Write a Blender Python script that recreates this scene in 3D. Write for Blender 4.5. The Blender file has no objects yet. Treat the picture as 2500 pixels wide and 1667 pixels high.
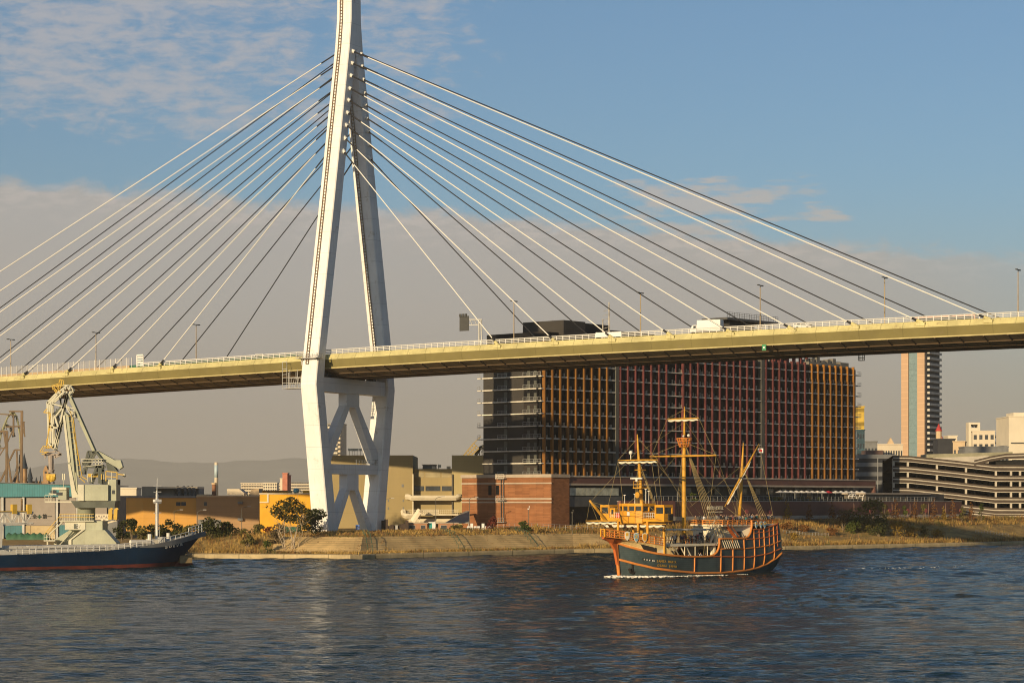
import bpy, math, random
import numpy as np
from mathutils import Vector, Matrix
R = math.radians
rnd = random.Random(11)
sc = bpy.context.scene
C = sc.collection
# ---------------------------------------------------------------- camera
F, CX, HY, CZ = 5600.0, 1250.0, 1224.0, 15.0      # focal length, image centre, horizon (photo pixels), camera height
cam = bpy.data.cameras.new('camera'); cam.lens = F/2500*36; cam.sensor_width = 36
cam.shift_y = (HY-833.5)/2500; cam.clip_start = 1; cam.clip_end = 60000
camo = bpy.data.objects.new('camera', cam); C.objects.link(camo)
camo.location = (0, 0, CZ); camo.rotation_euler = (R(90), 0, 0); sc.camera = camo
# ---------------------------------------------------------------- light
SUN_AZ, SUN_EL = R(32), R(13.2)                   # azimuth to the left of straight behind the camera
to_sun = Vector((-math.sin(SUN_AZ)*math.cos(SUN_EL), -math.cos(SUN_AZ)*math.cos(SUN_EL), math.sin(SUN_EL)))
sl = bpy.data.lights.new('sun', 'SUN'); sl.energy = 5.0; sl.angle = R(0.53); sl.color = (1.0, 0.775, 0.46)
so = bpy.data.objects.new('sun', sl); C.objects.link(so); so.location = to_sun*500
so.rotation_euler = to_sun.to_track_quat('Z', 'Y').to_euler()
vs = sc.view_settings; vs.view_transform = 'Standard'; vs.look = 'None'; vs.gamma = 1; vs.exposure = 0.0
sc.cycles.max_bounces = 6; sc.cycles.diffuse_bounces = 2; sc.cycles.glossy_bounces = 3
sc.cycles.transparent_max_bounces = 6; sc.cycles.volume_bounces = 0; sc.cycles.transmission_bounces = 2
sc.cycles.use_denoising = True; sc.cycles.pixel_filter_type = 'BLACKMAN_HARRIS'; sc.cycles.filter_width = 1.05; sc.cycles.sample_clamp_indirect = 4; sc.cycles.caustics_reflective = True

class NT:
    """tiny node helper"""
    def __init__(s, tree): s.t = tree; s.l = tree.links
    def n(s, typ, **k):
        o = s.t.nodes.new(typ)
        for a, v in k.items():
            if a == 'inp':
                for i, w in v.items():
                    if hasattr(w, 'is_output'): s.l.new(w, o.inputs[i])
                    else: o.inputs[i].default_value = w
            else: setattr(o, a, v)
        return o
    def m(s, op, a, b=0.0, c=None, clamp=False):
        i = {0: a, 1: b}
        if c is not None: i[2] = c
        return s.n('ShaderNodeMath', operation=op, use_clamp=clamp, inp=i).outputs[0]
    def mix(s, f, a, b):
        o = s.n('ShaderNodeMix', data_type='RGBA')
        for i, w in ((0, f), (6, a), (7, b)):
            if hasattr(w, 'is_output'): s.l.new(w, o.inputs[i])
            else: o.inputs[i].default_value = w if i == 0 else tuple(w)+((1,) if len(w) == 3 else ())
        return o.outputs[2]
    def ss(s, x, a, b):          # smoothstep from a to b
        return s.n('ShaderNodeMapRange', interpolation_type='SMOOTHSTEP', inp={0: x, 1: a, 2: b, 3: 0.0, 4: 1.0}).outputs[0]
    def noise(s, vec, scale, detail=4, rough=.55, dist=0.0):
        return s.n('ShaderNodeTexNoise', inp={'Vector': vec, 'Scale': scale, 'Detail': detail, 'Roughness': rough, 'Distortion': dist}).outputs[0]
    def vec(s, x, y, z):
        return s.n('ShaderNodeCombineXYZ', inp={0: x, 1: y, 2: z}).outputs[0]

# ---------------------------------------------------------------- sky: Nishita with real cloud layers by direction
world = bpy.data.worlds.new('World'); sc.world = world; world.use_nodes = True
w = NT(world.node_tree); world.node_tree.nodes.clear()
skyt = w.n('ShaderNodeTexSky', sky_type='NISHITA', sun_disc=False, sun_elevation=SUN_EL, sun_rotation=R(180)+SUN_AZ,
           air_density=1.0, dust_density=1.2, ozone_density=1.6, altitude=10)
tcw = w.n('ShaderNodeTexCoord')
sx = w.n('ShaderNodeSeparateXYZ', inp={0: tcw.outputs['Generated']})
ay = w.m('MAXIMUM', w.m('ABSOLUTE', sx.outputs[1]), .02)
U = w.m('DIVIDE', sx.outputs[0], ay)              # tangent of azimuth
V = w.m('DIVIDE', sx.outputs[2], ay)              # tangent of elevation
P = w.vec(U, w.m('MULTIPLY', V, 1.9), 0.0)
nA = w.noise(P, 9, 5, .6); nB = w.noise(P, 42, 5, .62, .5); nC = w.noise(w.vec(U, w.m('MULTIPLY', V, 3.2), 0.0), 88, 4, .6, .35)
base = w.n('ShaderNodeVectorMath', operation='SCALE', inp={0: skyt.outputs[0], 'Scale': 0.1}).outputs[0]
dome = w.m('SUBTRACT', 1.0, w.m('MULTIPLY', w.ss(V, .22, .75), .42))
base = w.n('ShaderNodeVectorMath', operation='MULTIPLY', inp={0: base, 1: w.vec(w.m('MULTIPLY', dome, .62), w.m('MULTIPLY', dome, .83), w.m('MULTIPLY', dome, 1.03))}).outputs[0]      # clear winter air: deeper blue
# layer 1: broken high cloud, thick to the upper left and thinning to the right
m1 = w.m('MULTIPLY', w.ss(U, .045, -.05), w.m('MULTIPLY', w.ss(V, .138, .172), w.ss(V, .36, .25)))
t1 = w.m('ADD', w.m('MULTIPLY', nA, .45), w.m('ADD', w.m('MULTIPLY', nB, .48), w.m('MULTIPLY', nC, .40)))
c1 = w.m('MULTIPLY', w.ss(w.m('ADD', t1, w.m('MULTIPLY', w.m('SUBTRACT', m1, 1), .40)), .55, .80), .66)
# layer 2: bank low over the land; its upper edge falls to the right
edge = w.m('SUBTRACT', .1295, w.m('MULTIPLY', w.m('ADD', U, .06), .075))
edge = w.m('ADD', edge, w.m('MULTIPLY', w.m('SUBTRACT', nB, .5), .022))
c2 = w.m('MULTIPLY', w.ss(w.m('SUBTRACT', edge, V), -.002, .0065), w.ss(U, .34, .11))
c2 = w.m('MULTIPLY', c2, w.m('ADD', .84, w.m('MULTIPLY', nA, .2)))
# layer 3: loose shreds right of centre
m3 = w.m('MULTIPLY', w.m('MULTIPLY', w.ss(U, .01, .06), w.ss(U, .175, .125)), w.m('MULTIPLY', w.ss(V, .105, .125), w.ss(V, .155, .135)))
n3 = w.noise(w.vec(w.m('MULTIPLY', U, .5), w.m('MULTIPLY', V, 2.6), 3.3), 60, 4, .55)
c3 = w.m('MULTIPLY', w.ss(w.m('ADD', n3, w.m('MULTIPLY', w.m('SUBTRACT', m3, 1), .5)), .40, .56), .75)
hz = w.ss(V, .09, .0)
cloud_col = w.mix(hz, (.435, .415, .395), (.36, .305, .24))
lit = w.m('MULTIPLY', w.ss(w.m('SUBTRACT', edge, V), .022, .002), w.ss(nC, .4, .65))
cloud_col = w.mix(lit, cloud_col, (.54, .49, .455))
col_ = w.mix(c1, base, (.50, .47, .47))
col_ = w.mix(c3, col_, (.52, .47, .43))
col_ = w.mix(c2, col_, cloud_col)
col_ = w.mix(w.m('MULTIPLY', w.ss(V, .15, .02), .55), col_, (.40, .35, .285))
bg = w.n('ShaderNodeBackground', inp={0: col_, 1: 1.0})
wo = w.n('ShaderNodeOutputWorld', inp={0: bg.outputs[0]})

# ---------------------------------------------------------------- geometry helpers
INV = {}
def V3(*a): return Vector(a)
def W(px, py, Y): return Vector(((px-CX)/F*Y, Y, CZ-(py-HY)/F*Y))      # a point of the photo at a chosen real distance
def XW(px, Y): return (px-CX)/F*Y
def ZW(py, Y): return CZ-(py-HY)/F*Y
def lerp(a, b, t): return a+(b-a)*t
def interp(x, xs, ys): return float(np.interp(x, xs, ys))

class MB:
    def __init__(s): s.v = []; s.f = []; s.m = []; s.c = 0
    def add(s, vs_, fs):
        o = len(s.v); s.v += [tuple(p) for p in vs_]
        for f in fs: s.f.append(tuple(o+i for i in f)); s.m.append(s.c)
        return s
    def hexa(s, p):      # 8 points, bottom ring then top ring
        return s.add(p, [(3, 2, 1, 0), (4, 5, 6, 7), (0, 1, 5, 4), (1, 2, 6, 5), (2, 3, 7, 6), (3, 0, 4, 7)])
    def box(s, x0, y0, z0, x1, y1, z1):
        return s.hexa([(x0, y0, z0), (x1, y0, z0), (x1, y1, z0), (x0, y1, z0), (x0, y0, z1), (x1, y0, z1), (x1, y1, z1), (x0, y1, z1)])
    def cbox(s, x, y, z, sx_, sy_, sz_): return s.box(x-sx_/2, y-sy_/2, z, x+sx_/2, y+sy_/2, z+sz_)
    def bar(s, a, b, w_, h_=None, up=(0, 0, 1)):
        a = Vector(a); b = Vector(b); h_ = h_ or w_; d = (b-a).normalized(); u = Vector(up)
        if abs(d.dot(u)) > .97: u = Vector((0, 1, 0)) if abs(d.y) < .9 else Vector((1, 0, 0))
        r = d.cross(u).normalized()*(w_/2); t = r.cross(d).normalized()*(h_/2)
        return s.hexa([a-r-t, a+r-t, a+r+t, a-r+t, b-r-t, b+r-t, b+r+t, b-r+t])
    def tube(s, a, b, r0, r1=None, n=6, cap=True): return s.path([a, b], [r0, r0 if r1 is None else r1], n, cap)
    def path(s, pts, r, n=6, cap=True):
        pts = [Vector(p) for p in pts]; k = len(pts)
        if not isinstance(r, (list, tuple)): r = [r]*k
        vs_ = []; fs = []
        for i, p in enumerate(pts):
            d = (pts[min(i+1, k-1)]-pts[max(i-1, 0)]).normalized()
            u = Vector((0, 0, 1)) if abs(d.z) < .95 else Vector((1, 0, 0))
            a = d.cross(u).normalized(); b = a.cross(d)
            for j in range(n):
                q = 2*math.pi*j/n; vs_.append(p+(a*math.cos(q)+b*math.sin(q))*r[i])
        for i in range(k-1):
            for j in range(n):
                fs.append((i*n+j, i*n+(j+1) % n, (i+1)*n+(j+1) % n, (i+1)*n+j))
        if cap: fs.append(tuple(range(n-1, -1, -1))); fs.append(tuple((k-1)*n+j for j in range(n)))
        return s.add(vs_, fs)
    def prism(s, poly, vec):
        n = len(poly); v = Vector(vec); p = [Vector(q) for q in poly]
        return s.add(p+[q+v for q in p], [tuple(range(n-1, -1, -1)), tuple(range(n, 2*n))]+[(i, (i+1) % n, n+(i+1) % n, n+i) for i in range(n)])
    def loft(s, rows, close=False, caps=False):
        n = len(rows[0]); vs_ = [p for r in rows for p in r]; fs = []
        for i in range(len(rows)-1):
            for j in range(n if close else n-1):
                k = (j+1) % n; fs.append((i*n+j, i*n+k, (i+1)*n+k, (i+1)*n+j))
        if caps: fs.append(tuple(range(n-1, -1, -1))); fs.append(tuple((len(rows)-1)*n+j for j in range(n)))
        return s.add(vs_, fs)
    def quad(s, a, b, c, d): return s.add([a, b, c, d], [(0, 1, 2, 3)])
    def sph(s, c, rx, ry=None, rz=None, n=8, m=6):
        ry = ry or rx; rz = rz or rx; c = Vector(c)
        rows = [[c+Vector((rx*math.sin(math.pi*i/m)*math.cos(2*math.pi*j/n), ry*math.sin(math.pi*i/m)*math.sin(2*math.pi*j/n), rz*math.cos(math.pi*i/m))) for j in range(n)] for i in range(m+1)]
        return s.loft(rows, True)
    def lathe(s, c, prof, n=12):
        c = Vector(c)
        return s.loft([[c+Vector((r*math.cos(2*math.pi*j/n), r*math.sin(2*math.pi*j/n), z)) for j in range(n)] for r, z in prof], True, True)
    def build(s, name, mats, parent=None, smooth=False, local=False, label=None):
        if not isinstance(mats, (list, tuple)): mats = [mats]
        me = bpy.data.meshes.new(name); v = np.array(s.v, dtype=float).reshape(-1, 3); loc = None
        if parent is not None:
            r = parent
            while r.parent: r = r.parent
            if not local and r.name in INV:
                M = np.array(INV[r.name]); v = v @ M[:3, :3].T + M[:3, 3]
        else:
            loc = ((v[:, 0].min()+v[:, 0].max())/2, (v[:, 1].min()+v[:, 1].max())/2, v[:, 2].min()); v = v-np.array(loc)
        me.from_pydata(v.tolist(), [], s.f)
        for m_ in mats: me.materials.append(m_)
        if len(mats) > 1: me.polygons.foreach_set('material_index', s.m)
        if smooth: me.polygons.foreach_set('use_smooth', [True]*len(s.f))
        me.validate(); me.update()
        o = bpy.data.objects.new(name, me); C.objects.link(o)
        if parent is not None: o.parent = parent
        else: o.location = loc
        if label: o['label'] = label
        return o
def root(name, label, cat, loc=(0, 0, 0), rz=0.0, group=None):
    o = bpy.data.objects.new(name, None); o.empty_display_size = .5; C.objects.link(o)
    o.location = loc; o.rotation_euler = (0, 0, rz); o['label'] = label; o['category'] = cat
    if group: o['group'] = group
    INV[o.name] = (Matrix.Translation(Vector(loc)) @ Matrix.Rotation(rz, 4, 'Z')).inverted()
    return o
def tag(o, label, cat, group=None):
    o['label'] = label; o['category'] = cat
    if group: o['group'] = group
    return o
def struct(o, label=None, kind='structure'):
    o['kind'] = kind
    if label: o['label'] = label
    return o
def clone(o, loc, rz=None, label=None, group=None):       # a thing with copies of its parts and sub-parts
    c = o.copy(); C.objects.link(c); c.location = loc
    if rz is not None: c.rotation_euler = (0, 0, rz)
    if label: c['label'] = label
    if group: c['group'] = group
    for k in list(o.children):
        d = k.copy(); C.objects.link(d); d.parent = c
        for g in list(k.children):
            e = g.copy(); C.objects.link(e); e.parent = d
    return c

# ---------------------------------------------------------------- materials
def mat(name, c, rough=.65, metal=0.0, var=.14, scale=.35, streak=0.0, dirt=None, lines=(), bump=0.0, bscale=4.0, coord='pos', spec=.35, brick=None, cells=None):
    """lines: (axis 0/1/2, period, width, colour factor) grooves; streak: vertical run-off stains; dirt: colour of blotches"""
    m = bpy.data.materials.new(name); m.use_nodes = True; t = NT(m.node_tree); b = m.node_tree.nodes['Principled BSDF']
    if coord == 'pos': pos = t.n('ShaderNodeNewGeometry').outputs['Position']
    else: pos = t.n('ShaderNodeTexCoord').outputs['Object']
    c = tuple(c)
    col = t.mix(t.ss(t.noise(pos, scale, 5, .6), .3, .7), [x*(1-var) for x in c], [min(1, x*(1+var)) for x in c])
    sp = t.n('ShaderNodeSeparateXYZ', inp={0: pos})
    if brick:
        bw, bh, mc = brick
        h = t.m('ADD', t.m('MULTIPLY', sp.outputs[0], .8), t.m('MULTIPLY', sp.outputs[1], .6))
        br = t.n('ShaderNodeTexBrick', inp={'Vector': t.vec(h, sp.outputs[2], 0.0), 'Scale': 1.0, 'Mortar Size': .03*bh, 'Brick Width': bw, 'Row Height': bh})
        br.inputs['Color1'].default_value = (1, 1, 1, 1); br.inputs['Color2'].default_value = (.72, .70, .68, 1); br.inputs['Mortar'].default_value = tuple(mc)+(1,)
        mm = t.n('ShaderNodeMix', data_type='RGBA', blend_type='MULTIPLY'); mm.inputs[0].default_value = 1
        t.l.new(col, mm.inputs[6]); t.l.new(br.outputs[0], mm.inputs[7]); col = mm.outputs[2]
    if cells:
        cw_, ch_, prob, cc = cells
        wn = t.n('ShaderNodeTexWhiteNoise', noise_dimensions='2D', inp={'Vector': t.vec(t.m('FLOOR', t.m('DIVIDE', sp.outputs[0], cw_)), t.m('FLOOR', t.m('DIVIDE', sp.outputs[2], ch_)), 0.0)})
        col = t.mix(t.m('MULTIPLY', t.m('LESS_THAN', wn.outputs[0], prob), t.m('ADD', .3, t.m('MULTIPLY', wn.outputs[0], .7/prob))), col, cc)
    if streak:
        q = t.vec(t.m('MULTIPLY', sp.outputs[0], 1.6), t.m('MULTIPLY', sp.outputs[1], 1.6), t.m('MULTIPLY', sp.outputs[2], .07))
        f = t.m('MULTIPLY', t.ss(t.noise(q, 1.0, 4, .65), .52, .78), streak)
        col = t.mix(f, col, dirt or [x*.45 for x in c])
    if dirt:
        f = t.m('MULTIPLY', t.ss(t.noise(pos, scale*2.3, 6, .7), .60, .72), .65)
        col = t.mix(f, col, dirt)
    for ax, per, wd, k in lines:
        fr = t.m('FRACT', t.m('DIVIDE', sp.outputs[ax], per))
        f = t.m('LESS_THAN', fr, wd/per)
        mm = t.n('ShaderNodeMix', data_type='RGBA', blend_type='MULTIPLY')
        t.l.new(t.m('MULTIPLY', f, 1.0), mm.inputs[0]); t.l.new(col, mm.inputs[6]); mm.inputs[7].default_value = (k, k, k, 1); col = mm.outputs[2]
    t.l.new(col, b.inputs['Base Color'])
    rr = t.n('ShaderNodeMapRange', inp={0: t.noise(pos, scale*4, 3), 1: .3, 2: .7, 3: max(.03, rough-.1), 4: min(1, rough+.1)}).outputs[0]
    t.l.new(rr, b.inputs['Roughness']); b.inputs['Metallic'].default_value = metal; b.inputs['Specular IOR Level'].default_value = spec
    if bump:
        bn = t.n('ShaderNodeBump', inp={'Strength': bump, 'Distance': .1, 'Height': t.noise(pos, bscale, 4)})
        t.l.new(bn.outputs[0], b.inputs['Normal'])
    return m
def leafmat(name, c1, c2, scale=.5, trans=.25):
    m = bpy.data.materials.new(name); m.use_nodes = True; t = NT(m.node_tree); b = m.node_tree.nodes['Principled BSDF']
    pos = t.n('ShaderNodeNewGeometry').outputs['Position']
    f = t.m('ADD', t.m('MULTIPLY', t.noise(pos, scale, 3), .8), t.m('MULTIPLY', t.noise(pos, scale*9, 2), .5))
    t.l.new(t.mix(t.ss(f, .45, .85), c1, c2), b.inputs['Base Color']); b.inputs['Roughness'].default_value = .75
    b.inputs['Specular IOR Level'].default_value = .15
    tr = t.n('ShaderNodeBsdfTranslucent'); t.l.new(t.mix(t.ss(f, .45, .85), c1, c2), tr.inputs[0])
    mx = t.n('ShaderNodeMixShader', inp={0: trans}); t.l.new(b.outputs[0], mx.inputs[1]); t.l.new(tr.outputs[0], mx.inputs[2])
    t.l.new(mx.outputs[0], m.node_tree.nodes['Material Output'].inputs[0])
    return m
def glass(name, c=(.02, .03, .035), rough=.12, spec=.8): return mat(name, c, rough, 0, .3, .25, spec=spec)
def text(body, size, loc, xdir, updir, m, parent, name, depth=.03, align='CENTER', sx_=1.0, bold=0.0, local=False):
    c = bpy.data.curves.new(name, 'FONT'); c.offset = bold; c.body = body; c.size = size; c.extrude = depth/2; c.align_x = align; c.align_y = 'CENTER'
    o = bpy.data.objects.new(name, c); C.objects.link(o)
    me = bpy.data.meshes.new_from_object(o.evaluated_get(bpy.context.evaluated_depsgraph_get()))
    bpy.data.objects.remove(o); X = Vector(xdir).normalized(); Z = Vector(updir).normalized(); N = X.cross(Z)
    b = MB()
    b.add([Vector(loc)+X*(v.co.x*sx_)+Z*v.co.y+N*v.co.z for v in me.vertices], [tuple(p.vertices) for p in me.polygons])
    return b.build(name, m, parent, local=local)
# ================================================================ terrain and water
QX = [-420, -260, -131.7, -98.6, -88, -82.8, -60, -40.4, -37, 17.9, 83, 151.7, 178.6, 300, 700]
QY = [640, 585, 585, 592, 600, 606, 603, 596, 603, 667, 706, 771, 800, 905, 1200]
PX = [-300, -92, -84, -72, -58, -40, 20, 80, 150, 300]
PZ = [3.0, 3.0, 3.4, 5.0, 6.3, 6.6, 7.2, 8.6, 9.4, 9.6]
def yq(x): return interp(x, QX, QY)
def pz(x): return interp(x, PX, PZ)
def nz(x, y): return .5*math.sin(x*.11+1.3)*math.sin(y*.13)+.3*math.sin(x*.31)*math.sin(y*.27+2)+.2*math.sin(x*.7+y*.5)
def gz(x, y):           # height of the land at a point
    o = y-yq(x); p = pz(x)
    if x < -90: return 3.0 if o > .2 else 1.2
    k = min(1, max(0, (-66-x)/10)) if x < -60 else 0          # 0 on the stone slope, 1 on the grassy mound
    r = interp(x, [-40, 20, 70, 110, 200], [0, 0, .3, 1, 1])
    w_ = 10.5+r*36
    z = interp(o, [0, 1, 7, 7+w_, 7+w_+16], [1.2, 1.25, 1.5, lerp(5.4, p*.92, r), p])
    if o > 2: z += nz(x, y)*.8*max(k, r*.8, .25*min(1, max(0, (o-32)/10)))*min(1, o/8)*(0 if o > 120 else 1)
    b = min(1, max(0, (-84-x)/6)); return lerp(z, 3.0, b)
XS = sorted(set([-14000, -6000, -2500, -1200, -700, -420, -300, -200, -150]+[x*3.0 for x in range(-45, 80)]+[260, 320, 420, 600, 900, 1600, 2800, 6000, 14000]))
OFF = [0, .6, 1.2, 3, 5, 7, 10, 14, 18, 22, 26, 31, 36, 42, 48, 55, 62, 70, 80, 95, 120, 160, 240, 400, 900, 2500, 6000, 13500, 33000]
M_soil = mat('dry_soil', (.38, .25, .085), .95, var=.35, scale=.22, dirt=(.07, .075, .03), bump=.6, bscale=1.2)
M_slope = mat('weathered_stone_block', (.66, .46, .21), .9, var=.22, scale=.16, dirt=(.34, .23, .10), lines=((2, .55, .09, .62),), bump=.4, bscale=1.5)
M_conc = mat('quay_concrete', (.50, .39, .22), .9, var=.18, scale=.3, streak=.5, dirt=(.15, .12, .085), lines=((0, 12.0, .25, .5),))
g = MB(); g.loft([[(x, yq(x)+o, gz(x, yq(x)+o)) for x in XS] for o in OFF])
struct(g.build('ground', M_soil, smooth=True), 'dry grassy land behind the quay')
e = MB()                                              # stone facing laid on the bank under the bridge tower and the hotel
es = [x*2.0 for x in range(-32, 46)]
e.loft([[(x, yq(x)+o, gz(x, yq(x)+o)+.12) for x in es] for o in (6, 8, 10, 12, 14, 16, 17.6)])
struct(e.build('embankment', M_slope), 'sloping embankment faced with courses of brown stone block')
q = MB()                                              # quay wall, a solid strip with a rounded coping
qx = [x for x in XS if -96 <= x <= 300]
rows = []
for x in qx:
    y = yq(x); n_ = 1.3
    rows.append([(x, y-.9, -1.5), (x, y-.9, .85), (x, y-.75, 1.15), (x, y+.4, 1.32), (x, y+.6, -1.5)])
q.loft(rows)
tag(q.build('quay_wall', M_conc), 'low pale concrete quay wall running along the far shore', 'quay wall')
M_pier = mat('pier_concrete', (.15, .13, .105), .9, var=.2, streak=.5)
q = MB(); q.loft([[(x, yq(x)-.6, -1.5), (x, yq(x)-.6, 3.05), (x, yq(x)+.5, 3.1), (x, yq(x)+.5, -1.5)] for x in (-420, -260, -200, -131.7, -98.6, -90, -88)])
tag(q.build('wharf_wall', M_pier), 'dark concrete wharf wall behind the blue cargo ship', 'quay wall')
# --- gaps and ladders of the quay: small fender posts
M_rub = mat('black_rubber', (.015, .015, .015), .8)
# --- mountains
mt = MB(); rows = []
for i, (yy, k) in enumerate(((27000, 0), (28500, .62), (30300, 1.0), (32500, .5))):
    r_ = []
    for px in range(-900, 3700, 25):
        z = interp(px, [-900, -200, 60, 133, 240, 348, 470, 530, 640, 745, 900, 1300, 2000, 3700], [60, 100, 125, 152, 168, 183, 168, 160, 172, 186, 165, 110, 55, 20])
        z += 3*math.sin(px*.021+i)+2.2*math.sin(px*.057+2*i)+1.2*math.sin(px*.13)
        r_.append((XW(px, 30300)*(1+.02*i), yy, 4+3.2*z*k))
    rows.append(r_)
mt.loft(rows)
struct(mt.build('mountains', mat('forest_hills', (.16, .16, .13), .95, var=.3, scale=.0015), smooth=True), 'long hazy mountain ridge on the horizon')

# --- water: a fine wave surface, coarse far out
def axis_rows():
    y = 60.0; r_ = []
    while y < 1300:
        r_.append(y); y += min(1.05 if y < 860 else 4, max(.5, y*y/(15*2294)*.5)) if y > 165 else 6
    return np.array(r_+[1600, 2200, 3500, 8000, 33500])
ry = axis_rows()
us = np.concatenate([[-12, -6, -3, -1.6, -1, -.7, -.5, -.4, -.34, -.3], np.linspace(-.27, .27, 860), [.3, .34, .4, .5, .7, 1, 1.6, 3, 6, 12]])
Yg, Ug = np.meshgrid(ry, us, indexing='ij'); Xg = Ug*Yg
rs = np.random.RandomState(5); Z = np.zeros_like(Xg)
dy = np.gradient(ry)[:, None]*np.ones_like(Xg); ph0 = R(262)
for lam, amp, cnt in ((24, .05, 5), (12, .06, 7), (6.5, .078, 12), (4.0, .092, 18), (2.4, .066, 18), (1.4, .035, 16)):
    for _ in range(cnt):
        L = lam*rs.uniform(.75, 1.35); th = ph0+rs.normal(0, .42); p0 = rs.uniform(0, 6.28)
        fade = np.clip((L/np.maximum(dy, .55)-2.2)/2.5, 0, 1)
        a = amp*rs.uniform(.6, 1.3)/math.sqrt(cnt)*1.35
        ph = 2*math.pi/L*(Xg*math.cos(th)+Yg*math.sin(th))+p0
        Z += fade*a*(np.sin(ph)+.22*np.sin(2*ph+.4))
gust = .72+.28*np.sin(Xg*.031+Yg*.017+1)*np.sin(Yg*.023-Xg*.012)
Z *= gust*(.62+1.15*np.clip((Yg-200)/300, 0, 1))
# wake of the galleon: two low crests trailing off to the right
for (xa, ya, xb, yb, aa, wd) in ((56, 478, 190, 560, .30, 2.2), (60, 470, 185, 505, .34, 2.0), (50, 490, 150, 590, .18, 2.5)):
    dx_, dy_ = xb-xa, yb-ya; Ln = math.hypot(dx_, dy_); tt = ((Xg-xa)*dx_+(Yg-ya)*dy_)/Ln; dd = ((Xg-xa)*(-dy_)+(Yg-ya)*dx_)/Ln
    Z += 1.2*aa*np.exp(-(dd/wd)**2)*np.clip(tt/10, 0, 1)*np.exp(-np.clip(tt, 0, None)/110)*(1+.4*np.sin(tt*.9))
Z[Yg > 1250] = 0
M_water = bpy.data.materials.new('sea_water'); M_water.use_nodes = True
t = NT(M_water.node_tree); b = M_water.node_tree.nodes['Principled BSDF']
pos = t.n('ShaderNodeNewGeometry').outputs['Position']
sp = t.n('ShaderNodeSeparateXYZ', inp={0: pos})
pa = t.vec(t.m('MULTIPLY', sp.outputs[0], .52), sp.outputs[1], 0.0)
t.l.new(t.mix(t.noise(pa, .012, 3), (.004, .017, .023), (.008, .024, .031)), b.inputs['Base Color'])
b.inputs['Roughness'].default_value = .10; b.inputs['IOR'].default_value = 1.333; b.inputs['Specular IOR Level'].default_value = .42
h1 = t.m('ADD', t.noise(pa, .85, 3, .6, .25), t.m('MULTIPLY', t.noise(pa, 2.3, 3, .6, .2), .55)); h2 = t.noise(pa, .16, 3, .55, .2)
bn = t.n('ShaderNodeBump', inp={'Strength': 1.0, 'Distance': .62, 'Height': t.m('ADD', h1, t.m('MULTIPLY', h2, .9))})
t.l.new(bn.outputs[0], b.inputs['Normal'])
me = bpy.data.meshes.new('water'); nr, nc = Xg.shape
co = np.stack([Xg, Yg, Z], -1).reshape(-1, 3).astype(np.float32)
idx = np.arange(nr*nc).reshape(nr, nc)
qd = np.stack([idx[:-1, :-1], idx[:-1, 1:], idx[1:, 1:], idx[1:, :-1]], -1).reshape(-1, 4)
me.vertices.add(len(co)); me.vertices.foreach_set('co', co.ravel())
me.loops.add(qd.size); me.loops.foreach_set('vertex_index', qd.ravel().astype(np.int32))
me.polygons.add(len(qd)); me.polygons.foreach_set('loop_start', np.arange(0, qd.size, 4, dtype=np.int32))
me.polygons.foreach_set('use_smooth', np.ones(len(qd), dtype=bool)); me.update(calc_edges=True); me.validate()
me.materials.append(M_water)
wob = bpy.data.objects.new('water', me); C.objects.link(wob); struct(wob, 'dark blue rippled harbour water')

# --- haze: one even box of air round everything
hm = bpy.data.materials.new('haze_air'); hm.use_nodes = True; ht = NT(hm.node_tree)
hm.node_tree.nodes.remove(hm.node_tree.nodes['Principled BSDF'])
hv = ht.n('ShaderNodeVolumePrincipled'); hv.inputs['Color'].default_value = (.93, .90, .86, 1); hv.inputs['Density'].default_value = 4.6e-5; hv.inputs['Anisotropy'].default_value = .0
ht.l.new(hv.outputs[0], hm.node_tree.nodes['Material Output'].inputs['Volume'])
hb = MB(); hb.box(-15000, -600, -3, 15000, 34000, 700)
struct(hb.build('haze', hm), 'thin warm haze over the harbour', 'stuff')
# ================================================================ cable stayed bridge
M_tow = mat('white_tower_paint', (.84, .83, .82), .55, var=.07, scale=.12, streak=.34, dirt=(.50, .42, .32), lines=((2, 6.0, .14, .80),))
M_deckt = mat('asphalt', (.05, .05, .05), .9)
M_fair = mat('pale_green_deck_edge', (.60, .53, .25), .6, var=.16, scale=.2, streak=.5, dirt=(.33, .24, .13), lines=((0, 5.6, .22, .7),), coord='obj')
M_fas = mat('shaded_olive_deck_side', (.225, .188, .07), .6, var=.12, scale=.1, streak=.25, dirt=(.24, .19, .11), lines=((0, 11.2, .2, .82),), coord='obj')  # shade of the inward-tilted side is put into this darker olive
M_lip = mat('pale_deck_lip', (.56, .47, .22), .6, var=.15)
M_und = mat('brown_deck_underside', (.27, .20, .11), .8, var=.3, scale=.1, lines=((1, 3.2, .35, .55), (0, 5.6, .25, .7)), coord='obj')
M_rail = mat('white_rail', (.74, .72, .68), .5, var=.08)
M_rust = mat('rusty_ladder', (.26, .17, .085), .8, var=.4, scale=2)
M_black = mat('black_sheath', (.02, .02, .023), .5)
M_cabw = mat('white_cable', (.80, .77, .72), .45, var=.04)
M_steel = mat('galvanised_steel', (.42, .41, .39), .5, .3, var=.15)
M_dark = mat('dark_fittings', (.05, .05, .05), .6)
TH = R(28); BX, BY = -46.27, 651.0
bd = (math.cos(TH), -math.sin(TH)); bn_ = (math.sin(TH), math.cos(TH))
def BW(al, t_, z): return Vector((BX+al*bd[0]+t_*bn_[0], BY+al*bd[1]+t_*bn_[1], z))
def b_al(t_, px):          # distance along the bridge at which the line t shows at px
    k = (px-CX)/F; return (k*(BY+t_*bn_[1])-BX-t_*bn_[0])/(bd[0]-k*bd[1])
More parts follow.
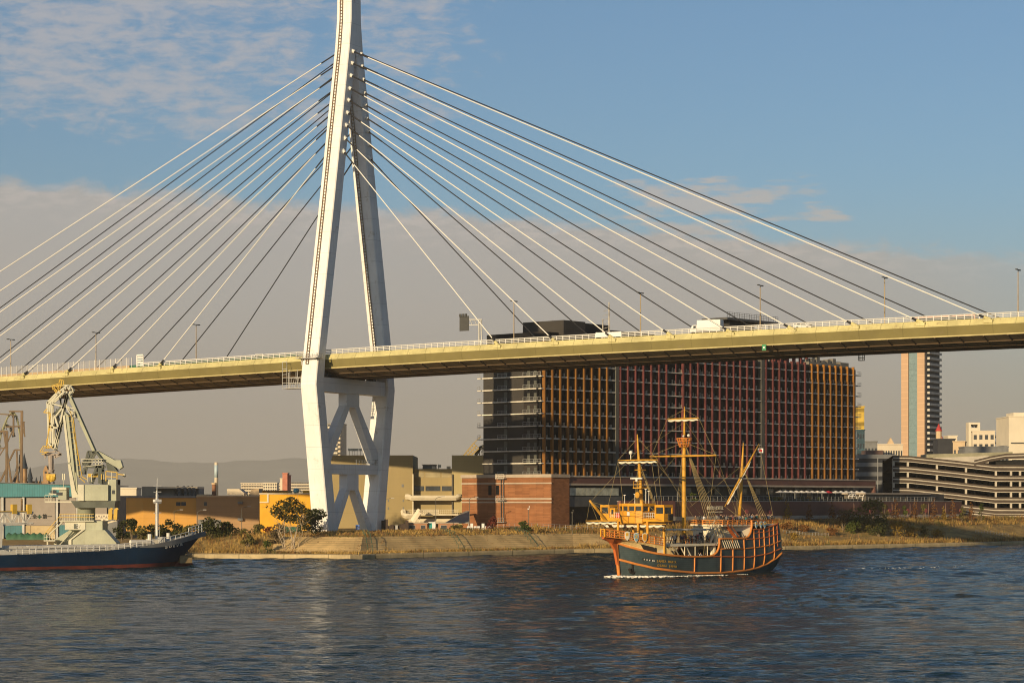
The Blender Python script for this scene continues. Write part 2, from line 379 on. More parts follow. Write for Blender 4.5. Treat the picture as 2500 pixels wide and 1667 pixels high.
def dz(al): return interp(al, [-260, -115, -75, -40, -12, 2, 41, 90, 135, 167, 200, 330], [48.5, 52.6, 53.8, 54.75, 55.5, 55.95, 56.8, 57.6, 58.25, 58.7, 59.0, 59.2])
br = root('cable_stayed_bridge', 'white cable stayed bridge with a tall tower carrying a pale green road deck', 'bridge', (BX, BY, gz(BX, BY)-.5), -TH)
z0 = gz(BX, BY)-.5
INV[br.name] = Matrix.Translation((0, 0, -z0)).copy()   # parts below are written in the bridge's own axes with absolute heights
OUT_Z = [5, 47.3, 56, 98, 143, 151, 162, 178]; OUT_T = [14.6, 21.2, 19.9, 12.0, 3.75, 2.75, 2.5, 2.35]
INN_T = [10.0, 17.0, 16.0, 7.8, .05, 0, 0, 0]
def ho(z): return interp(z, OUT_Z, OUT_T)
def hi(z): return interp(z, OUT_Z, INN_T)
def hx(z): return interp(z, [5, 56, 178], [2.7, 2.55, 2.4])
for s in (-1, 1):
    m_ = MB(); rows = []
    for z in (5, 20, 40, 46.3, 47.3, 48.3, 56, 75, 98, 120, 143):
        a, o, i = hx(z), ho(z), hi(z); c = .25
        rows.append([(-a+c, s*o, z), (a-c, s*o, z), (a, s*(o-c), z), (a, s*(i+c), z), (a-c, s*i, z), (-a+c, s*i, z), (-a, s*(i+c), z), (-a, s*(o-c), z)][::s])
    m_.loft(rows, True, True); leg = m_.build('tower_leg', M_tow, br)
    l_ = MB()                                    # ladder on the outer face of the near leg and the inner face of the far leg
    zz = np.arange(53 if s < 0 else 58, 172 if s < 0 else 141, .9)
    for x in (-1.15, -.35):
        l_.path([(x, (-(ho(z)+.28) if s < 0 else hi(z)-.28), z) for z in zz], .11, 4)
    for z in zz: l_.bar((-1.15, (-(ho(z)+.28) if s < 0 else hi(z)-.28), z), (-.35, (-(ho(z)+.28) if s < 0 else hi(z)-.28), z), .12)
    for z in zz[::4]: l_.bar((-.75, (-(ho(z)-.1) if s < 0 else hi(z)+.1), z), (-.75, (-(ho(z)+.4) if s < 0 else hi(z)-.4), z), .9, .12)
    l_.build('ladder', M_rust, leg)
    for z in np.arange(9, 46, 2.6):
        pass
    pf = MB(); z = 54.4; o = ho(z)               # walkway bracket round the leg at deck level
    for sx_ in (-1, 1):
        pf.box(sx_*2.75-.6, s*o-2.2, z, sx_*2.75+.6, s*o+1.2, z+.2)
        for y in (s*o-2.1, s*o-.5, s*o+1.1): pf.bar((sx_*3.3, y, z), (sx_*3.3, y, z+1.3), .09)
        for h_ in (.7, 1.3): pf.bar((sx_*3.3, s*o-2.2, z+h_), (sx_*3.3, s*o+1.2, z+h_), .09)
        pf.bar((sx_*2.75, s*o, z), (sx_*2.6, s*o, z-1.8), .25)
    if s < 0:
        pf.box(-3.3, -o-1.4, z, 3.3, -o-.05, z+.2)
        for x in np.arange(-3.2, 3.3, .8): pf.bar((x, -o-1.35, z), (x, -o-1.35, z+1.3), .08)
        for h_ in (.7, 1.3): pf.bar((-3.3, -o-1.35, z+h_), (3.3, -o-1.35, z+h_), .08)
    pf.build('platform', M_steel, leg)
m_ = MB(); m_.loft([[(-hx(z)+.25, -ho(z), z), (hx(z)-.25, -ho(z), z), (hx(z), -ho(z)+.25, z), (hx(z), ho(z)-.25, z), (hx(z)-.25, ho(z), z), (-hx(z)+.25, ho(z), z), (-hx(z), ho(z)-.25, z), (-hx(z), -ho(z)+.25, z)] for z in (143.01, 147, 151, 156, 162, 178)], True, True)
m_.build('tower_head', M_tow, br)
m_ = MB(); m_.box(-1.9, -17.4, 45.5, 1.9, 17.4, 49.5); m_.build('crossbeam', M_tow, br)
m_ = MB(); m_.box(-1.6, -14.6, 22.7, 1.6, 14.6, 25.5); m_.build('crossbeam', M_tow, br)
m_ = MB()                                        # handrail on the lower crossbeam
for y in np.arange(6, 14.1, 1.6): m_.bar((-1.3, y, 25.5), (-1.3, y, 27), .1); m_.bar((1.3, y, 25.5), (1.3, y, 27), .1)
for h_ in (26.2, 27): m_.bar((-1.3, 6, h_), (-1.3, 14, h_), .1); m_.bar((1.3, 6, h_), (1.3, 14, h_), .1)
m_.build('handrail', M_steel, br)
for (za, zb, zc, ya, yl) in ((45.48, 41.6, 25.6, 3.4, 14.4), (22.68, 18.2, 5.0, 3.0, 12.0)):   # K braces
    m_ = MB(); m_.box(-1.35, -ya, zb, 1.35, ya, za); m_.build('brace_block', M_tow, br)
    for s in (-1, 1):
        m_ = MB(); w_ = 2.2; x = 1.2
        p = [(0, s*1.0, zb+.6), (0, s*ya, zb+.6), (0, s*yl, zc+2.6), (0, s*(yl-2.6), zc+.2)] if zc > 10 else [(0, s*.9, zb+.6), (0, s*ya, zb+.6), (0, s*yl, zc), (0, s*(yl-2.9), zc)]
        p = [(-x, a[1], a[2]) for a in p]
        m_.prism(p if s > 0 else p[::-1], (2*x, 0, 0)); m_.build('diagonal_brace', M_tow, br)
# deck
ALS = [-260+10*i for i in range(60)]
dk = MB()
def sec(al, pts): z = dz(al); return [(al, t_, z+h_) for t_, h_ in pts]
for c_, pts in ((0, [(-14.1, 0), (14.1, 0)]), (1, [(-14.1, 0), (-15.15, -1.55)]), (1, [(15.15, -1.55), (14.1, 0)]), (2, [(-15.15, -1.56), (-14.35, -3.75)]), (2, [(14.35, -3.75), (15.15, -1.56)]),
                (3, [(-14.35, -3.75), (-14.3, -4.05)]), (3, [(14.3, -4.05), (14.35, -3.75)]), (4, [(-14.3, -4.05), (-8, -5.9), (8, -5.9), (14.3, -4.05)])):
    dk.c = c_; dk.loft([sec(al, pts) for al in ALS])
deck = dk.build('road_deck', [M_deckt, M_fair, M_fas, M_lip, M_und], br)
ms = MB()
for t_, h_ in ((-10.5, -5.25), (-7.2, -6.1), (-3, -6.15), (4, -6.15)):
    ms.path([(al, t_, dz(al)+h_) for al in ALS[::2]], .16, 5)
for al in range(-250, 320, 6): ms.bar((al, -14.2, dz(al)-4.2), (al, -8, dz(al)-5.98), .22, .22)
ms.build('service_pipe', mat('brown_pipes', (.13, .085, .05), .7), deck)
for s in (-1, 1):                                # railings with posts
    m_ = MB(); t_ = s*13.75
    for al in np.arange(-250, 325, 1.9):
        if s < 0 and al < -63: continue
        m_.bar((al, t_, dz(al)-.05), (al, t_, dz(al)+1.2), .17)
    for h_ in (.35, .8, 1.2):
        al0 = -63 if s < 0 else -260
        m_.path([(al, t_, dz(al)+h_) for al in np.arange(al0, 325, 9)], .10 if h_ < 1 else .13, 4)
    m_.build('railing', M_rail, deck)
m_ = MB(); m_.loft([[(al, -.3, dz(al)), (al, -.2, dz(al)+.85), (al, .2, dz(al)+.85), (al, .3, dz(al))] for al in ALS]); m_.build('median_barrier', M_conc, deck)
m_ = MB(); m_.loft([[(al, -13.4, dz(al)), (al, -13.4, dz(al)+.75)] for al in ALS if -80 <= al <= 0]); m_.build('green_screen', mat('green_net', (.05, .16, .10), .8), deck)
# maintenance cage hung under the deck just left of the near leg
m_ = MB()
for x in (-11.5, -9, -6.5, -4): 
    for y in (-16.6, -13.5): m_.bar((x, y, 46.6), (x, y, 51.8), .14)
for z in (46.6, 48.1, 49.6): 
    for y in (-16.6, -13.5): m_.bar((-11.5, y, z), (-3.4, y, z), .13)
m_.box(-11.5, -16.6, 46.5, -3.4, -13.5, 46.65)
for x in (-11.5, -10): m_.bar((x, -16.6, 46.6), (x, -16.6, 54), .13)
for z in (50.5, 52, 54): m_.bar((-11.5, -16.6, z), (-10, -16.6, z), .13)
for x in np.arange(-9, -3, .75): m_.bar((x, -16.6, 46.6), (x+.75, -16.6, 49.6), .1)
m_.build('maintenance_cage', M_steel, br)
# bearings between the beam and the deck
for y in (-12, -6, 0, 6, 12):
    m_ = MB(); m_.box(-1.2, y-.8, 49.5, 1.2, y+.8, dz(0)-5.2 if abs(y) > 7 else dz(0)-5.8); m_.build('bearing', M_dark, br)
# stay cables
DIST = [55.8, 73, 89.7, 106.3, 122.8, 139.4, 156, 172.7, 189.4]
AZ = [113.4, 117.2, 120.9, 124.5, 128.1, 131.5, 135.2, 138.8, 142.2]
for sd in (-1, 1):
    for s in (-1, 1):
        for D, z in zip(DIST, AZ):
            ty = s*(ho(z)+hi(z))/2 if z < 141 else s*2.2
            ty = s*max(abs(ty)-.2, 1.6)
            p0 = Vector((sd*(hx(z)-.1), ty, z)); p1 = Vector((sd*D, s*14.6, dz(sd*D)-.25)); d_ = (p1-p0).normalized()
            L = (p1-p0).length; k1 = p0+d_*min(6, L*.09); k2 = p1-d_*2.6
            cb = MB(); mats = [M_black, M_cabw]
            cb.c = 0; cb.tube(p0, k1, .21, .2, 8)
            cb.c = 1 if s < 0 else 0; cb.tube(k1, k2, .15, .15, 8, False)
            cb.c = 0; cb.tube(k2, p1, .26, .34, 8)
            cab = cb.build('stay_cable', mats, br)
            a_ = MB(); a_.tube(p0-d_*.6, p0+d_*1.0, .62, .5, 8); a_.build('cable_socket', M_rail, cab)
            a_ = MB(); a_.box(sd*D-1.1, s*14.6-.55, p1.z-.9, sd*D+1.1, s*14.6+.55, p1.z-.1); a_.tube(p1-d_*1.2, p1+d_*.6, .45, .5, 8); a_.build('deck_anchor', M_fair, cab)
# deck lamps
LAL = (-123, -90, -53, 53, 91, 125, 158.5, 192.5)
NMS = ('deck lamp post nearest the left edge of the photo', 'second deck lamp post from the left edge of the photo', 'lamp post left of the tower and nearest to it', 'lamp post right of the tower and nearest to it', 'lamp post beside the hotel roof masts', 'lamp post in front of the flat hotel roof lookout', 'lamp post left of the red roofed bus', 'lamp post at the right end of the deck')
LP = MB(); LP.tube((0, 0, 0), (0, 0, 12.6), .17, .11, 6)
LH = MB(); LH.box(-.16, -1.1, 12.6, .16, 1.1, 12.75); LH.box(-.22, -1.75, 12.55, .22, -.85, 12.8); LH.box(-.22, .85, 12.55, .22, 1.75, 12.8)
M_lpole = mat('tan_lamp_post', (.42, .32, .2), .6)
first = None
for al, nm in zip(LAL, NMS):
    p = BW(al, 0, dz(al)); lab = 'tall tan '+nm
    if first is None:
        first = root('street_lamp', lab, 'street lamp', p, -TH, 'street lamps on the bridge deck')
        LP.build('lamp_pole', M_lpole, first, local=True); LH.build('lamp_head', M_dark, first, local=True)
    else: clone(first, p, label=lab)
# sign gantry seen from behind
al = b_al(10, 1170); p = BW(al, 10, dz(al)); z = p.z
sg = root('road_sign_gantry', 'bracket road sign seen from behind on the deck right of the tower', 'road sign', p, -TH)
m_ = MB(); m_.bar((0, 0, 0), (0, 0, 9.2), .4); m_.bar((.9, 0, 0), (.6, 0, 9.2), .3); m_.bar((.9, 0, 9.2), (-4, 0, 9.4), .3); m_.bar((0, 0, 7.8), (-4, 0, 7.8), .25)
for x in (-.8, -2.2): m_.bar((x, 0, 7.8), (x-.7, 0, 9.3), .16)
m_.build('sign_post', M_steel, sg, local=True)
m_ = MB(); m_.box(-6.2, -.25, 6.2, -3.2, -.1, 10.4); m_.build('sign_panel', M_dark, sg, local=True)
m_ = MB()
for x in (-5.9, -5, -4.1): m_.box(x-.3, -.5, 10.2, x+.3, -.1, 11.0)
m_.build('floodlight', M_dark, sg, local=True)
# noise barrier at the left end of the deck
nb = root('noise_barrier', 'see-through noise barrier with pale posts along the left end of the deck', 'barrier', BW(-63, -13.8, dz(-63)), -TH)
z1 = dz(-63); m_ = MB(); m2 = MB()
for i in range(100):
    al = -64-1.95*i; m_.bar((al+63, 0, dz(al)-z1), (al+63, 0, dz(al)-z1+3.0), .16)
nb_p = m_.build('barrier_post', M_rail, nb, local=True)
M_clear = mat('clear_acrylic', (.50, .47, .45), .2); M_clear.node_tree.nodes['Principled BSDF'].inputs['Alpha'].default_value = .30
m2.loft([[(al+63, .05, dz(al)-z1+.7), (al+63, .05, dz(al)-z1+2.9)] for al in np.arange(-258, -63.5, 3.9)]); m2.build('clear_panel', M_clear, nb, local=True)
m2 = MB(); m2.loft([[(al+63, .05, dz(al)-z1), (al+63, .05, dz(al)-z1+.7)] for al in np.arange(-258, -63.5, 3.9)]); m2.build('base_panel', mat('tan_panel', (.45, .33, .2), .7), nb, local=True)
m2 = MB(); m2.bar((-1.2, 0, .1), (-1.2, 0, 3.4), .2); m2.bar((1.2, 0, 0), (1.2, 0, 3.4), .2)
for h_ in np.arange(.4, 3.4, .72): m2.box(-1.2, -.08, h_, 1.2, .08, h_+.45)
m2.build('end_panel', M_rail, nb, local=True)
# vehicles on the deck
def wheel(mb, x, y, r_): 
    for s in (-1, 1): mb.tube((x, y*s-.12*s, r_), (x, y*s+.12*s, r_), r_, r_, 10)
M_tyre = mat('tyre', (.02, .02, .02), .9); M_vw = mat('white_vehicle_paint', (.80, .79, .77), .35, var=.03); M_vg = glass('vehicle_glass')
al = b_al(-8, 1722); tr = root('box_truck', 'white box truck driving on the bridge deck above the hotel', 'truck', BW(al, -8, dz(al)), -TH)
m_ = MB(); m_.box(-1.9, -1.1, .95, 4.6, 1.1, 3.7); m_.build('cargo_box', M_vw, tr, local=True)
m_ = MB(); m_.prism([(-3.9, -1.05, .6), (-2.0, -1.05, .6), (-2.0, -1.05, 2.5), (-3.1, -1.05, 2.5), (-3.85, -1.05, 1.5)], (0, 2.1, 0)); cabm = m_.build('cab', M_vw, tr, local=True)
m_ = MB(); m_.box(-2.9, -1.08, 1.6, -2.2, 1.08, 2.3); m_.prism([(-3.12, -.95, 2.42), (-3.84, -.95, 1.56), (-3.9, -.95, 1.6), (-3.18, -.95, 2.46)], (0, 1.9, 0)); m_.build('cab_window', M_vg, cabm, local=True)
for x in (-3.0, 3.2): m_ = MB(); wheel(m_, x, 1.0, .45); m_.build('wheel', M_tyre, tr, local=True)
m_ = MB(); m_.box(-3.5, -.5, .45, 4.5, .5, .95); m_.build('chassis', M_dark, tr, local=True)
al = b_al(9, 2310); bs = root('coach_bus', 'long coach with dark windows and red roof on the right of the deck', 'bus', BW(al, 9, dz(al)), -TH)
m_ = MB(); m_.box(-7.8, -1.25, .35, 7.8, 1.25, 1.3); m_.build('body', mat('bus_red', (.30, .03, .03), .4), bs, local=True)
m_ = MB(); m_.box(-7.7, -1.24, 1.31, 7.8, 1.24, 2.6); m_.build('window', M_vg, bs, local=True)
m_ = MB(); m_.box(-7.8, -1.25, 2.61, 7.8, 1.25, 3.05); m_.box(7.5, -1.27, 1.3, 7.85, 1.27, 3.06); m_.build('roof', mat('bus_pale_red', (.55, .30, .26), .4), bs, local=True)
for x in (-4.6, 4.8): m_ = MB(); wheel(m_, x, 1.15, .5); m_.build('wheel', M_tyre, bs, local=True)
def car(name, px, t_, lab, pm, l=4.4, h=1.5):
    al = b_al(t_, px); r_ = root(name, lab, name.split('_')[-1], BW(al, t_, dz(al)), -TH)
    m_ = MB(); m_.prism([(-l/2, -.85, .3), (l/2, -.85, .3), (l/2, -.85, .85), (l*.28, -.85, .95), (l*.12, -.8, h), (-l*.3, -.8, h), (-l*.45, -.85, .95), (-l/2, -.85, .9)], (0, 1.7, 0)); m_.build('body', pm, r_, local=True)
    m_ = MB(); m_.prism([(l*.24, -.88, .98), (l*.11, -.83, h-.1), (-l*.28, -.83, h-.1), (-l*.4, -.88, .98)], (0, 1.76, 0)); m_.build('window', M_vg, r_, local=True)
    for x in (-l*.3, l*.3): m_ = MB(); wheel(m_, x, .8, .33); m_.build('wheel', M_tyre, r_, local=True)
car('white_car', 1962, -9, 'white car on the bridge deck right of the box truck', M_vw, 4.6, 1.7)
car('white_van', 640, -8, 'low white van on the deck left of the tower', M_vw, 5.5, 2.0)
al = b_al(-13.9, 1486); bp = root('guard_board', 'blank white board fixed to the bridge railing below the hotel masts', 'board', BW(al, -13.95, dz(al)), -TH)
m_ = MB(); m_.box(-3.7, -.1, .25, 3.7, .0, 1.5); m_.build('board_sheet', M_vw, bp, local=True)
m_ = MB()
for x in (-3.4, -1.2, 1.2, 3.4): m_.bar((x, .06, 0), (x, .06, 1.6), .1)
m_.build('board_post', M_steel, bp, local=True)
# navigation lamp and small signs hung under the deck
al = b_al(-14.5, 1866); nv = root('bridge_navigation_sign', 'small green square sign hanging from the lower edge of the deck', 'sign', BW(al, -14.6, dz(al)-4.3), -TH)
m_ = MB(); m_.box(-.55, -.12, -1.0, .55, -.04, .5); m_.build('sign_face', mat('green_sign', (.03, .25, .10), .5), nv, local=True)
m_ = MB(); m_.cbox(0, -.16, -.5, .4, .06, .5); m_.build('white_mark', M_vw, nv, local=True)
al = b_al(0, 2090); nv = root('inspection_basket', 'small open frame hanging below the deck left of the tall tower block', 'frame', BW(al, 4, dz(al)-6), -TH)
m_ = MB()
for x in (-.6, .6):
    for y in (-.6, .6): m_.bar((x, y, -1.6), (x, y, 0), .14)
for z in (-1.6, -.9):
    for s in (-.6, .6): m_.bar((-.6, s, z), (.6, s, z), .14); m_.bar((s, -.6, z), (s, .6, z), .14)
m_.build('basket_frame', M_dark, nv, local=True)
# ================================================================ hotel and its podium (local frame: x along the facade, y into the building)
HU = math.atan2(.756, .654); HX, HYY = 9.51, 710.0
hu = (math.cos(HU), math.sin(HU)); hi_ = (-math.sin(HU), math.cos(HU))
def HW(x, y, z): return Vector((HX+x*hu[0]+y*hi_[0], HYY+x*hu[1]+y*hi_[1], z))
def h_x(px, y=0):
    k = (px-CX)/F; return (k*(HYY+y*hi_[1])-HX-y*hi_[0])/(hu[0]-k*hu[1])
M_hdark = mat('charcoal_cladding', (.044, .039, .035), .7, var=.12, scale=.15, lines=((2, 3.85, .12, .7),))
M_hwall = mat('dark_window_wall', (.008, .008, .009), .5, var=.3, scale=.25, spec=.2, coord='obj', cells=(1.9, 3.85, .22, (.07, .055, .045)))
M_slab = mat('pale_floor_edge', (.72, .66, .56), .7)
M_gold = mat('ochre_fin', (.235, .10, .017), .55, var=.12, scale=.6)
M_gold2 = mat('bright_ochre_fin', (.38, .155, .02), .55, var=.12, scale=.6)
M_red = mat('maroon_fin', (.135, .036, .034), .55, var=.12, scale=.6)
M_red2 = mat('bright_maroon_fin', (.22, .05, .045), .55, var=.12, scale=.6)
M_grey = mat('grey_pier', (.13, .12, .10), .7)
M_brick = mat('red_brown_brick', (.34, .145, .062), .85, var=.12, scale=.3, brick=(1.2, .4, (.55, .5, .45)))
M_band = mat('pale_stone_band', (.46, .38, .30), .75, var=.1)
M_brown = mat('brown_panel', (.16, .075, .06), .65, var=.12, scale=.1, lines=((2, 1.6, .07, .8),))
M_steel2 = mat('dark_steel', (.10, .10, .10), .5)
ZR = 23.0; FH = 3.85
ht_ = root('hotel', 'large dark hotel with rows of ochre and maroon vertical fins behind the galleon', 'hotel', (HX, HYY, 7.0), HU)
INV[ht_.name] = Matrix.Translation((0, 0, -7.0)).copy()
XE = 181.0; ZT = ZR+10.6*FH
m_ = MB(); m_.box(.3, 1.0, ZR-3, XE-.4, 24, ZT-.2); m_.build('window_wall', M_hwall, ht_)
m_ = MB(); m_.box(-.3, 7.5, ZR-1, .28, 24.3, ZT); m_.box(.3, 24.01, ZR-1, XE, 24.4, ZT); m_.box(.29, 1.9, ZT-.19, XE, 24, ZT+.5); m_.build('end_wall', M_hdark, ht_)
m_ = MB(); m_.box(h_x(1775), 9, ZT+.5, h_x(1972), 24, ZT+.5+FH*1.15); m_.box(h_x(1330), 6, ZT+.51, h_x(1775)-.01, 24, ZT+FH*1.0); m_.build('upper_storey', M_hwall, ht_)
# slabs
for k in range(0, 11):
    z = ZR+k*FH
    m_ = MB(); m_.box(-.9, -.2, z-.13, XE, .99, z+.2); m_.box(-.95, 1.9, z-.14, -.31, 24.3, z+.2)
    m_.box(-1.5, 13.5, z-.16, -.96, 17.5, z+.16)
    if k >= 3: m_.box(-1.6, 24.3, z-.16, -.3, 25.7, z+.16)
    sl_ = m_.build('floor_slab', M_slab, ht_)
    if k < 10:
        r_ = MB()                                      # rails: stair landing, corner balconies
        for y in (13.6, 15.5, 17.4): r_.bar((-1.45, y, z+.1), (-1.45, y, z+1.25), .07)
        for h_ in (.65, 1.2): r_.bar((-1.45, 13.5, z+h_), (-1.45, 17.5, z+h_), .07)
        for y in (.1, 1.5, 3, 4.5, 6, 7.4): r_.bar((-.85, y, z+.1), (-.85, y, z+1.3), .07)
        for h_ in (.7, 1.3): r_.bar((-.85, 0, z+h_), (-.85, 7.4, z+h_), .08)
        if k >= 3:
            for x in (-1.5, -.5): r_.bar((x, 25.6, z+.1), (x, 25.6, z+1.4), .08)
            for h_ in (.75, 1.4): r_.bar((-1.5, 25.6, z+h_), (-.4, 25.6, z+h_), .08); r_.bar((-1.5, 24.3, z+h_), (-1.5, 25.6, z+h_), .08)
        r_.build('balcony_rail', M_steel, sl_)
        # doors and light frames of the corner rooms and the stair
        for y0_, y1_, hh in ((2.2, 3.3, 2.6), (4.9, 6.0, 2.6), (14.2, 15.6, 3.2)): d_ = MB(); d_.box(-.36, y0_, z+.2, -.31+(.1 if y0_ < 9 else 0), y1_, z+hh); d_.build('glazed_door', bpy.data.materials.get('pale_glass_door') or mat('pale_glass_door', (.10, .10, .085), .4), sl_)
m_ = MB(); m_.box(-.32, 1.9, ZR, .28, 7.45, ZT); m_.build('corner_glazing', M_hwall, ht_)
# fins: i-th bay every 3.8 m; maroon between, ochre at both ends
BAY = (h_x(1487, -1)-h_x(1334, -1))/8
def fin(x, ma, z0=ZR+.2, z1=ZT+.9, y0=-.6, wd=.85):
    m_ = MB(); m_.box(x-wd/2, y0, z0, x+wd*.1, .45, z1); m_.box(x+wd*.1+.002, y0+.25, z0, x+wd/2, .45, z1-.05); m_.build('facade_fin', ma, ht_)
for px in (1334.5, 1353.5, 1372.8, 1391.8, 1411, 1431, 1450, 1469, 1487): fin(h_x(px, -1), M_gold)
m_ = MB(); m_.box(h_x(1504, -.3), -.3, ZR+.2, h_x(1511, -.3), 1.2, ZT+.6); m_.build('grey_pier', M_grey, ht_)
for px in (1519.5, 1538, 1557, 1576, 1595, 1614, 1632, 1673, 1691, 1709, 1727, 1744, 1762.5, 1779.5, 1796, 1812, 1829, 1846): fin(h_x(px, -1), M_red)
for px in (1652, 1668): fin(h_x(px, -.1), M_red, y0=-.1, wd=.7)
m_ = MB(); m_.box(h_x(1859, -.3), -.3, ZR+.2, h_x(1867, -.3), 1.2, ZT+FH*.9); m_.build('grey_pier', M_grey, ht_)
for px in (1875, 1892, 1907.5, 1923.5, 1939, 1954, 1970): fin(h_x(px, -1), M_red)
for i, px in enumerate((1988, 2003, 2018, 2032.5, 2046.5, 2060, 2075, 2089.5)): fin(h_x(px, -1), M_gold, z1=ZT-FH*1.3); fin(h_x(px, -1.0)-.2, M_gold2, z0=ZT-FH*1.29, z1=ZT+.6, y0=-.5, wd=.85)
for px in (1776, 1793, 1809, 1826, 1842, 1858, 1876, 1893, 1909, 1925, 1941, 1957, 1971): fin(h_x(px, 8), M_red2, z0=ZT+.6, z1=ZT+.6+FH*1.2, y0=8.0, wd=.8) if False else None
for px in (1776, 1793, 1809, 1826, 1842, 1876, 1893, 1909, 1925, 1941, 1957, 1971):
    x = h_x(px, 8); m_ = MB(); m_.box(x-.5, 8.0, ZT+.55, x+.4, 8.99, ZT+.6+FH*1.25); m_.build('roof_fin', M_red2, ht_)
# balcony furniture: many tiny pale tables and chairs behind the fins
m_ = MB(); r2 = random.Random(3)
for k in range(10):
    for i in range(47):
        x = 2.3+i*BAY
        if x > XE-3: break
        if r2.random() < .85:
            z = ZR+k*FH+.19; m_.cbox(x+r2.uniform(-.3, .9), .45, z, .5, .5, .85+r2.uniform(0, .4)); m_.cbox(x-.9, .7, z, .3, .35, 1.5)
struct(m_.build('balcony_furniture', mat('pale_furniture', (.42, .36, .27), .7), ht_), 'pale tables and chairs on the hotel balconies', 'stuff')
# end balconies at the far right end
for k in range(3, 11):
    z = ZR+k*FH; m_ = MB(); m_.box(XE, .5, z-.1, XE+2.6, 1.9, z+.1); m_.bar((XE+2.5, .5, z), (XE+2.5, .5, z+1.3), .1); m_.bar((XE+1.2, .5, z), (XE+1.2, .5, z+1.3), .1); m_.bar((XE, .5, z+1.3), (XE+2.6, .5, z+1.3), .1); m_.bar((XE, .5, z+.7), (XE+2.6, .5, z+.7), .1)
    m_.build('end_balcony', M_steel, ht_)
# roof structures seen above the bridge
def h_z(py, px, y): p = HW(h_x(px, y), y, 0); return ZW(py, p.y)
m_ = MB(); m_.box(h_x(1376, 5), 5, ZT+.5, h_x(1429, 5), 22, h_z(781, 1376, 5)); m_.build('plant_room', M_hdark, ht_)
m_ = MB(); m_.box(h_x(1429, 8)+.01, 8, ZT+.5, h_x(1488, 8), 22, h_z(790, 1440, 8)); m_.build('plant_room', M_hwall, ht_)
m_ = MB(); m_.box(h_x(1488, 8)+.02, 8, ZT+.5, h_x(1600, 8), 22, h_z(806, 1490, 8)); m_.build('roof_parapet', M_hwall, ht_)
m_ = MB(); m_.box(h_x(1330, 7), 7, ZT+.5, h_x(1375, 7), 20, h_z(811, 1350, 7)); m_.build('plant_room', M_hwall, ht_)
m_ = MB(); m_.box(h_x(1278, 14), 14, ZT+.6, h_x(1325, 14), 20, h_z(822, 1300, 14)); m_.build('roof_parapet', M_hdark, ht_)
x = h_x(1487, 5); zt_ = h_z(738, 1487, 5); m_ = MB()
m_.tube((x, 5, ZT), (x, 5, zt_), .30, .22, 6); m_.tube((x-2, 6, ZT), (x-2, 6, zt_-5.5), .25, .2, 6); m_.bar((x-5, 6, ZT+5), (x, 5, zt_-9), .18); m_.bar((x+3, 6, ZT+5), (x, 5, zt_-9), .18)
for i in range(5): m_.bar((x-2, 6, ZT+7+i*1.4), (x, 5, ZT+7.7+i*1.4), .14)
m_.build('antenna_mast', mat('pale_mast', (.5, .46, .4), .5), ht_)
# lookout deck on the roof
x0, x1 = h_x(1776, 4), h_x(1900, 4); zl = h_z(780, 1780, 4)
m_ = MB(); m_.box(x0, 4, zl, x1, 15, zl+.8); m_.build('lookout_deck', M_steel2, ht_)
m_ = MB(); m_.box(x0+4, 6, ZT+.6, h_x(1853, 4), 14, zl-.01); m_.build('lookout_room', M_hdark, ht_)
m_ = MB()
for x in np.linspace(h_x(1856, 4), x1-2, 5): m_.bar((x, 5, ZT+.6), (x, 5, zl), .35)
m_.bar((h_x(1856, 4), 4.4, zl-4), (h_x(1868, 4), 4.4, zl), .9, .2); m_.build('lookout_column', M_steel, ht_)
m_ = MB()
for x in np.linspace(x0, x1, 22): m_.bar((x, 4.1, zl+.8), (x, 4.1, zl+2.6), .1)
for h_ in (1.4, 2.0, 2.6): m_.bar((x0, 4.1, zl+h_), (x1, 4.1, zl+h_), .09)
m_.build('lookout_railing', M_steel2, ht_)
m_ = MB(); xa = h_x(1975, 6)
m_.box(xa, 6, ZT+.5, h_x(2050, 6), 20, ZT+2.0); m_.box(h_x(2052, 6), 6, ZT+.5, h_x(2072, 6), 16, ZT+2.6)
for i in range(7): m_.cbox(xa+2+i*3.6, 9, ZT+2.0, 2, 2, 1.0+.5*(i % 3))
m_.build('roof_plant', mat('roof_units', (.22, .2, .17), .7), ht_)

# --- brick annex in front
an = root('brick_annex', 'red brown brick block with pale stone bands at the left foot of the dark hotel', 'building', (HX, HYY, 7.0), HU)
INV[an.name] = Matrix.Translation((0, 0, -7.0)).copy()
XA, YA0, YA1 = -9.6, -11.5, 25.0
m_ = MB(); m_.box(XA, YA0, 5, -.99, YA1, ZR-.65); wall_ = m_.build('wall', M_brick, an)
m_ = MB(); m_.box(XA-.35, YA0-.3, ZR-.64, -.98, YA1+.3, ZR+.35); m_.build('cornice', M_band, an)
for z in (20.4, 15.6, 14.6): m_ = MB(); m_.box(XA-.2, YA0-.2, z, XA-.01, YA1+.2, z+.42 if z != 15.6 else z+.5); m_.build('stone_band', M_band, an)
for y in (13.3, 10.2): m_ = MB(); m_.box(XA-.06, y-.65, 17, XA+.2, y+.65, 20.0); m_.build('window', M_hwall, an)
for z in (22.0, 15.2, 8.6):
    m_ = MB(); m_.box(XA-1.5, 6.3, z, XA-.22, 9.9, z+.22)
    for y in (6.4, 7.5, 8.6, 9.8): m_.bar((XA-1.45, y, z+.2), (XA-1.45, y, z+1.4), .08)
    for h_ in (.8, 1.4): m_.bar((XA-1.45, 6.3, z+h_), (XA-1.45, 9.9, z+h_), .08)
    m_.build('stair_landing', M_slab if z > 20 else M_steel, an)
m_ = MB()
for y in (7.4, 8.4): m_.bar((XA-.35, y, 8.6), (XA-.35, y, 22), .22)
m_.build('downpipe', M_steel2, an)
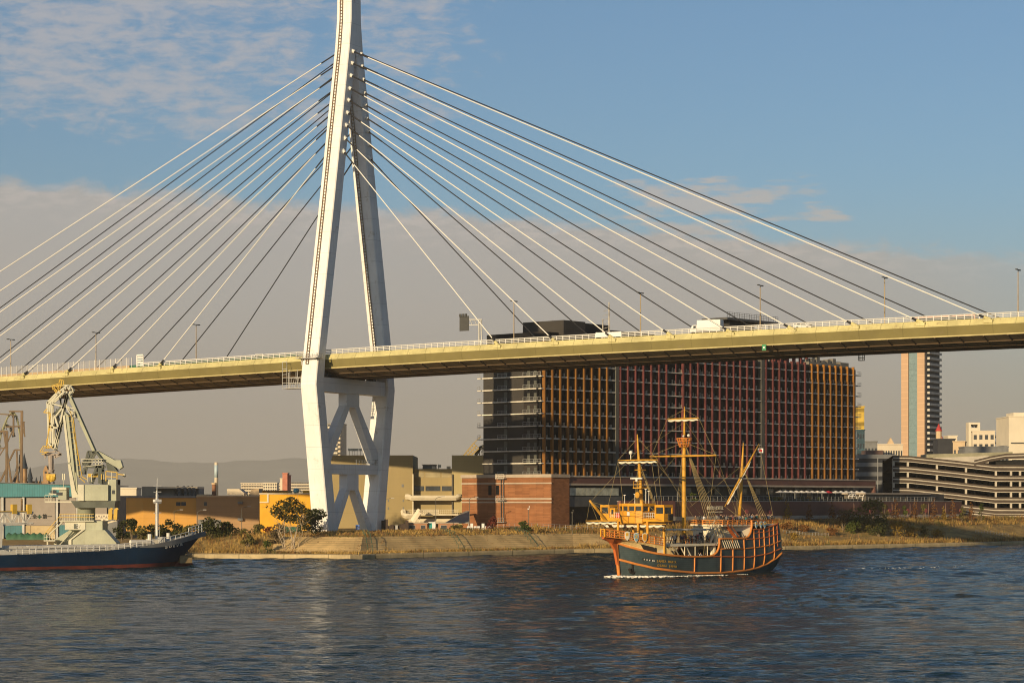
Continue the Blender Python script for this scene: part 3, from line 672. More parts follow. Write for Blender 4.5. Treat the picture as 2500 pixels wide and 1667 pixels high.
# --- podium: roof band, recessed glass, terrace
pd = root('hotel_podium', 'low hotel podium with a brown roof band over dark glass and a planted terrace', 'building', (HX, HYY, 7.0), HU)
INV[pd.name] = Matrix.Translation((0, 0, -7.0)).copy()
YP = -11.2; XP1 = h_x(2138, YP)
m_ = MB(); m_.box(-.97, YP, 20.6, XP1, 1.8, 22.5); m_.build('roof_band', M_brown, pd)
m_ = MB(); m_.box(-.97, YP-.25, 22.51, XP1+.3, -.03, ZR-.2); m_.build('roof_coping', M_band, pd)
m_ = MB(); m_.box(-.97, YP-.15, 20.0, XP1, YP+.6, 20.59); m_.build('soffit_edge', M_band, pd)
m_ = MB(); m_.box(-.96, -8.2, 6, 60, 1.5, 19.98); m_.box(60, -3, 6, XP1-2, 1.4, 20.3); m_.build('recessed_wall', mat('podium_dark', (.022, .022, .024), .45, spec=.5), pd)
m_ = MB()
for i in range(12): m_.box(.0+i*2.02, -10.9, 16.9, 1.9+i*2.02, -10.6, 19.2)
m_.build('glass_panel', mat('pale_green_panes', (.50, .50, .40), .35, var=.25, scale=.6), pd)
m_ = MB(); m_.box(-.5, -11.0, 13.4, 26, -8.25, 16.6); m_.build('spandrel', M_steel2, pd)
M_tg = glass('teal_glass', (.05, .08, .08), .15)
for i in range(14): m_ = MB(); m_.box(62+i*8, -3.3, 15.5, 64.8+i*8, -3.01, 19.5); m_.build('terrace_glazing', M_tg, pd)
m_ = MB(); m_.bar((XP1-1, YP+.4, 7), (XP1-1, YP+.4, 20.5), 1.0, 1.6); m_.build('end_column', M_brown, pd)
for i in range(9): m_ = MB(); m_.tube((22+i*17, YP+1, 7), (22+i*17, YP+1, 20.0), .3, .3, 8); m_.build('column', M_steel2, pd)
m_ = MB(); m_.box(28, -21.5, 6.5, 200, -3.1, 15.1); m_.build('terrace_floor', M_steel2, pd)
m_ = MB(); m_.box(62, -20.9, 15.11, 150, -20.2, 16.0); m_.box(66, -13, 15.11, 110, -12.2, 17.4); m_.build('planter', M_hdark, pd)
m_ = MB()
for x in np.arange(29, 200, 2.4): m_.bar((x, -21.3, 15.1), (x, -21.3, 16.7), .08)
m_.bar((29, -21.3, 16.7), (200, -21.3, 16.7), .1); m_.bar((29, -21.3, 15.9), (200, -21.3, 15.9), .06); m_.build('terrace_railing', M_steel, pd)
# --- brown wall in front, with lamps and red signs
X0w, X1w, YW = h_x(1507, -22), h_x(2345, -22), -22.0
bw_ = root('brown_wall', 'long brown panelled wall with a pale base in front of the hotel podium', 'wall', (HX, HYY, 7.0), HU)
INV[bw_.name] = Matrix.Translation((0, 0, -7.0)).copy()
m_ = MB(); m_.box(X0w, YW-.5, 10.3, X1w, YW, 15.0); m_.build('wall_panel', M_brown, bw_)
m_ = MB(); m_.box(X0w, YW-.55, 5, X1w, YW, 9.09); m_.build('wall_footing', M_brown, bw_)
m_ = MB(); m_.box(X0w-.1, YW-.6, 15.01, X1w+.1, YW+.1, 15.2); m_.build('wall_coping', M_steel, bw_)
m_ = MB(); m_.box(X0w, YW-.48, 9.1, X1w, YW, 10.29); m_.build('wall_base', mat('pale_wall_base', (.46, .42, .37), .8, streak=.3, lines=((0, 3.1, .06, .7),)), bw_)
p = h_x(1640, -22)
m_ = MB(); m_.box(X0w-.1, YW-1.4, 10.4, p, YW-.56, 15.25); m_.build('projecting_bay', mat('brown_panel_painted_sunlit', (.23, .10, .082), .6, lines=((2, 1.6, .07, .8),)), bw_)  # sunlight on the bay is painted in as a lighter copy of the brown
m_ = MB(); m_.box(X0w-.1, YW-1.38, 9.0, p, YW-.56, 10.39); m_.build('wall_base', mat('cream_wall_base', (.55, .47, .37), .8, lines=((0, 2.1, .06, .7),)), bw_)
o = text('LIBER HOTEL', 1.55, (h_x(1747, YW-.7), YW-.62, 12.9), (1, 0, 0), (0, 0, 1), mat('cream_letters', (.75, .68, .55), .5), bw_, 'hotel_sign_letters', .12, bold=.03)
o = text('AT UNIVERSAL STUDIOS JAPAN', .55, (h_x(1747, YW-.7), YW-.62, 11.6), (1, 0, 0), (0, 0, 1), bpy.data.materials['cream_letters'], bw_, 'hotel_sign_letters', .1)
ords = 'first second third fourth fifth sixth seventh eighth ninth tenth eleventh twelfth thirteenth fourteenth fifteenth sixteenth seventeenth eighteenth nineteenth twentieth'.split()
M_wp = mat('brown_lamp_post', (.22, .13, .10), .6); M_rs = mat('red_sign', (.42, .11, .10), .6)
lb = None
for i, px in enumerate((2085, 2132, 2178, 2222, 2267, 2309)):
    x = h_x(px, YW-1.2); p = HW(x, YW-1.2, 9.0); lab = 'slim brown lamp post before the brown wall, %s from the big shrub' % ords[i]
    if lb is None:
        lb = root('wall_lamp', lab, 'lamp post', p, HU, 'lamp posts along the brown wall')
        m_ = MB(); m_.tube((0, 0, -3), (0, 0, 5.2), .16, .12, 6); m_.build('lamp_pole', M_wp, lb, local=True)
        m_ = MB(); m_.bar((0, -.1, 5.2), (-.8, -.3, 5.3), .2, .14); m_.build('lamp_arm', M_wp, lb, local=True)
    else: clone(lb, p, label=lab)
lb = None
for i, px in enumerate((1822, 1880, 2125, 2171, 2216, 2260, 2345)):
    x = h_x(px, YW-1.0); p = HW(x, YW-1.0, 8.5); lab = ('small round red sign on the brown wall above the galleon stern, %s of two' % ords[i]) if i < 2 else 'small round red sign on the brown wall among the thin trees, %s of five' % ords[i-2]
    if lb is None:
        lb = root('red_sign', lab, 'sign', p, HU, 'red signs along the brown wall')
        m_ = MB(); m_.tube((0, 0, -3), (0, 0, 2.6), .1, .1, 6); m_.build('sign_post', M_wp, lb, local=True)
        m_ = MB(); m_.prism([(math.cos(a)*.95, -.1, 3.2+math.sin(a)*.75) for a in np.linspace(0, 2*math.pi, 13)[:-1]], (0, -.15, 0)); m_.build('sign_disc', M_rs, lb, local=True)
    else: clone(lb, p, label=lab)
# --- terrace umbrellas, igloo arches, service block
M_umb = mat('white_canvas', (.85, .80, .74), .7); ub = None; n_ = 0
for px in list(range(1905, 2010, 13))+[2022]+list(range(2040, 2112, 13)):
    x = h_x(px, -14); p = HW(x, -14, 15.1); red = px == 2022
    lab = 'red parasol among the white ones on the hotel terrace' if red else 'white parasol on the hotel terrace, %s from the left' % ords[n_]
    if not red: n_ += 1
    if ub is None or red:
        u_ = root('parasol', lab, 'parasol', p, 0, 'parasols on the hotel terrace')
        m_ = MB(); m_.tube((0, 0, 0), (0, 0, 3.6), .06, .06, 6); m_.build('parasol_pole', M_steel, u_, local=True)
        m_ = MB(); m_.lathe((0, 0, 0), [(1.75, 2.95), (1.7, 3.05), (.9, 3.4), (.05, 3.75)], 8); m_.build('canopy', mat('red_canvas', (.55, .04, .06), .7) if red else M_umb, u_, local=True)
        if not red: ub = u_
    else: clone(ub, p, label=lab)
ub = None
for i, px in enumerate((2081, 2107, 2126)):
    x = h_x(px, -18); p = HW(x, -18, 15.1); lab = 'white half round dome frame on the terrace, %s from the left' % ords[i]
    if ub is None:
        ub = root('dome_frame', lab, 'dome', p, HU, 'dome frames on the hotel terrace')
        m_ = MB()
        for y in (-.8, .8): m_.path([(1.7*math.cos(a), y, 2.5*math.sin(a)) for a in np.linspace(0, math.pi, 12)], .16, 5)
        for a in np.linspace(.3, 2.8, 6): m_.bar((1.7*math.cos(a), -.8, 2.5*math.sin(a)), (1.7*math.cos(a), .8, 2.5*math.sin(a)), .12)
        m_.build('frame', M_umb, ub, local=True)
        m_ = MB(); m_.prism([(1.55*math.cos(a), .7, 2.3*math.sin(a)) for a in np.linspace(0, math.pi, 12)], (0, .05, 0)); m_.build('rear_panel', mat('cream_panel', (.6, .48, .3), .6), ub, local=True)
    else: clone(ub, p, label=lab)
sb = root('service_block', 'low dark grey service block with pale roof edge on the terrace by the car park', 'building', HW(h_x(2112, -19), -19, 15.1), HU)
x0 = h_x(2112, -19); x1 = h_x(2306, -19); L = x1-x0
m_ = MB(); m_.box(.4, 0, -8, L*.46, 9, 2.5); m_.build('wall', mat('taupe_panel', (.14, .115, .085), .7), sb, local=True)
m_ = MB(); m_.box(L*.46, .25, -8, L, 9, 2.7); m_.build('wall', mat('grey_panel', (.085, .08, .075), .7), sb, local=True)
m_ = MB(); m_.box(-1, -.8, 2.51, L*.80, 9.5, 3.0); m_.build('roof', M_band, sb, local=True)
for a, b_ in ((.24, .3), (.50, .52), (.80, .85)): m_ = MB(); m_.box(L*a, -.15, -.1, L*b_, .22, 2.0); m_.build('door', M_grey, sb, local=True)
# planted greens on the terrace are added with the plants

# ================================================================ multi storey car park on the right
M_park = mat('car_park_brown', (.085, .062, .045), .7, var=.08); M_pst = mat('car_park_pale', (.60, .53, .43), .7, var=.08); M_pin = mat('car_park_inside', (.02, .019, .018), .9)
YG = 880.0
pk = root('multi_storey_car_park', 'brown multi storey car park with sloping ramps and pale stripes on the right', 'car park', (XW(2180, YG), YG, 8), 0)
def GP(px, py, dy=0.0): p = W(px, py, YG); return Vector((p.x, YG+dy, p.z))
LV = [1111.5, 1137, 1163.5, 1190, 1216.5, 1243]
def lv_path(y0): return [(2180, y0), (2222, y0+1), (2330, y0+12), (2428, y0+23), (2620, y0+24)]
for i, y0 in enumerate(LV):
    pts = lv_path(y0) if y0 < 1216 else ([(2300, y0+9-1), (2330, y0+12), (2428, y0+23), (2620, y0+24)] if y0 < 1240 else [(2352, y0-7), (2428, y0-2), (2620, y0-1)])
    if y0 > 1240: pts = [(2352, 1246), (2428, 1254), (2620, 1255)]
    lo = [GP(a, b_+13.5) for a, b_ in pts]; up = [GP(a, b_) for a, b_ in pts]
    m_ = MB(); m_.loft([[p for p in lo], [p for p in up], [p+Vector((0, .4, 0)) for p in up], [p+Vector((0, 26, -.2)) for p in lo]]); r_ = m_.build('ramp_parapet', M_park, pk)
    m_ = MB(); s0 = [GP(a, b_+7.0, -.12) for a, b_ in pts]; s1 = [GP(a, b_+4.6, -.12) for a, b_ in pts]; m_.loft([s0, s1]); m_.loft([[p+Vector((0, .1, 0)) for p in s1], s1]); m_.build('pale_stripe', M_pst, r_)
    m_ = MB(); m_.loft([[GP(a, b_+13.6, -.05) for a, b_ in pts], [GP(a, b_+13.6, .5) for a, b_ in pts]]); m_.loft([[GP(a, b_+15.2, -.05) for a, b_ in pts], [GP(a, b_+13.6, -.05) for a, b_ in pts]]); m_.build('slab_edge', M_pst, r_)
for px, y0, y1 in ((2182, 1113, 1203), (2217, 1113, 1203), (2288, 1120, 1212), (2359, 1128, 1285), (2432, 1136, 1285), (2469, 1136, 1290), (2491, 1136, 1290), (2520, 1136, 1290), (2580, 1136, 1290)):
    a = GP(px, y1, .6); b_ = GP(px, y0+6, .6); m_ = MB(); m_.bar(a, b_, .75, .75, (0, 1, 0)); m_.build('column', M_pst, pk)
    if px > 2217: m_ = MB(); m_.bar(GP(px-32, y1, 16), GP(px-32, y0+6, 16), .6, .6, (0, 1, 0)); m_.build('column', M_grey, pk)
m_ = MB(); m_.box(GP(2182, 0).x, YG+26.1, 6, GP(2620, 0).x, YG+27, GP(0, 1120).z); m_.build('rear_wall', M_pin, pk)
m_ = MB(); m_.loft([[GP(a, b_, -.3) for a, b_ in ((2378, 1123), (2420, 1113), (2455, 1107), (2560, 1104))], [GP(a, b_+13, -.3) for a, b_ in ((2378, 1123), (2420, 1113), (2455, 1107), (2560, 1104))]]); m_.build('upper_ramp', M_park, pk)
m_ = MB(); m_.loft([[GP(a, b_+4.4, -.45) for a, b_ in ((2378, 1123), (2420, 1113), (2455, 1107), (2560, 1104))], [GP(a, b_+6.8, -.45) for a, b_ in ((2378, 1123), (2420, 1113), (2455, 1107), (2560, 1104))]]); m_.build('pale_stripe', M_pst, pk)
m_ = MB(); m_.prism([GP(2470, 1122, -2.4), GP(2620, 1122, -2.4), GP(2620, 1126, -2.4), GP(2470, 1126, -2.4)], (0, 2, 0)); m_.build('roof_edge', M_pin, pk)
m_ = MB(); m_.prism([GP(2286, 1106, 20), GP(2500, 1100, 20), GP(2500, 1111, 20), GP(2286, 1115, 20)], (0, 14, 0)); m_.build('roof_deck', mat('olive_parapet', (.36, .33, .22), .7), pk)
m_ = MB(); m_.prism([GP(2300, 1115, 19.5), GP(2440, 1110, 19.5), GP(2440, 1128, 19.5), GP(2300, 1122, 19.5)], (0, .3, 0)); m_.build('roof_wall', M_pst, pk)
cp = None; pr = random.Random(4)
carcols = {'white': M_vw, 'silver': mat('silver_paint', (.45, .45, .44), .3, .4), 'black': mat('black_paint', (.03, .03, .03), .3), 'red': mat('red_paint', (.35, .03, .03), .3)}
def pcar(name, loc, rz, lab, pm, grp):
    r_ = root(name, lab, 'car', loc, rz, grp); l = 4.3; h = 1.45
    m_ = MB(); m_.prism([(-l/2, -.85, .3), (l/2, -.85, .3), (l/2, -.85, .85), (l*.28, -.85, .95), (l*.12, -.8, h), (-l*.3, -.8, h), (-l*.45, -.85, .95), (-l/2, -.85, .9)], (0, 1.7, 0)); m_.build('body', pm, r_, local=True)
    m_ = MB(); m_.prism([(l*.24, -.88, .98), (l*.11, -.83, h-.1), (-l*.28, -.83, h-.1), (-l*.4, -.88, .98)], (0, 1.76, 0)); m_.build('window', M_vg, r_, local=True)
    for x in (-l*.3, l*.3): m_ = MB(); wheel(m_, x, .8, .33); m_.build('wheel', M_tyre, r_, local=True)
for i, (px, lv, cn) in enumerate(((2450, 0, 'white'), (2447, 3, 'silver'), (2450, 4, 'white'), (2310, 1, 'silver'), (2390, 2, 'white'), (2245, 2, 'black'))):
    yy = interp(px, [2180, 2222, 2330, 2428, 2620], [0, 1, 12, 23, 24])+LV[lv]; p = GP(px, yy+12.2, 4)
    pcar('parked_car', p, R(90+3*i), '%s car parked on the %s level from the top of the car park%s' % (cn, ords[lv+1], ', right end' if px > 2440 else ''), carcols[cn], 'cars parked in the car park')
# second car park, grey, behind the hotel's right end
YB = 960.0
p2 = root('grey_car_park', 'grey banded car park partly hidden between the hotel and the brown car park', 'car park', (XW(2095, YB), YB, 8), 0)
M_gb = mat('grey_band', (.20, .20, .20), .7); M_gd = mat('dark_level', (.035, .036, .042), .6)
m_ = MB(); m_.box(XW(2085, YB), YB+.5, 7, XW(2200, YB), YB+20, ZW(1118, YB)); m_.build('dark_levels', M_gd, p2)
for a, b_ in ((1109, 1119), (1129, 1139), (1152, 1162), (1172, 1182)): m_ = MB(); m_.box(XW(2085, YB), YB, ZW(b_, YB), XW(2190, YB), YB+20.3, ZW(a, YB)); m_.build('level_parapet', M_gb, p2)
m_ = MB(); m_.box(XW(2120, YB), YB+6, ZW(1109, YB), XW(2162, YB), YB+19, ZW(1098, YB)); m_.build('roof_house', mat('dull_brown', (.17, .10, .08), .7), p2)
m_ = MB(); m_.box(XW(2142, YB), YB-.15, 7, XW(2144, YB), YB-.01, ZW(1118, YB)); m_.build('downpipe', M_steel, p2)
# ================================================================ tall tower block and far right skyline
M_pink = mat('salmon_tile', (.52, .34, .21), .7, var=.06, scale=.05, lines=((2, 3.2, .35, 1.18),))
M_teal = mat('sky_blue_glass', (.17, .25, .27), .3, var=.08, lines=((2, 3.2, .3, .8),))
M_ivory = mat('ivory_wall', (.66, .56, .42), .75, var=.07, scale=.1, streak=.2)
YT = 1300.0
tt = root('tower_block', 'tall salmon tiled residential tower with a blue glass strip and dark balcony side', 'tower block', (XW(2228, YT), YT, 8), R(-30))
def TX(px): return (XW(px, YT)-XW(2228, YT))
zt_ = ZW(822, YT)-8; xl, xr = TX(2200)*1.05, TX(2257)*1.05
m_ = MB(); m_.box(xl, 0, -2, TX(2217), 20, zt_); m_.box(TX(2239.5), 0, -2, xr, 20, zt_); m_.build('tiled_wall', M_pink, tt, local=True)
m_ = MB(); m_.box(TX(2217), .9, -2, TX(2239.5), 19.9, zt_-.5); m_.build('glass_strip', M_teal, tt, local=True)
for i in range(31):
    z = 3+i*3.25
    m_ = MB(); m_.box(xr, 4, z, xr+1.6, 24.5, z+1.3); m_.build('balcony', mat('balcony_grey', (.60, .56, .50), .7) if i == 0 else bpy.data.materials['balcony_grey'], tt, local=True)
m_ = MB(); m_.box(xr-.1, 2.8, -2, xr+.2, 24.6, zt_); m_.build('side_wall', M_gd, tt, local=True)
m_ = MB()
for i in range(30): m_.box(xl-.7, 2, 4+i*3.25, xl, 5, 5.0+i*3.25)
m_.build('ac_ledges', M_ivory, tt, local=True)
def block(name, lab, px0, px1, py0, Y, ma, cat='building', depth=18, rz=0, py1=1290, win=None, rows=0, cols=0, bal=None, side=None, group=None, roofm=None):
    """a building whose front spans px0..px1 and reaches up to py0 at distance Y"""
    x0, x1 = XW(px0, Y), XW(px1, Y); cx = (x0+x1)/2; hw_ = (x1-x0)/2/max(.3, math.cos(rz)); H = ZW(py0, Y)-7
    r_ = root(name, lab, cat, (cx, Y, 7), rz, group)
    m_ = MB(); m_.box(-hw_, 0, -2, hw_, depth, H); m_.build('wall', ma, r_, local=True)
    m_ = MB(); m_.box(-hw_-.25, -.25, H+.002, hw_+.25, depth+.25, H+.55); m_.build('roof_parapet', roofm or ma, r_, local=True)
    if rows:
        fh = (H-1.5)/rows; bwid = 2*hw_/cols
        for i in range(rows):
            z = H-fh*(i+1)+.6
            if z < ZW(1235, Y)-7: break
            if bal:
                m_ = MB(); m_.box(-hw_+.4, -1.3, z-.3, hw_-.4, -.01, z+.75); b_ = m_.build('balcony', bal, r_, local=True)
                m_ = MB()
                for j in range(cols): m_.box(-hw_+bwid*(j+.18), -.06, z+.8, -hw_+bwid*(j+.82), .1, z+fh*.78)
                m_.build('window', win, r_, local=True)
            else:
                m_ = MB()
                for j in range(cols): m_.box(-hw_+bwid*(j+.22), -.07, z, -hw_+bwid*(j+.78), .1, z+fh*.5)
                m_.build('window', win, r_, local=True)
    if side:
        m_ = MB(); n_ = max(3, int(H/3.2))
        for i in range(n_): m_.box(hw_, .5, i*H/n_+.3, hw_+1.2, depth-.5, i*H/n_+1.4)
        m_.build('side_balcony', side, r_, local=True)
    return r_, hw_, H
M_win = glass('far_window', (.05, .055, .06), .2)
M_white = mat('cream_white_wall', (.74, .65, .50), .75, var=.06, scale=.1, streak=.15)
M_sand = mat('sand_wall', (.60, .44, .27), .75, var=.06)
# cream slab block with the big square window tower
r_, hw_, H = block('apartment_slab', 'cream slab block with dark side balconies, right of the red pointed turret', 2375, 2428, 1053, 1250, M_ivory, win=M_win, rows=9, cols=4, side=M_gb, depth=22, rz=R(-10))
YQ = 1280.0; r_ = root('square_tower', 'pale square tower with one large rectangular opening near its top', 'tower', (XW(2379, YQ), YQ, 7), 0); z0_, z1_ = 0, ZW(1031, YQ)-7
hw_ = (XW(2393, YQ)-XW(2365, YQ))/2; zo0, zo1 = ZW(1044, YQ)-7, ZW(1036, YQ)-7
m_ = MB(); m_.box(-hw_, 0, -2, -hw_+1.3, 8, z1_); m_.box(hw_-1.3, 0, -2, hw_, 8, z1_); m_.box(-hw_+1.31, 0, -2, hw_-1.31, 8, zo0); m_.box(-hw_+1.31, 0, zo1, hw_-1.31, 8, z1_); m_.build('wall', M_white, r_, local=True)
m_ = MB(); m_.prism([(-1.5, 1, zo1-.02), (0, 1, zo1-1.4), (1.5, 1, zo1-.02)], (0, 4, 0)); m_.build('bell_bracket', M_dark, r_, local=True)
r_, hw_, H = block('hall_building', 'large cream building with a tall glazed upper storey at the right edge', 2463, 2600, 1018, 1150, M_white, depth=30)
m_ = MB()
for i in range(6): m_.box(-hw_+8.5+i*2.6, -.08, H-12.5, -hw_+10.6+i*2.6, .1, H-2)
m_.build('window', mat('pale_curtain_glass', (.45, .45, .38), .3), r_, local=True)
m_ = MB(); m_.box(-hw_-1.8, 3, 1, -hw_-.01, 20, H*.72); m_.build('side_stair', M_gb, r_, local=True)
m_ = MB(); m_.box(-hw_+1, -.6, H-13.2, hw_, -.01, H-12.7); m_.build('ledge', M_dark, r_, local=True)
m_ = MB(); m_.box(-hw_+3, 3, H+.56, hw_, 20, H+2.4); m_.build('roof_house', M_white, r_, local=True)
# red roofed turrets just right of the tower block
for nm, px0, px1, py0, pyt, lab in (('turret', 2284, 2300, 1052, 1034, 'sand coloured turret with a red pointed roof beside the tall tower block'), ('small_turret', 2292, 2302, 1069, 1060, 'smaller red roofed turret in front of the taller one')):
    Y = 1180; r_ = root(nm, lab, 'turret', (XW((px0+px1)/2, Y), Y, 7), 0); rr_ = (XW(px1, Y)-XW(px0, Y))/2
    m_ = MB(); m_.lathe((0, 0, 0), [(rr_*.9, -1), (rr_*.9, ZW(py0, Y)-7)], 10); m_.build('turret_wall', M_sand, r_, local=True)
    m_ = MB(); m_.lathe((0, 0, 0), [(rr_*1.08, ZW(py0, Y)-7.01), (.1, ZW(pyt, Y)-7)], 10); m_.build('roof', mat('red_roof', (.45, .05, .045), .6) if nm == 'turret' else bpy.data.materials['red_roof'], r_, local=True)
block('white_cube_house', 'small plain white block above the dark roofs right of the turrets', 2315, 2337, 1065, 1220, M_white, depth=12)
block('orange_house', 'sand orange building with a flat overhanging roof right of the turrets', 2327, 2355, 1079, 1130, M_sand, win=M_win, rows=4, cols=3, depth=14, rz=R(-14), side=M_sand)
block('dark_hall', 'dark flat hall behind the brown car park roof, left of the orange building', 2290, 2332, 1073, 1160, M_gd, depth=14)
block('dark_roof_hall', 'wide dark roofed hall below the cream slab block', 2355, 2462, 1092, 1080, M_gb, win=M_win, rows=3, cols=12, depth=14)
block('yellow_shop', 'yellow and teal building peeping out behind the right end of the hotel', 2094, 2110, 994, 1000, mat('yellow_wall', (.62, .42, .07), .7, lines=((2, 6, 1.6, .5),)), depth=10)
block('teal_glass_block', 'teal glass block below the yellow building at the hotel end', 2092, 2111, 1051, 985, glass('teal_block', (.06, .11, .13), .2), depth=8, win=M_win, rows=9, cols=3)
block('grey_flat', 'grey low block left of the tall tower block', 2110, 2142, 1079, 1120, M_gb, depth=12, win=M_win, rows=5, cols=4)
block('cream_terrace', 'long low cream block with a tiny gable, just left of the tall tower block', 2142, 2204, 1086, 1150, M_ivory, depth=12, win=M_win, rows=5, cols=10)
r_ = root('small_gable', 'tiny brown pointed gable on the cream block left of the tower block', 'gable', (XW(2175, 1156), 1156, ZW(1086, 1156)+.5), 0)
m_ = MB(); m_.prism([(-1.8, 0, 0), (1.8, 0, 0), (0, 0, 3.2)], (0, 3, 0)); m_.build('gable_wall', M_sand, r_, local=True)
# ================================================================ beige plant building between tower and hotel
YPP = 745.0
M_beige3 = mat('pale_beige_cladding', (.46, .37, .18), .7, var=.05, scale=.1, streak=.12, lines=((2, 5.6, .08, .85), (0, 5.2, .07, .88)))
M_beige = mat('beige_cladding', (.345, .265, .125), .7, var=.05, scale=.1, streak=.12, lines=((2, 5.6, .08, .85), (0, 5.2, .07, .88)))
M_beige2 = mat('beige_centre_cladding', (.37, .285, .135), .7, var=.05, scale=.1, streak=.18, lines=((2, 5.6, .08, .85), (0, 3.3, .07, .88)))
M_cream = mat('cream_steelwork', (.66, .58, .43), .6, var=.08)
pp = root('beige_plant_building', 'large windowless beige plant building with stepped roofline between the bridge tower and the hotel', 'building', (XW(1055, YPP), YPP, 7), 0)
def pb(px0, px1, py0, py1, dy0, dy1): return (XW(px0, YPP), YPP+dy0, ZW(py1, YPP), XW(px1, YPP), YPP+dy1, ZW(py0, YPP))
def PB(*a): m_ = MB(); m_.box(*pb(*a)); return m_
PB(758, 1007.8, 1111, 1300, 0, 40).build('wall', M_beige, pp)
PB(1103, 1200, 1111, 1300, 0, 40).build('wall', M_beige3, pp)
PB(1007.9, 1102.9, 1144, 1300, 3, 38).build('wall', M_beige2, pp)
for a, b_ in ((1009.5, 1034), (1038, 1074), (1078, 1103)): PB(a, b_, 1186, 1198, 2.85, 3.3).build('window', M_win, pp)
for a, b_ in ((1009.5, 1034), (1038, 1074), (1078, 1102)): PB(a, b_, 1153, 1165, 2.9, 3.1).build('louvre', mat('beige_louvre', (.40, .33, .19), .7, lines=((2, .5, .12, .75),)) if a < 1010 else bpy.data.materials['beige_louvre'], pp)
for px, py in ((983, 1185), (948, 1221), (984.5, 1221), (948, 1240), (984.5, 1240)): PB(px-2.6 if py < 1200 else px-1.4, px+2.6 if py < 1200 else px+1.4, py-3.5 if py < 1200 else py-2.5, py+3.5, -.15, .2).build('window', M_gb, pp)
for py in (1198, 1221, 1241): PB(1128.5, 1132.5, py-3, py+3.5, -.15, .2).build('bright_window', M_white, pp)
for px in (1008.5, 1104.5):
    m_ = MB(); a = W(px, 1157, YPP-.3); b_ = W(px, 1270, YPP-.3); m_.tube(a, b_, .25, .25, 6); m_.build('drainpipe', M_cream if px < 1050 else M_grey, pp)
m_ = MB(); P_ = [W(992, 1212, YPP-.6), W(999, 1212, YPP-1.2), W(1004, 1215, YPP-1.5), W(1113, 1215, YPP-1.5), W(1118, 1212, YPP-1.2), W(1122, 1211, YPP-.6)]
m_.path(P_, .95, 6); m_.build('upper_duct', M_cream, pp)
m_ = MB(); m_.box(*pb(995, 1120, 1254, 1257.5, -4, -.1)); 
for px in range(996, 1120, 5): m_.bar(W(px, 1254, YPP-3.8), W(px, 1244, YPP-3.8), .12)
for py in (1244, 1249): m_.bar(W(995, py, YPP-3.8), W(1120, py, YPP-3.8), .13)
m_.box(*pb(1027, 1072, 1243, 1253, -3.6, -3.3)); m_.build('access_platform', M_cream, pp)
m_ = MB(); m_.path([W(985, 1247, YPP-1), W(986, 1256, YPP-2.2), W(991, 1259, YPP-2.6), W(1016, 1259, YPP-2.6)], .95, 6); m_.build('lower_duct', M_cream, pp)
m_ = MB(); m_.path([W(993, 1282, YPP-2), W(995, 1274, YPP-2), W(1000, 1272, YPP-2), W(1100, 1272, YPP-2)], .9, 6); m_.build('ground_duct', M_cream, pp)
m_ = MB(); a, b_ = W(1007, 1278, YPP-9), W(1026, 1250, YPP-9)
for dy in (-.9, .9): m_.bar(a+Vector((0, dy, 0)), b_+Vector((0, dy, 0)), .5, .9)
m_.path([a+Vector((0, 0, .8)), b_+Vector((0, 0, .8))], 1.0, 6); m_.bar(b_, W(1023, 1282, YPP-9), .4); m_.build('conveyor', M_white, pp)
m_ = MB(); m_.box(*pb(1030, 1062, 1134, 1144.2, 6, 16)); m_.build('roof_unit', M_gb, pp)
m_ = MB(); m_.box(*pb(1053, 1062, 1137, 1144.1, 5, 5.9)); m_.box(*pb(1028, 1063, 1132.5, 1134, 5.5, 17)); m_.build('roof_unit_canopy', M_ivory, pp)
m_ = MB(); m_.box(*pb(1089, 1098, 1137, 1144, 6, 10)); m_.build('roof_unit', M_ivory, pp)
m_ = MB()
for px in (1012, 1016, 1071): m_.bar(W(px, 1144, YPP+8), W(px, 1136 if px < 1050 else 1133, YPP+8), .25)
m_.cbox(XW(1071, YPP), YPP+8, ZW(1140, YPP), 1, 1, .9); m_.build('roof_pipe', M_ivory, pp)
m_ = MB()
for px in (853, 860, 866, 872, 880, 887): a = W(px, 1111, YPP+10); m_.bar(a, a+Vector((0, 0, 2.2)), .15); m_.cbox(a.x, a.y, a.z+1.4, .9, .3, .8)
m_.build('roof_antenna', M_ivory, pp)
# structure of lattice and rails rising behind the plant, at the hotel edge
cs = root('lattice_boom', 'brown lattice boom slanting up behind the beige plant beside the hotel', 'lattice boom', W(1160, 1111, 790), 0)
m_ = MB(); q = 790
for dy in (0, 3):
    for o in (0, 6, 12): m_.bar(W(1131+o*1.3, 1113+o*.2, q+dy), W(1157+o, 1081+o*1.1, q+dy), .5)
    for i in range(6): t_ = i/5; m_.bar(W(lerp(1133, 1157, t_), lerp(1113, 1082, t_), q+dy), W(lerp(1147, 1169, t_), lerp(1115, 1094, t_), q+dy), .3)
m_.bar(W(1157, 1081, q), W(1174, 1065, q), .3); m_.build('lattice_boom', mat('ochre_steel', (.34, .25, .11), .6, var=.2), cs)
m_ = MB()
for r_ in (0, 5): m_.path([W(1160+r_*.5, 1111, q+4), W(1165+r_*.4, 1100+r_, q+4), W(1172, 1091+r_, q+4), W(1186, 1085+r_, q+4)], .35, 5)
for px, p2_ in ((1166, 1099), (1172, 1091), (1178, 1088)): m_.bar(W(px, p2_, q+4), W(px-1, 1112, q+4), .22); m_.bar(W(px, p2_, q+4), W(px+6, 1112, q+4), .18)
m_.build('curved_rail', M_grey, cs)
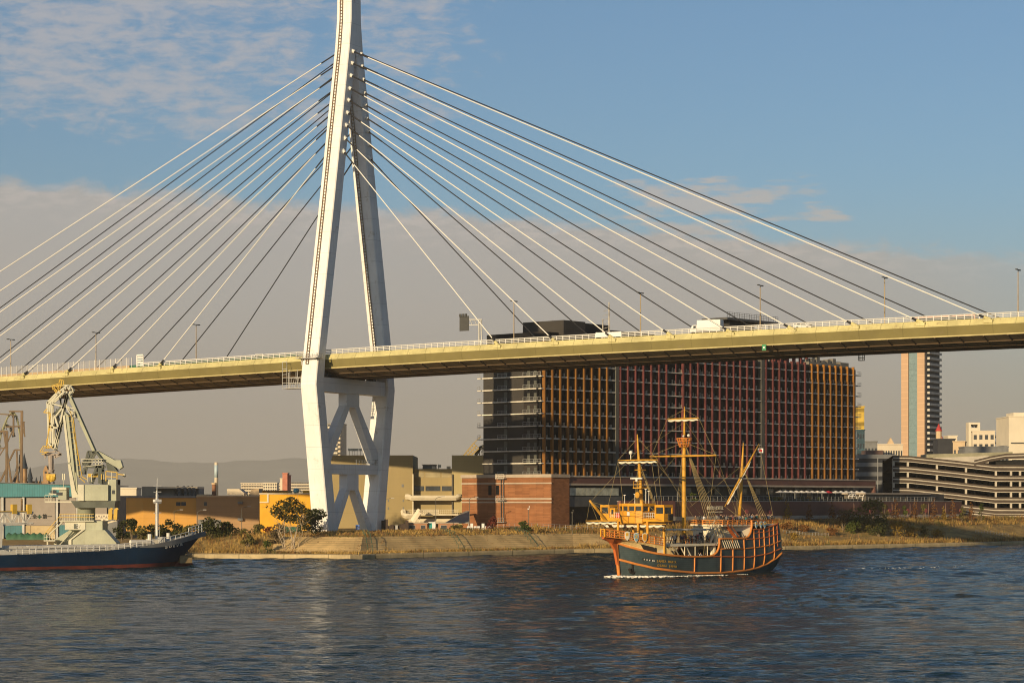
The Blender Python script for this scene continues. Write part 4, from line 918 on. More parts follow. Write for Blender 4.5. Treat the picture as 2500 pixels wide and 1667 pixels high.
# two brick kiosks, portable booth, tent
YK = 672.0
M_kiosk = mat('terracotta_wall', (.40, .20, .11), .8, var=.12, scale=.5)
for nm, a, b_, lab in (('brick_kiosk', 992, 1043, 'low terracotta hut left of the teal booth on the bank top'), ('brick_kiosk', 1070, 1118, 'low terracotta hut right of the teal booth on the bank top')):
    zb = ZW(1298, YK); zt_ = ZW(1277, YK); x0, x1 = XW(a, YK), XW(b_, YK); r_ = root(nm, lab, 'hut', ((x0+x1)/2, YK, zb), 0, 'terracotta huts on the bank'); L = x1-x0; H = zt_-zb
    m_ = MB(); m_.box(-L/2, 0, -2, L/2, 4, H); m_.build('wall', M_kiosk, r_, local=True)
    m_ = MB(); m_.box(-L/2-.25, -.3, H+.001, L/2+.25, 4.3, H+.22); m_.build('roof', M_band, r_, local=True)
    for c_, w__ in ((-L*.22, 1.7), (L*.3, 1.2)):
        m_ = MB(); m_.box(c_-w__/2-.1, -.06, H*.28, c_+w__/2+.1, .1, H*.8); f_ = m_.build('window_frame', M_band, r_, local=True)
        m_ = MB(); m_.box(c_-w__/2, -.1, H*.32, c_+w__/2, -.061, H*.76); m_.build('pane', M_win, f_, local=True)
r_ = root('portable_booth', 'teal and white portable booth between the two terracotta huts', 'booth', W(1055, 1297, YK+1), 0); s = F/YK
m_ = MB(); m_.box(-1.0, 0, 0, .0, 1.6, 2.5); m_.build('teal_wall', mat('teal_plastic', (.03, .28, .27), .5), r_, local=True)
m_ = MB(); m_.box(.01, 0, 0, 1.0, 1.6, 2.5); m_.build('white_door', M_vw, r_, local=True)
m_ = MB(); m_.box(-1.1, -.1, 2.51, 1.1, 1.7, 2.8); m_.build('roof', M_vw, r_, local=True)
r_ = root('canopy_tent', 'grey pitched canopy tent left of the brick annex', 'tent', W(1120, 1290, 700), 0)
a, b_, c_, d_ = W(1086, 1276, 695), W(1146, 1275, 695), W(1146, 1246, 712), W(1136, 1247, 712)
m_ = MB(); m_.prism([a, b_, c_, d_], (0, 0, -.25)); m_.prism([W(1086, 1275, 729), W(1146, 1275, 729), c_+Vector((0, .02, 0)), d_+Vector((0, .02, 0))][::-1], (0, 0, -.25)); m_.build('canopy', mat('grey_canvas', (.30, .28, .25), .7), r_)
m_ = MB()
for px in (1090, 1118, 1144): a = W(px, 1276, 695.5); m_.bar(a, (a.x, a.y, 6.5), .2)
m_.build('tent_post', M_steel, r_)
# warehouse (orange brown), grey roof hall, chimneys
YW1 = 850.0
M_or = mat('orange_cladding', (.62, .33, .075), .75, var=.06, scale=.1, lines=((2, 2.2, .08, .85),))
M_or2 = mat('tan_cladding', (.50, .29, .11), .75, var=.06, scale=.1, lines=((2, 2.2, .08, .85),))
wh = root('orange_warehouse', 'long windowless orange brown warehouse half in the shadow of the bridge', 'warehouse', (XW(480, YW1), YW1, 6), 0)
def wb(px0, px1, py0, py1, dy0=0, dy1=40): m_ = MB(); m_.box(XW(px0, YW1), YW1+dy0, ZW(py1, YW1), XW(px1, YW1), YW1+dy1, ZW(py0, YW1)); return m_
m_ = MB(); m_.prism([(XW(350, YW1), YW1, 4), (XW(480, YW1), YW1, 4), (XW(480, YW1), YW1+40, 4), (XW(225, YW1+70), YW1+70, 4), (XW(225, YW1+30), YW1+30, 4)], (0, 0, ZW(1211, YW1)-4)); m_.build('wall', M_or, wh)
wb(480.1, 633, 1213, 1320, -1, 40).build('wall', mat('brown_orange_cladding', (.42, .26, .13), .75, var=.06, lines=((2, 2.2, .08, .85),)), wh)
m_ = MB(); m_.loft([[Vector((p_[0], p_[1], ZW(z_, YW1))) for p_ in ((XW(225, YW1+29), YW1+29.5), (XW(350, YW1)-.1, YW1-.4), (XW(480, YW1), YW1-.4))] for z_ in (1215, 1209.5)]); m_.build('parapet', M_gb, wh)
wb(480.1, 635, 1209, 1213, -1.5, 40).build('parapet', M_sand, wh)
for a, b_ in ((430, 441), (442.5, 454)): wb(a, b_, 1225, 1234, -.15, .3).build('window', M_win, wh)
wb(499, 506, 1225, 1234, -1.15, -.7).build('window', M_win, wh)
for py in (1224, 1264): wb(582, 594, py, py+6, -2.4, -1.01).build('wall_vent', M_gb, wh)
wb(485, 540, 1268, 1290, -1.15, -.7).build('roller_door', M_gb, wh)
wb(340, 374, 1187, 1211, 6, 24).build('roof_hall', mat('grey_roof_hall', (.30, .27, .22), .75), wh)
wb(374.1, 477, 1192, 1211, 9, 24).build('roof_hall', M_gb, wh)
wb(374, 477.5, 1187.5, 1192, 5, 24).build('roof_hall_roof', M_ivory, wh)
m_ = MB()
for px in (428, 443, 454, 463): a = W(px, 1203, YW1+5); m_.path([a+Vector((0, 2, -1)), a+Vector((0, 2, 1.2)), a+Vector((.8, 1, 1.9)), a+Vector((1.6, 0, 1.3)), a+Vector((1.8, -.4, -1))], .8, 7)
m_.build('duct_bends', M_steel2, wh)
wb(477.6, 512, 1206, 1212, 3, 8).build('roof_box', M_sand, wh)
m_ = MB(); m_.prism([W(554, 1208, YW1+12), W(596, 1208, YW1+12), W(596, 1203, YW1+12), W(584, 1193, YW1+12), W(554, 1193, YW1+12)], (0, 12, 0)); m_.build('roof_shed', M_ivory, wh)
m_ = MB(); m_.prism([W(606, 1210, YW1+6), W(632, 1210, YW1+6), W(632, 1193, YW1+6), W(614, 1194, YW1+6)], (0, 14, 0)); m_.build('roof_stair', M_sand, wh)
YC = 980
ch = root('tall_chimney', 'tall pale round chimney rising behind the orange warehouse', 'chimney', (XW(528, YC), YC, 7), 0)
m_ = MB(); rr_ = (XW(532.5, YC)-XW(523.5, YC))/2; H = ZW(1128, YC)-7; m_.lathe((0, 0, 0), [(rr_*1.15, 0), (rr_, H-2), (rr_, H)], 16); m_.build('shaft', M_ivory, ch, True, local=True)
m_ = MB(); m_.lathe((0, 0, 0), [(rr_*1.04, H-6.5), (rr_*1.04, H-1.2)], 16); m_.build('blue_band', mat('pale_blue_paint', (.45, .55, .60), .6), ch, True, local=True)
Yc = 880; ch = root('brick_chimney', 'short patterned brick chimney in front of the tall pale one', 'chimney', (XW(522.5, Yc), Yc, 7), 0)
H = ZW(1178, Yc)-7; m_ = MB(); m_.lathe((0, 0, 0), [(.85, 0), (.78, H-.7)], 12); m_.build('shaft', mat('chimney_brick', (.33, .16, .09), .85, brick=(.9, .5, (.6, .55, .45))), ch, local=True)
m_ = MB(); m_.lathe((0, 0, 0), [(.95, H-.69), (1.0, H)], 12); m_.build('cap', M_sand, ch, local=True)
yb = root('yellow_building', 'bright yellow building with pale trim just left of the bridge tower', 'building', (XW(695, 800), 800, 6), 0)
M_yel = mat('bright_yellow_wall', (.76, .40, .025), .7, var=.05); Yy = 800
def yb_(a, b_, c_, d_, e_=0, f_=30): m_ = MB(); m_.box(XW(a, Yy), Yy+e_, ZW(d_, Yy), XW(b_, Yy), Yy+f_, ZW(c_, Yy)); return m_
yb_(634, 762, 1204, 1320).build('wall', M_yel, yb)
yb_(633, 762, 1203, 1206, -.4, -.01).build('trim', M_white, yb); yb_(634, 654, 1224, 1227, -.3, -.01).build('trim', M_white, yb); yb_(652, 656, 1206.1, 1227, -.35, -.005).build('trim', M_white, yb)
yb_(637, 700, 1198, 1203.5, 4, 20).build('roof_storey', M_yel, yb); yb_(638, 700, 1196.5, 1198, 3.5, 20.5).build('roof_edge', M_steel2, yb); yb_(737, 762, 1197, 1203.5, 4, 20).build('roof_storey', M_yel, yb)
yb_(649, 662, 1201, 1203.4, 3.8, 4).build('louvre', M_steel2, yb); yb_(668, 678, 1201, 1203.4, 3.8, 4).build('louvre', M_steel2, yb)
gl = root('blue_globe', 'pale blue globe with white patches on the yellow building roof', 'globe', W(723, 1206, 806), 0)
m_ = MB(); m_.sph((0, 0, 1.15), .92*1.15, n=16, m=10); m_.build('sphere', mat('globe_blue', (.20, .47, .55), .5, var=.1, dirt=(.65, .68, .66), scale=.8), gl, True, local=True)
m_ = MB(); m_.tube((0, 0, -.3), (0, 0, .2), .35, .35, 8); m_.build('stand', M_steel, gl, local=True)
m_ = MB(); m_.path([(.9+.9*math.cos(a), 0, .3+1.3*math.sin(a)) for a in np.linspace(.2, 2, 7)], .14, 5); m_.build('white_ring', M_white, gl, local=True)
# apartment blocks far behind
block('long_apartment_block', 'long cream apartment block with balconies left of the salmon tower', 588, 690, 1180, 1480, M_ivory, win=M_win, rows=10, cols=16, bal=M_ivory, depth=14)
block('cream_apartment_block', 'plain cream block in front of the long apartment row', 642, 676, 1179.5, 1420, M_white, win=M_win, rows=10, cols=6, depth=12)
block('salmon_tower', 'salmon red slab tower behind the yellow building', 689.5, 701.5, 1156, 1400, mat('salmon_wall', (.52, .20, .13), .75), win=M_win, rows=1, cols=2, depth=12)
block('salmon_tower_annex', 'lower salmon slab joined behind the right side of the salmon tower', 701.8, 707, 1161, 1403, bpy.data.materials['salmon_wall'], depth=9)
block('cream_stair_tower', 'narrow cream tower on the left of the salmon tower', 684, 689.3, 1169, 1401, M_white, depth=9)
block('grey_apartment_row', 'grey apartment row with dark balconies right of the salmon tower', 707, 765, 1178, 1480, M_gb, win=M_win, rows=10, cols=14, bal=M_ivory, depth=14)
Yh = 1560
hr, hw_, H = block('high_rise', 'tall cream high rise with rows of balconies seen through the tower legs', 799, 831, 1035, Yh, M_ivory, depth=20, rz=R(-8), roofm=M_gb)
for i in range(32):
    z = H-2.9*(i+1)
    if z < 2: break
    m_ = MB(); m_.box(-hw_-.3, -1.4, z, hw_*.62, -.01, z+1.2); m_.build('balcony', M_white, hr, local=True)
    m_ = MB(); m_.box(-hw_+.2, -.08, z+1.25, hw_*.6, .1, z+2.7); m_.build('window', M_win, hr, local=True)
    m_ = MB(); m_.box(hw_*.66, -.9, z, hw_+1.0, -.02, z+1.1); m_.build('balcony', M_gd, hr, local=True)
# ================================================================ left: teal roofed shed with lettering
YS = 742.0
DEP = 18
sh = root('teal_shed', 'wide wharf shed with a teal roof fascia, grey doors and black lettering', 'shed', (XW(100, YS), YS, 3), 0)
def sb_(a, b_, c_, d_, e_=0, f_=18): m_ = MB(); m_.box(XW(a, YS), YS+e_, ZW(d_, YS), XW(b_, YS), YS+f_, ZW(c_, YS)); return m_
M_tealr = mat('teal_corrugated', (.06, .235, .275), .6, var=.1, streak=.2, lines=((0, .8, .22, .8),))
m_ = MB(); m_.prism([W(-260, 1170, YS-.5), W(0, 1178.5, YS-.5), W(285, 1187, YS-.5), W(285, 1211, YS-.5), W(0, 1213, YS-.5), W(-260, 1214, YS-.5)], (0, .5, 0)); m_.build('roof_fascia', M_tealr, sh)
m_ = MB(); m_.prism([W(-260, 1168, YS-1), W(0, 1176.5, YS-1), W(290, 1185.3, YS-1), W(290, 1187, YS-1), W(0, 1178.4, YS-1), W(-260, 1169.9, YS-1)], (0, 19, 0)); m_.build('roof', M_gb, sh)
sb_(-260, 285, 1212, 1330, 1.2, 18).build('wall', M_gb, sh)
M_door = mat('grey_shutter', (.33, .285, .25), .7, var=.05, lines=((2, 1.0, .08, .85),))
for a, b_ in ((-120, -60), (-55, 1), (11, 53), (62, 133), (144, 184), (194, 260)): sb_(a, b_, 1215, 1282, .6, 1.1).build('shutter_door', M_door, sh)
for px in (-58, 6, 57, 139, 189): sb_(px-2.8, px+2.8, 1213.5, 1330, -.2, 1.0).build('door_post', M_steel, sh)
sb_(-60, 115, 1283, 1312, .4, 1.1).build('lower_wall', mat('teal_lower_wall', (.07, .20, .23), .7, lines=((0, .8, .2, .85),)), sh)
sb_(62, 133, 1283, 1330, .3, .59).build('lower_wall', M_conc, sh); sb_(144, 168, 1281, 1330, .35, .59).build('lower_wall', bpy.data.materials['teal_lower_wall'], sh)
M_ink = mat('black_lettering', (.02, .02, .02), .7)
for ch_, px in (('安', 71), ('全', 84.5), ('第', 109), ('一', 121)):
    p = W(px, 1261, YS+.5); text(ch_, 1.55, p, (1, 0, 0), (0, 0, 1), M_ink, sh, 'lettering', .1, bold=.035)
m_ = MB(); p = W(96, 1261, YS+.45); m_.box(p.x-.65, p.y, p.z-.22, p.x+.65, p.y+.1, p.z+.22); m_.box(p.x-.22, p.y-.004, p.z-.65, p.x+.22, p.y+.09, p.z+.65); m_.build('green_cross', mat('dark_green_paint', (.01, .06, .04), .7), sh)
gt = root('green_tarpaulin', 'long low green tarpaulin heap in front of the teal shed', 'tarpaulin', W(60, 1318, 722), 0); m_ = MB(); rows = []
for i in range(26):
    px = 18+i*4.1; z = 2.1+.28*math.sin(i*1.7); p = W(px, 1318, 722); rows.append([(p.x, 722+2.2*math.cos(a), 2.9+z*math.sin(a)) for a in np.linspace(0, math.pi, 9)])
m_.loft(rows); m_.build('sheet', mat('green_sheet', (.05, .135, .075), .6, var=.25, scale=.5), gt, True)
# coaster frames and castle spires behind the shed
YR = 880.0; M_cst = mat('brown_painted_steel', (.17, .11, .06), .6, var=.25, scale=.3)
co_ = root('coaster_structure', 'tall brown steel coaster frames with a curved track behind the teal shed', 'coaster', (XW(25, YR), YR, 7), 0)
def cb_(a, b_, c_, d_, w_=.9, dy=0): return (W(a, b_, YR+dy), W(c_, d_, YR+dy), w_)
fr = MB()
for a in (cb_(-2, 1010, 33, 1013, .7), cb_(22, 1004, 56, 1004, .8), cb_(33, 1013, 33, 1064), cb_(53.5, 1003, 52, 1180, 1.3), cb_(-30, 1056, 18, 1052), cb_(17, 1052, 16, 1180, 1.3), cb_(58, 1030, 60, 1066, .7), cb_(50, 1030, 61, 1030, .6), cb_(61, 1066, 52, 1036, .6), cb_(14, 1042, 52, 1040, .8),
          cb_(10, 1055, 28, 1180, 1.0), cb_(36, 1098, 52, 1098, .9), cb_(36, 1098, 22, 1126, .9), cb_(41, 1100, 43, 1178, .8), cb_(-6, 1120, 16, 1085, .6), cb_(16, 1085, 33, 1045, .6), cb_(-4, 1095, 16, 1093, .7), cb_(0, 1176, 17, 1142, 1.0), cb_(28, 1180, 52, 1125, .5)): fr.bar(a[0], a[1], a[2]*.68)
fr.build('support_frame', M_cst, co_)
m_ = MB()
for off in (-1.6, 1.6):
    pts = [W(px, py, YR+3+off) for px, py in ((-6, 1095), (0, 1072), (8, 1045), (18, 1020), (27, 1008), (34, 1007), (40, 1016), (45, 1036), (49, 1066), (51, 1105), (52, 1140), (50, 1180))]; m_.path(pts, .38, 5)
pp_ = [((-6, 1095), (0, 1072)), ((8, 1045), (18, 1020)), ((27, 1008), (34, 1007)), ((40, 1016), (45, 1036)), ((49, 1066), (51, 1105))]
for (a, b_), (c_, d_) in pp_:
    for t_ in (0, .33, .66): p = W(lerp(a, c_, t_), lerp(b_, d_, t_), YR+3); m_.bar(p+Vector((0, -1.7, 0)), p+Vector((0, 1.7, 0)), .35); m_.bar(p, p+Vector((.7, 0, -1.8)), .3)
m_.build('track', mat('pale_olive_track', (.34, .33, .20), .6), co_)
m_ = MB(); m_.path([W(px, py, YR+6) for px, py in ((-6, 1078), (4, 1050), (14, 1036), (24, 1042), (32, 1058), (34, 1066))], .7, 6); m_.path([W(34, 1176, YR+2), W(46, 1150, YR+2), W(51, 1110, YR+2)], .7, 6); m_.build('track', M_gb, co_)
YT2 = 1020.0; M_spire = mat('slate_spire', (.035, .045, .06), .7, var=.2); M_stone = mat('castle_stone', (.40, .25, .13), .85, var=.25, scale=.5)
def spire(nm, px, pyb, pyt, w_, lab, wallpy=None, n=8):
    r_ = root(nm, lab, 'spire', (XW(px, YT2), YT2, 7), 0, 'pointed castle spires'); rr_ = w_/2*YT2/F
    if wallpy: m_ = MB(); m_.lathe((0, 0, 0), [(rr_*.85, 0), (rr_*.85, ZW(wallpy, YT2)-7)], n); m_.build('tower_wall', M_stone, r_, local=True)
    zb = ZW(wallpy or pyb, YT2)-7
    m_ = MB(); m_.lathe((0, 0, 0), [(rr_*1.1, zb-.05), (rr_*.62, lerp(zb, ZW(pyt, YT2)-7, .42)), (.06, ZW(pyt, YT2)-7)], n); m_.build('spire_roof', M_spire, r_, local=True)
    if not wallpy: m_ = MB(); m_.lathe((0, 0, 0), [(rr_*.9, 0), (rr_*.9, zb)], n); m_.build('tower_wall', M_spire, r_, local=True)
spire('castle_tower', 59, 1150, 1105, 17, 'round stone castle tower with a steep cone roof behind the coaster', 1143, 12)
spire('castle_spire', 73.5, 1168, 1139, 13, 'largest dark slate spire right of the coaster', None)
spire('castle_spire', 88.8, 1178, 1164, 8, 'small dark slate spire between two others', None)
spire('castle_spire', 99, 1178, 1161, 4, 'thinnest needle like dark spire beside the stone gable', None)
spire('castle_spire', 131, 1178, 1170, 5, 'short dark spire tip right of the yellow crane hook', None)
spire('castle_tower', 42, 1150, 1120, 9, 'slim stone castle turret between the coaster frames', 1150, 10)
r_ = root('stone_gable', 'sandy stone gable tower with a round opening behind the crane hook', 'gable tower', (XW(111.5, YT2), YT2, 7), 0)
a = XW(118, YT2)-XW(111.5, YT2); zt_ = ZW(1137, YT2)-7; ze = ZW(1150, YT2)-7
m_ = MB(); m_.prism([(-a, 0, 0), (a, 0, 0), (a, 0, ze), (.25*a, 0, zt_), (-.25*a, 0, zt_), (-a, 0, ze)], (0, 5, 0)); m_.build('gable_wall', M_stone, r_, local=True)
m_ = MB(); m_.prism([(a*.42*math.cos(t_), -.12, ZW(1153, YT2)-7+a*.42*math.sin(t_)) for t_ in np.linspace(0, 2*math.pi, 13)[:-1]], (0, .2, 0)); m_.build('round_opening', M_dark, r_, local=True)
m_ = MB(); m_.box(-14, 2, 0, -1.2*a, 8, ZW(1174, YT2)-7); m_.build('curtain_wall', M_stone, r_, local=True)
block('cream_hall', 'low cream hall with small dark vents left of the grey roof hall', 288, 333, 1193, 960, M_white, depth=12)
# ================================================================ harbour crane
YX = 612.0; KX = XW(216, YX); s_ = YX/F
kr = root('harbour_crane', 'pale grey green harbour crane with a folded lattice jib behind the cargo ship', 'crane', (KX, YX, 3), 0)
M_kg = mat('crane_grey_green', (.42, .43, .32), .55, var=.12, scale=.25, streak=.3, dirt=(.27, .25, .17)); M_kp = mat('crane_pale', (.62, .59, .46), .55, var=.1, streak=.2); M_ky = mat('crane_yellow', (.62, .40, .06), .55, var=.15); M_kd = mat('crane_dark', (.10, .11, .09), .6, var=.2)
def KP(cx, cy, dy=0.0): return W(100+cx/4.236, 920+cy/4.236, YX)+Vector((0, dy, 0))      # crop coordinates used while measuring
def kbox(cx0, cy0, cx1, cy1, y0, y1, ma, nm, par=kr): a, b_ = KP(cx0, cy0), KP(cx1, cy1); m_ = MB(); m_.box(a.x, YX+y0, b_.z, b_.x, YX+y1, a.z); return m_.build(nm, ma, par)
# base
a = W(175, 1330, YX); z_ = lambda py: ZW(py, YX); x_ = lambda px: XW(px, YX)
m_ = MB(); m_.prism([(x_(176), YX-4, 3), (x_(290), YX-4, 3), (x_(290), YX-4, z_(1324)), (x_(262), YX-4, z_(1293)), (x_(212), YX-4, z_(1293)), (x_(176), YX-4, z_(1321))], (0, 6, 0)); m_.build('portal_base', M_kg, kr)
m_ = MB(); m_.prism([(x_(126), YX+3, 3), (x_(215), YX+3, 3), (x_(215), YX+3, z_(1296)), (x_(166), YX+3, z_(1293)), (x_(126), YX+3, z_(1318))], (0, 4, 0)); m_.build('portal_base', M_kg, kr)
m_ = MB(); m_.prism([(x_(175), YX-4.4, 3), (x_(182), YX-4.4, 3), (x_(182), YX-4.4, z_(1316)), (x_(214), YX-4.4, z_(1292)), (x_(207), YX-4.4, z_(1292)), (x_(175), YX-4.4, z_(1318))], (0, .39, 0)); m_.build('base_flange', M_kp, kr)
m_ = MB(); m_.box(x_(164), YX-3, z_(1293), x_(255), YX+5, z_(1271)); m_.build('portal_box', M_kg, kr)
m_ = MB(); m_.box(x_(164), YX-3.2, z_(1292), x_(214), YX-3.01, z_(1272)); m_.build('front_plate', M_kp, kr)
m_ = MB(); m_.box(x_(186), YX-3.35, z_(1290), x_(194.5), YX-3.21, z_(1278)); pl_ = m_.build('sign_plate', M_kd, kr)
text('中組', .52, W(190.2, 1281.8, YX-3.4), (1, 0, 0), (0, 0, 1), M_vw, pl_, 'sign_lettering', .03); text('港運', .34, W(190.2, 1286.8, YX-3.4), (1, 0, 0), (0, 0, 1), M_vw, pl_, 'sign_lettering', .03)
m_ = MB(); m_.lathe((x_(209), YX+1, 0), [(2.4, z_(1271)), (2.4, z_(1240)), (2.7, z_(1239)), (2.7, z_(1236))], 16); m_.build('slewing_column', M_kg, kr, True)
# platform, stairs
m_ = MB(); m_.box(x_(152), YX-4, z_(1272), x_(236), YX+6, z_(1269.5)); 
for px in range(153, 237, 6): m_.bar((x_(px), YX-3.9, z_(1270)), (x_(px), YX-3.9, z_(1254)), .1)
m_.build('platform', M_kp, kr)
m_ = MB()
for py in (1254, 1262): m_.bar((x_(152), YX-3.9, z_(py)), (x_(236), YX-3.9, z_(py)), .12)
m_.bar((x_(115), YX-3.7, z_(1303)), (x_(155), YX-3.7, z_(1256)), .14); m_.bar((x_(118), YX-2.7, z_(1306)), (x_(158), YX-2.7, z_(1262)), .14); m_.build('yellow_handrail', M_ky, kr)
m_ = MB(); m_.bar((x_(117), YX-3.4, z_(1312)), (x_(160), YX-3.4, z_(1272)), .3, .2); m_.bar((x_(117), YX-2.6, z_(1312)), (x_(160), YX-2.6, z_(1272)), .3, .2)
for i in range(14): t_ = i/13; m_.box(lerp(x_(117), x_(159), t_), YX-3.4, lerp(z_(1312), z_(1272), t_), lerp(x_(117), x_(159), t_)+.4, YX-2.6, lerp(z_(1312), z_(1272), t_)+.08)
m_.build('stairway', M_kp, kr)
m_ = MB(); m_.box(x_(114), YX-4, z_(1320), x_(142), YX+2, z_(1317.5))
for px in (115, 121, 128, 135, 141): m_.bar((x_(px), YX-3.9, z_(1319)), (x_(px), YX-3.9, z_(1304)), .1)
for py in (1304, 1311): m_.bar((x_(114), YX-3.9, z_(py)), (x_(142), YX-3.9, z_(py)), .11)
m_.bar((x_(118), YX-1, 3), (x_(118), YX-1, z_(1318)), .4); m_.bar((x_(138), YX-1, 3), (x_(138), YX-1, z_(1318)), .4); m_.bar((x_(148), YX-3, 3.2), (x_(172), YX-3, z_(1306)), .16); m_.build('lower_landing', M_kp, kr)
# machinery house and cab
kbox(412, 1115, 718, 1278, -3.5, 4, M_kg, 'machinery_house'); kbox(409, 1113, 470, 1280, -3.8, -3.51, M_kp, 'house_end_panel')
kbox(719, 1060, 795, 1278, -2.5, 4, M_kg, 'rear_house'); kbox(645, 1060, 795, 1114, 0, 4, M_kp, 'upper_house'); kbox(752, 1170, 776, 1208, -2.7, -2.51, M_win, 'rear_window')
m_ = MB(); a, b_, c_, d_ = KP(330, 1280), KP(790, 1280), KP(780, 1352), KP(380, 1352); m_.prism([a+Vector((0, -3, 0)), b_+Vector((0, -3, 0)), c_+Vector((0, -3, 0)), d_+Vector((0, -3, 0))], (0, 7, 0)); m_.build('slewing_frame', M_kd, kr)
m_ = MB(); p = [KP(205, 1140, -2), KP(278, 1140, -2), KP(278, 1270, -2), KP(190, 1270, -2)]; m_.prism(p, (0, 4, 0)); cbn = m_.build('operator_cab', M_kg, kr)
kbox(130, 1140, 280, 1166, -2.4, 2.2, M_kp, 'cab_roof'); kbox(175, 1192, 236, 1222, -2.15, -2.01, M_win, 'cab_window', cbn); kbox(112, 1170, 172, 1205, -1.8, -1.5, M_win, 'cab_window', cbn)
m_ = MB(); a, b_ = KP(58, 1284), KP(340, 1275); m_.box(a.x, YX-2.5, a.z-.3, b_.x, YX+2, a.z)
for cx in (60, 100, 120): m_.bar(KP(cx, 1284, -2.4), KP(cx, 1218, -2.4), .1)
m_.bar(KP(58, 1220, -2.4), KP(140, 1220, -2.4), .1); m_.bar(KP(58, 1250, -2.4), KP(130, 1250, -2.4), .1); m_.bar(KP(130, 1165, -1.8), KP(130, 1280, -1.8), .14); m_.bar(KP(95, 1205, -1.8), KP(175, 1215, -1.8), .3); m_.build('cab_platform', M_kp, kr)
m_ = MB(); m_.tube(KP(235, 1140), KP(235, 1060), .08, .05, 5); a = KP(235, 1010); m_.cbox(a.x-.25, YX, a.z-1.4, .28, .3, 1.7); m_.cbox(a.x+.25, YX, a.z-1.4, .28, .3, 1.7); m_.build('cab_antenna', M_kp, kr)
# main boom: box girder leaning left
m_ = MB()
for dy in (-1.4, 1.4):
    m_.prism([KP(338, 1250, dy-.35), KP(408, 1240, dy-.35), KP(372, 1170, dy-.35), KP(355, 925, dy-.35), KP(298, 400, dy-.35), KP(255, 360, dy-.35), KP(292, 890, dy-.35), KP(340, 1170, dy-.35)], (0, .7, 0))
m_.prism([KP(300, 890, -1.04), KP(400, 1040, -1.04), KP(335, 420, -1.04), KP(262, 380, -1.04)], (0, 2.0, 0)); boom = m_.build('boom', M_kg, kr)
m_ = MB(); m_.prism([KP(292, 900, -2.0), KP(318, 905, -2.0), KP(372, 1175, -2.0), KP(408, 1242, -2.0), KP(336, 1250, -2.0)], (0, .2, 0)); m_.prism([KP(240, 400, -2.0), KP(262, 395, -2.0), KP(318, 880, -2.0), KP(294, 890, -2.0)], (0, .2, 0)); m_.build('boom_plate', M_kp, boom)
m_ = MB(); m_.path([KP(322, 360, -1.9), KP(362, 640, -1.9), KP(440, 1030, -1.9)], .09, 4)
for t_ in np.linspace(0, 1, 12): a = KP(lerp(325, 435, t_), lerp(400, 1020, t_), -1.9); m_.bar(a, a+Vector((-.9, 0, -.2)), .09)
m_.path([KP(350, 430, -2.2), KP(385, 700, -2.2), KP(440, 1020, -2.2)], .11, 4); m_.build('boom_ladder', M_ky, boom)
# back stay pair
m_ = MB()
for dy in (-1.2, 1.2): m_.bar(KP(298, 180, dy), KP(560, 765, dy), .45)
for t_ in (.05, .3, .55, .8): a, b_ = KP(lerp(298, 560, t_), lerp(180, 765, t_), -1.2), KP(lerp(298, 560, t_), lerp(180, 765, t_), 1.2); m_.bar(a, b_, .3)
m_.bar(KP(285, 200, 0), KP(545, 770, 0), .75, .5); m_.build('back_stay', M_kg, kr)
# jib (lattice) hanging on the left
m_ = MB()
for dy in (-1.3, 1.3):
    for a in (((282, 90), (160, 180)), ((160, 180), (75, 268)), ((255, 150), (120, 268)), ((75, 268), (120, 268)), ((75, 268), (92, 690)), ((115, 275), (138, 735)), ((278, 150), (150, 750)), ((92, 690), (150, 750)), ((275, 170), (236, 330)), ((120, 275), (240, 310)), ((92, 520), (190, 530)), ((138, 735), (215, 470)), ((150, 400), (200, 560)), ((240, 310), (160, 410))):
        m_.bar(KP(*a[0], dy), KP(*a[1], dy), .42)
for a in ((75, 268), (120, 268), (92, 690), (150, 750), (282, 90), (240, 310), (86, 480), (130, 500)): m_.bar(KP(*a, -1.3), KP(*a, 1.3), .32)
m_.build('jib', M_kp, kr)
m_ = MB()
for a in (((170, 160), (230, 330)), ((215, 160), (190, 380)), ((160, 330), (200, 480)), ((230, 330), (180, 620)), ((150, 480), (175, 660)), ((145, 390), (230, 340)), ((170, 420), (215, 360))): m_.bar(KP(*a[0], 0), KP(*a[1], 0), .3)
m_.path([KP(150, 385), KP(215, 325)], .6, 7); m_.build('jib_bracing', M_kd, kr)
m_ = MB()
for a in (((122, 95), (170, 170)), ((195, 90), (205, 32)), ((225, 85), (222, 32)), ((205, 32), (222, 32)), ((122, 95), (205, 70)), ((130, 130), (190, 140)), ((175, 160), (205, 75)), ((160, 85), (215, 160)), ((38, 370), (75, 330)), ((38, 370), (110, 372)), ((95, 360), (100, 560)), ((110, 380), (75, 700)), ((92, 520), (118, 520)), ((0, 775), (90, 775)), ((0, 775), (38, 715)), ((38, 715), (90, 720)), ((60, 740), (120, 715)), ((118, 715), (130, 745)), ((75, 640), (65, 740)), ((20, 800), (70, 785))):
    m_.bar(KP(*a[0], -1.5), KP(*a[1], -1.5), .22); m_.bar(KP(*a[0], 1.2), KP(*a[1], 1.2), .16)
m_.build('yellow_walkway', M_ky, kr)
for dy in (-1, 1):
    for nm, bars in (('head_cage', (((240, 90), (300, 85)), ((300, 85), (340, 135)), ((340, 135), (305, 185)), ((305, 185), (260, 150)), ((300, 85), (305, 185)), ((262, 90), (325, 170)))), ('boom_tip_cage', (((270, 300), (350, 400)), ((250, 280), (330, 420)), ((350, 360), (360, 420)), ((300, 320), (350, 330)), ((350, 330), (350, 400)), ((330, 420), (360, 420))))):
        m_ = MB()
        for a in bars: m_.bar(KP(*a[0], dy), KP(*a[1], dy), .24)
        m_.build(nm, M_kp, kr)
